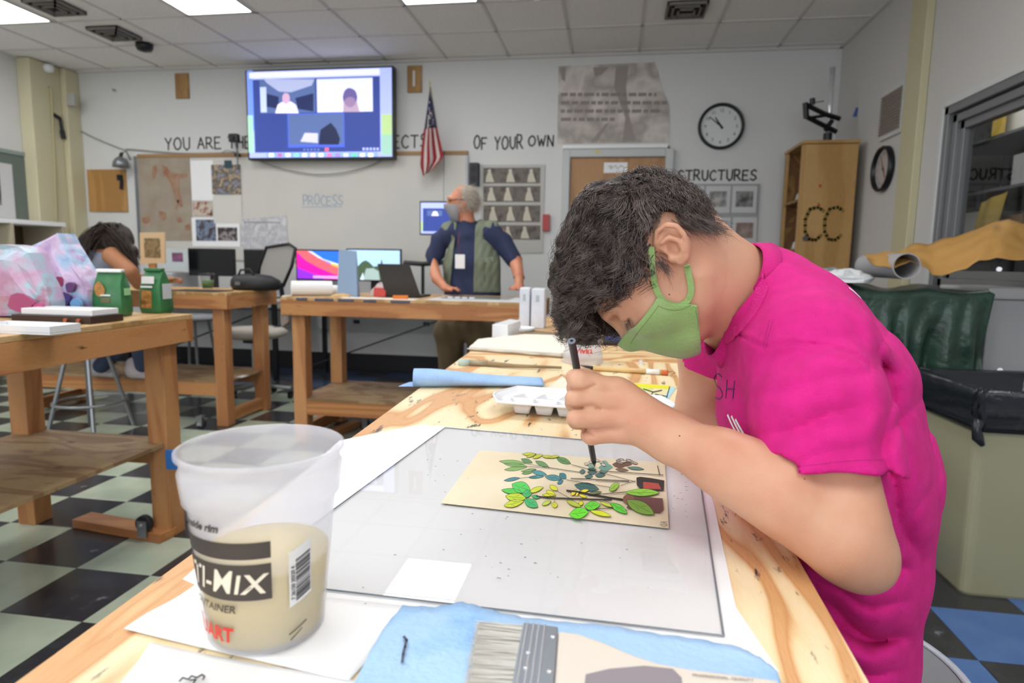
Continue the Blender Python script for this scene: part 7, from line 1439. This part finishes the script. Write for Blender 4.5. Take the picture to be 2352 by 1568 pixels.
def man_shirt(P):
    q = (P-m_(1085, 620))*np.array([1, 1.35, 1]); o = m_(1085, 620); L = lambda x, y, dy=0: (m_(x, y, dy)-o)*np.array([1, 1.35, 1])
    d = chain(q, [L(1082, 552), L(1085, 610), L(1085, 680), L(1080, 740)], [.13, .185, .205, .19], .05)*.85; d = smin(d, cap(P, m_(1078, 540), m_(1073, 520), .095, .072), .03)
    for pts, rs in (([m_(1040, 535), m_(1012, 552), m_(990, 606, -.03)], [.085, .070, .060]), ([m_(1125, 535), m_(1155, 555), m_(1186, 606, -.05)], [.085, .072, .060])):
        e = chain(P, pts, rs, .01); ax_ = pts[2]-pts[1]; ax_ /= np.linalg.norm(ax_); d = smin(d, np.maximum(e, (P-pts[2])@ax_-.0), .04)
    d = d+.004*np.sin(P[:, 0]*60+P[:, 2]*35)
    d = smax(d, -(cap(P, hx, m_(1074, 504, .0), .05, .060)), .008)
    for pts in ([m_(1012, 552), m_(988, 604, -.03), m_(985, 618, -.05)], [m_(1155, 555), m_(1186, 606, -.05), m_(1190, 622, -.08)]):
        ax_ = pts[1]-pts[0]; ax_ /= np.linalg.norm(ax_); d = smax(d, -np.maximum(chain(P, pts, [.045, .053, .053]), -((P-pts[1])@ax_+.03)), .004)
    return d
v, f = surfnet(man_shirt, (hx[0]-.4, MY-.35, .86), (hx[0]+.55, MY+.3, 1.62), .008, slack=.02); ms = mkarr('shirt', v, f, mat('navy_cotton', '2b3453', .85, bump=.2, bscale=200), man)
def man_vest(P):
    q = (P-m_(1085, 620))*np.array([1, 1.35, 1]); o = m_(1085, 620); L = lambda x, y, dy=0: (m_(x, y, dy)-o)*np.array([1, 1.35, 1])
    d = chain(q, [L(1080, 548), L(1085, 610), L(1088, 690)], [.142, .198, .216], .05)*.85-.008; d = smin(d, cap(P, m_(1035, 530), m_(1128, 530), .075, .075)-.0, .03)
    x, y = img(P); d = d+.004*np.sin(x*.35+y*.1)*np.sin(y*.09)
    gap = np.maximum(np.maximum(1044-x-(y-560)*.10+ (y < 0), x-(1092-(y-500)*.03)), -(y-505))/350.       # open front shows the shirt
    fr = np.maximum(gap, P[:, 1]-MY-.0); d = smax(d, -fr, .006)
    arm = np.maximum(np.maximum(1004-x, x-1150)/350., -1); d = smax(d, arm, .01); d = smax(d, .93-P[:, 2], .004)
    return smax(d, -(cap(P, hx, m_(1078, 522, -.02), .062, .08)), .008)
v, f = surfnet(man_vest, (hx[0]-.4, MY-.36, .88), (hx[0]+.55, MY+.3, 1.62), .008, slack=.03); mv = mkarr('vest', v, f, mat('vest_green', '7c8471', .85, bump=.3, bscale=120, var='6f7766', vscale=8), man)
T_v = bvh(mv)
def onsurf(name, poly, tree, m, parent, off=.004, th=.003, fallback=MY-.25):
    P = []
    for x, y in poly: h = hit(tree, x, y, off); P.append(h if h is not None else PY(x, y, fallback))
    n_ = sum(P)/len(P)-CAM; n_ /= np.linalg.norm(n_); return mk(name, G().prism([p+n_*th for p in P], P), m, parent)
onsurf('pocket_flap', [(1112, 592), (1132, 590), (1133, 600), (1113, 602)], T_v, mat('vest_pale', '8b9480', .85), mv); onsurf('pocket', [(1110, 603), (1142, 600), (1144, 645), (1112, 648)], T_v, mat('vest_pocket', '69745f', .85), mv)
bz = PY(1057, 600, MY-.235); mk('badge', G().box(bz[0]-.036, bz[0]+.034, bz[1]-.004, bz[1], bz[2]-.05, bz[2]+.048), M_paper, man, bev=.002); mk('lanyard', G().tube([bz+(0, -.001, .05), PY(1052, 560, MY-.23), PY(1055, 532, MY-.14)], .004, 6), mat('lanyard_red', '5d3040', .7), man)
def man_mask(P):
    d = np.abs(smin(ell(P, hx+(-.035, 0, -.045), (.058, .058, .085)), ell(P, hx+(-.098, -.005, -.02), (.026, .022, .03)), .03)-.012)-.003
    q = P-hx; return smax(smax(d, q[:, 2]+.012-(-q[:, 0]-.06)*.1, .004), q[:, 0]+.012, .004)
v, f = surfnet(man_mask, hx+(-.16, -.12, -.16), hx+(.02, .1, .03), .004, slack=.02); mkarr('face_mask', v, f, mat('mask_grey', '8f8f92', .8), man)
mk('ear_loop', G().tube([hx+(-.012, -.066, -.02), hx+(.012, -.083, -.006), hx+(.05, -.09, .02)], .003, 6), mat('mask_grey', '8f8f92', .8), man)
mk('glasses_arm', G().tube([hx+(-.09, -.055, .012), hx+(-.02, -.083, .018), hx+(.04, -.09, .016)], .003, 6), M_dark, man)
def man_hair(P):
    d = ell(P, hx+(.025, 0, .015), (.100, .090, .108))-.004*np.sin(P[:, 0]*180)*np.sin(P[:, 2]*150); q = P-hx
    return smax(smax(d, -(q[:, 0]-.012+ (q[:, 2]-.06)*.25), .01), -(q[:, 2]+.055), .02)
v, f = surfnet(man_hair, hx+(-.06, -.14, -.14), hx+(.16, .14, .16), .005, slack=.01); mh = mkarr('hair', v, f, mat('hair_grey', '9f968a', .7), man)
R_ = np.random.default_rng(4); dd = R_.normal(size=(2600, 3)); dd /= np.linalg.norm(dd, axis=1, keepdims=True); st = hx+np.array([.025, 0, .015])+dd*np.array([.1, .09, .108]); q = st-hx; kp = (q[:, 0] > -.02-.0*q[:, 2]) & (q[:, 2] > -.06) | ((q[:, 2] > .085) & (q[:, 0] > -.07)); st = st[kp]; dd = dd[kp]
ss = np.linspace(0, 1, 5)[None, :, None]; A = st[:, None]+dd[:, None]*.016*ss+(R_.normal(size=(len(st), 1, 3))*.012+np.array([.012, 0, -.012]))*ss**2; V, F = strand_tubes(A, .0009*np.linspace(1, .3, 5)); mkarr('hair_strands', V, F, mat('hair_white', 'cfc6ba', .6), mh, True, 'stuff')
def man_legs(P):
    d = ell(P, m_(1070, 745)+(0, 0, 0), (.205, .155, .13))
    for x0, x1 in ((1030, 1032), (1105, 1100)): d = smin(d, chain(P, [m_(x0, 765), PY(x1, 850, MY)*[1, 1, 0]+(0, 0, .5), PY(x1, 850, MY)*[1, 1, 0]+(0, 0, .08)], [.115, .088, .075], .02), .04)
    return d+.004*np.sin(P[:, 0]*70+P[:, 2]*12)
v, f = surfnet(man_legs, (hx[0]-.35, MY-.25, .02), (hx[0]+.4, MY+.25, 1.0), .010, slack=.02); tr_ = mkarr('trousers', v, f, mat('khaki', '84755c', .85, var='786a52', vscale=5), man)
mk('belt', G().lathe(m_(1072, 728)-(0, 0, .01), [(.19, 0), (.196, .005), (.196, .03), (.19, .035)], 32, sy=.78), M_dark, man)
for x in (1032, 1100):
    c = PY(x, 850, MY)*[1, 1, 0]; v, f = surfnet(lambda P: np.maximum(smin(cap(P, c+(0, .02, .05), c+(0, -.13, .03), .05, .038), ell(P, c+(0, -.05, .02), (.05, .14, .03)), .03), -P[:, 2]+.001), c+(-.09, -.25, -.01), c+(.09, .12, .13), .008, slack=.01); mkarr('shoe', v, f, mat('shoe_brown', '3b2d24', .5), man)
mk('wristband', G().lathe(m_(1192, 637, -.205), [(.036, -.008), (.040, -.006), (.040, .006), (.036, .008)], 20), M_dark, man, smooth=True)
# ================================================================== the girl
GY = 3.62
def g_(x, y, dy=0.): return PY(x, y, GY+dy)
girl = thing('person', 'girl with long dark braids in a grey tank top bent over the left table', 'person', (g_(215, 700)[0], GY, 0))
gh = g_(268, 556, .03)
GT = [g_(238, 600), g_(205, 660), g_(195, 735)]
def girl_skin(P):
    d = ell(P, gh, (.085, .078, .098)); d = smin(d, ell(P, gh+(.05, .02, -.05), (.05, .05, .05)), .03)
    d = smin(d, cap(P, gh+(-.02, 0, -.03), g_(240, 590), .05, .06), .03); d = smin(d, chain(P, GT, [.11, .125, .13]), .03)
    d = smin(d, chain(P, [g_(258, 588, -.10), g_(298, 622, -.12), g_(318, 652, -.05), g_(372, 641, .28)], [.056, .045, .036, .024]), .02)
    d = smin(d, chain(P, [g_(268, 590, .14), g_(310, 640, .22), g_(372, 646, .42)], [.05, .038, .024]), .02)
    for w_, s_ in ((g_(372, 641, .28), 0), (g_(372, 646, .42), 1)):
        pm = w_+np.array([.03, .03, .0]); d = smin(d, ell(P, pm, (.035, .03, .018)), .015)
        for k in range(4): a = pm+np.array([.012+.004*k, .012-.016*(k-1.5), 0]); d = smin(d, chain(P, [a, a+(.036, .012, .004), a+(.05, .018, -.012)], [.009, .008, .007]), .004)
        d = smin(d, chain(P, [pm+(-.01, .02, 0), pm+(.0, .045, 0), pm+(.015, .055, -.006)], [.010, .009, .008]), .005)
    return d
v, f = surfnet(girl_skin, (-3.75, 3.3, .72), (-2.55, 4.3, 1.45), .008, slack=.02); mkarr('body', v, f, M_skin3, girl)
def girl_top(P):
    d = chain(P, GT, [.118, .134, .14], .03)+.003*np.sin(P[:, 0]*60+P[:, 2]*30); x, y = img(P)
    arm = ell(P, g_(262, 586, -.13), (.085, .07, .11)); d = smax(d, -arm, .01); arm2 = ell(P, g_(275, 586, .17), (.085, .07, .11)); d = smax(d, -arm2, .01)
    return smax(d, -cap(P, gh, g_(246, 575), .07, .085), .01)
v, f = surfnet(girl_top, (-3.75, 3.3, .68), (-2.8, 4.1, 1.3), .008, slack=.02); mkarr('tank_top', v, f, mat('tank_grey', '8f95a6', .85), girl)
KN = [g_(205, 742, -.08), g_(318, 752, .0), g_(328, 838, .16)]; KF = [g_(205, 742, .10), g_(318, 752, .12), g_(232, 840, .16)]
def girl_legs(P):
    d = ell(P, g_(195, 745), (.17, .17, .11)); d = smin(d, chain(P, KN, [.085, .068, .05], .02), .03); return smin(d, chain(P, KF, [.085, .068, .05], .02), .03)
v, f = surfnet(girl_legs, (-3.8, 3.3, .2), (-2.6, 4.1, 1.0), .010, slack=.02); mkarr('jeans', v, f, mat('jeans_blue', '39435c', .85), girl)
for k, (p, zz) in enumerate((((318, 862), .316), ((228, 868), .316))):
    c = PY(p[0], p[1], 3.86); c[2] = zz
    fn = lambda P: np.maximum(smin(cap(P, c+(-.04, 0, .06), c+(-.035, 0, .10), .047, .045), cap(P, c+(-.03, 0, .045), c+(.115, .0, .03), .047, .034), .03), -(P[:, 2]-zz-.002))
    v, f = surfnet(fn, c+(-.12, -.09, -.02), c+(.2, .09, .18), .006, slack=.02); mkarr('sneaker', v, f, mat('sneaker_pale', 'c3b9bd', .7), girl)
def girl_hair(P):
    d = ell(P, gh+(-.01, 0, .012), (.108, .102, .112)); d = smin(d, chain(P, [gh+(-.05, -.03, .02), g_(215, 560, -.05), g_(190, 590, -.03)], [.085, .06, .035]), .04)
    d = smin(d, chain(P, [gh+(.05, -.05, .0), g_(305, 575, -.03), g_(312, 605, -.0)], [.05, .030, .012]), .03)
    return d+.004*np.sin(P[:, 0]*150+P[:, 2]*60)*np.sin(P[:, 1]*110)
M_gh = hair_mat('hair_darkbrown', '33261f', .5)
v, f = surfnet(girl_hair, (-3.7, 3.35, 1.0), (-2.85, 3.95, 1.5), .006, slack=.02); gho = mkarr('hair', v, f, M_gh, girl)
R_ = np.random.default_rng(8); n = 420; A = []
for k in range(n):
    a = R_.random()*2*PI; left = R_.random() < .62; r0 = gh+np.array([-.01, 0, .012])+np.array([.1*math.cos(a)*.6, -.10*abs(math.sin(a)), .115*(.25+.7*R_.random())])
    tgt = g_(R_.uniform(160, 208), R_.uniform(580, 625), R_.uniform(-.2, 0)) if left else g_(R_.uniform(292, 322), R_.uniform(590, 630), R_.uniform(-.1, .05))
    mid = (r0+tgt)/2+np.array([-.03 if left else .05, -.05, .055]); ss = np.linspace(0, 1, 10)[:, None]; A.append((1-ss)**2*r0+2*ss*(1-ss)*mid+ss**2*tgt+R_.normal(size=3)*.006*ss+.004*np.sin(ss*22+k)*[1, 0, 1])
V, F = strand_tubes(np.array(A), .0028*np.linspace(1, .45, 10)); mkarr('braids', V, F, M_gh, gho, True, 'stuff')
gs = thing('tall_stool', 'metal legged stool under the girl', 'stool', (g_(195, 745)[0], GY, 0)); sc_ = g_(195, 745); sz = sc_[2]-.115
mk('seat', G().lathe((sc_[0], GY, sz-.03), [(.001, 0), (.16, 0), (.17, .01), (.165, .028), (.001, .03)], 28), M_grey, gs, smooth=False)
for k in range(4): a = PI/4+k*PI/2; mk('leg', G().tube([(sc_[0]+.1*math.cos(a), GY+.1*math.sin(a), sz-.031), (sc_[0]+.24*math.cos(a), GY+.24*math.sin(a), 0)], .013, 8), M_steel, gs)
mk('foot_ring', G().tube([(sc_[0]+.205*math.cos(a), GY+.205*math.sin(a), .2) for a in np.arange(28)*PI/14], .009, 8, closed=True), M_steel, gs)
# ---------------------------------------------------------------- near table glass of water on the floor etc.
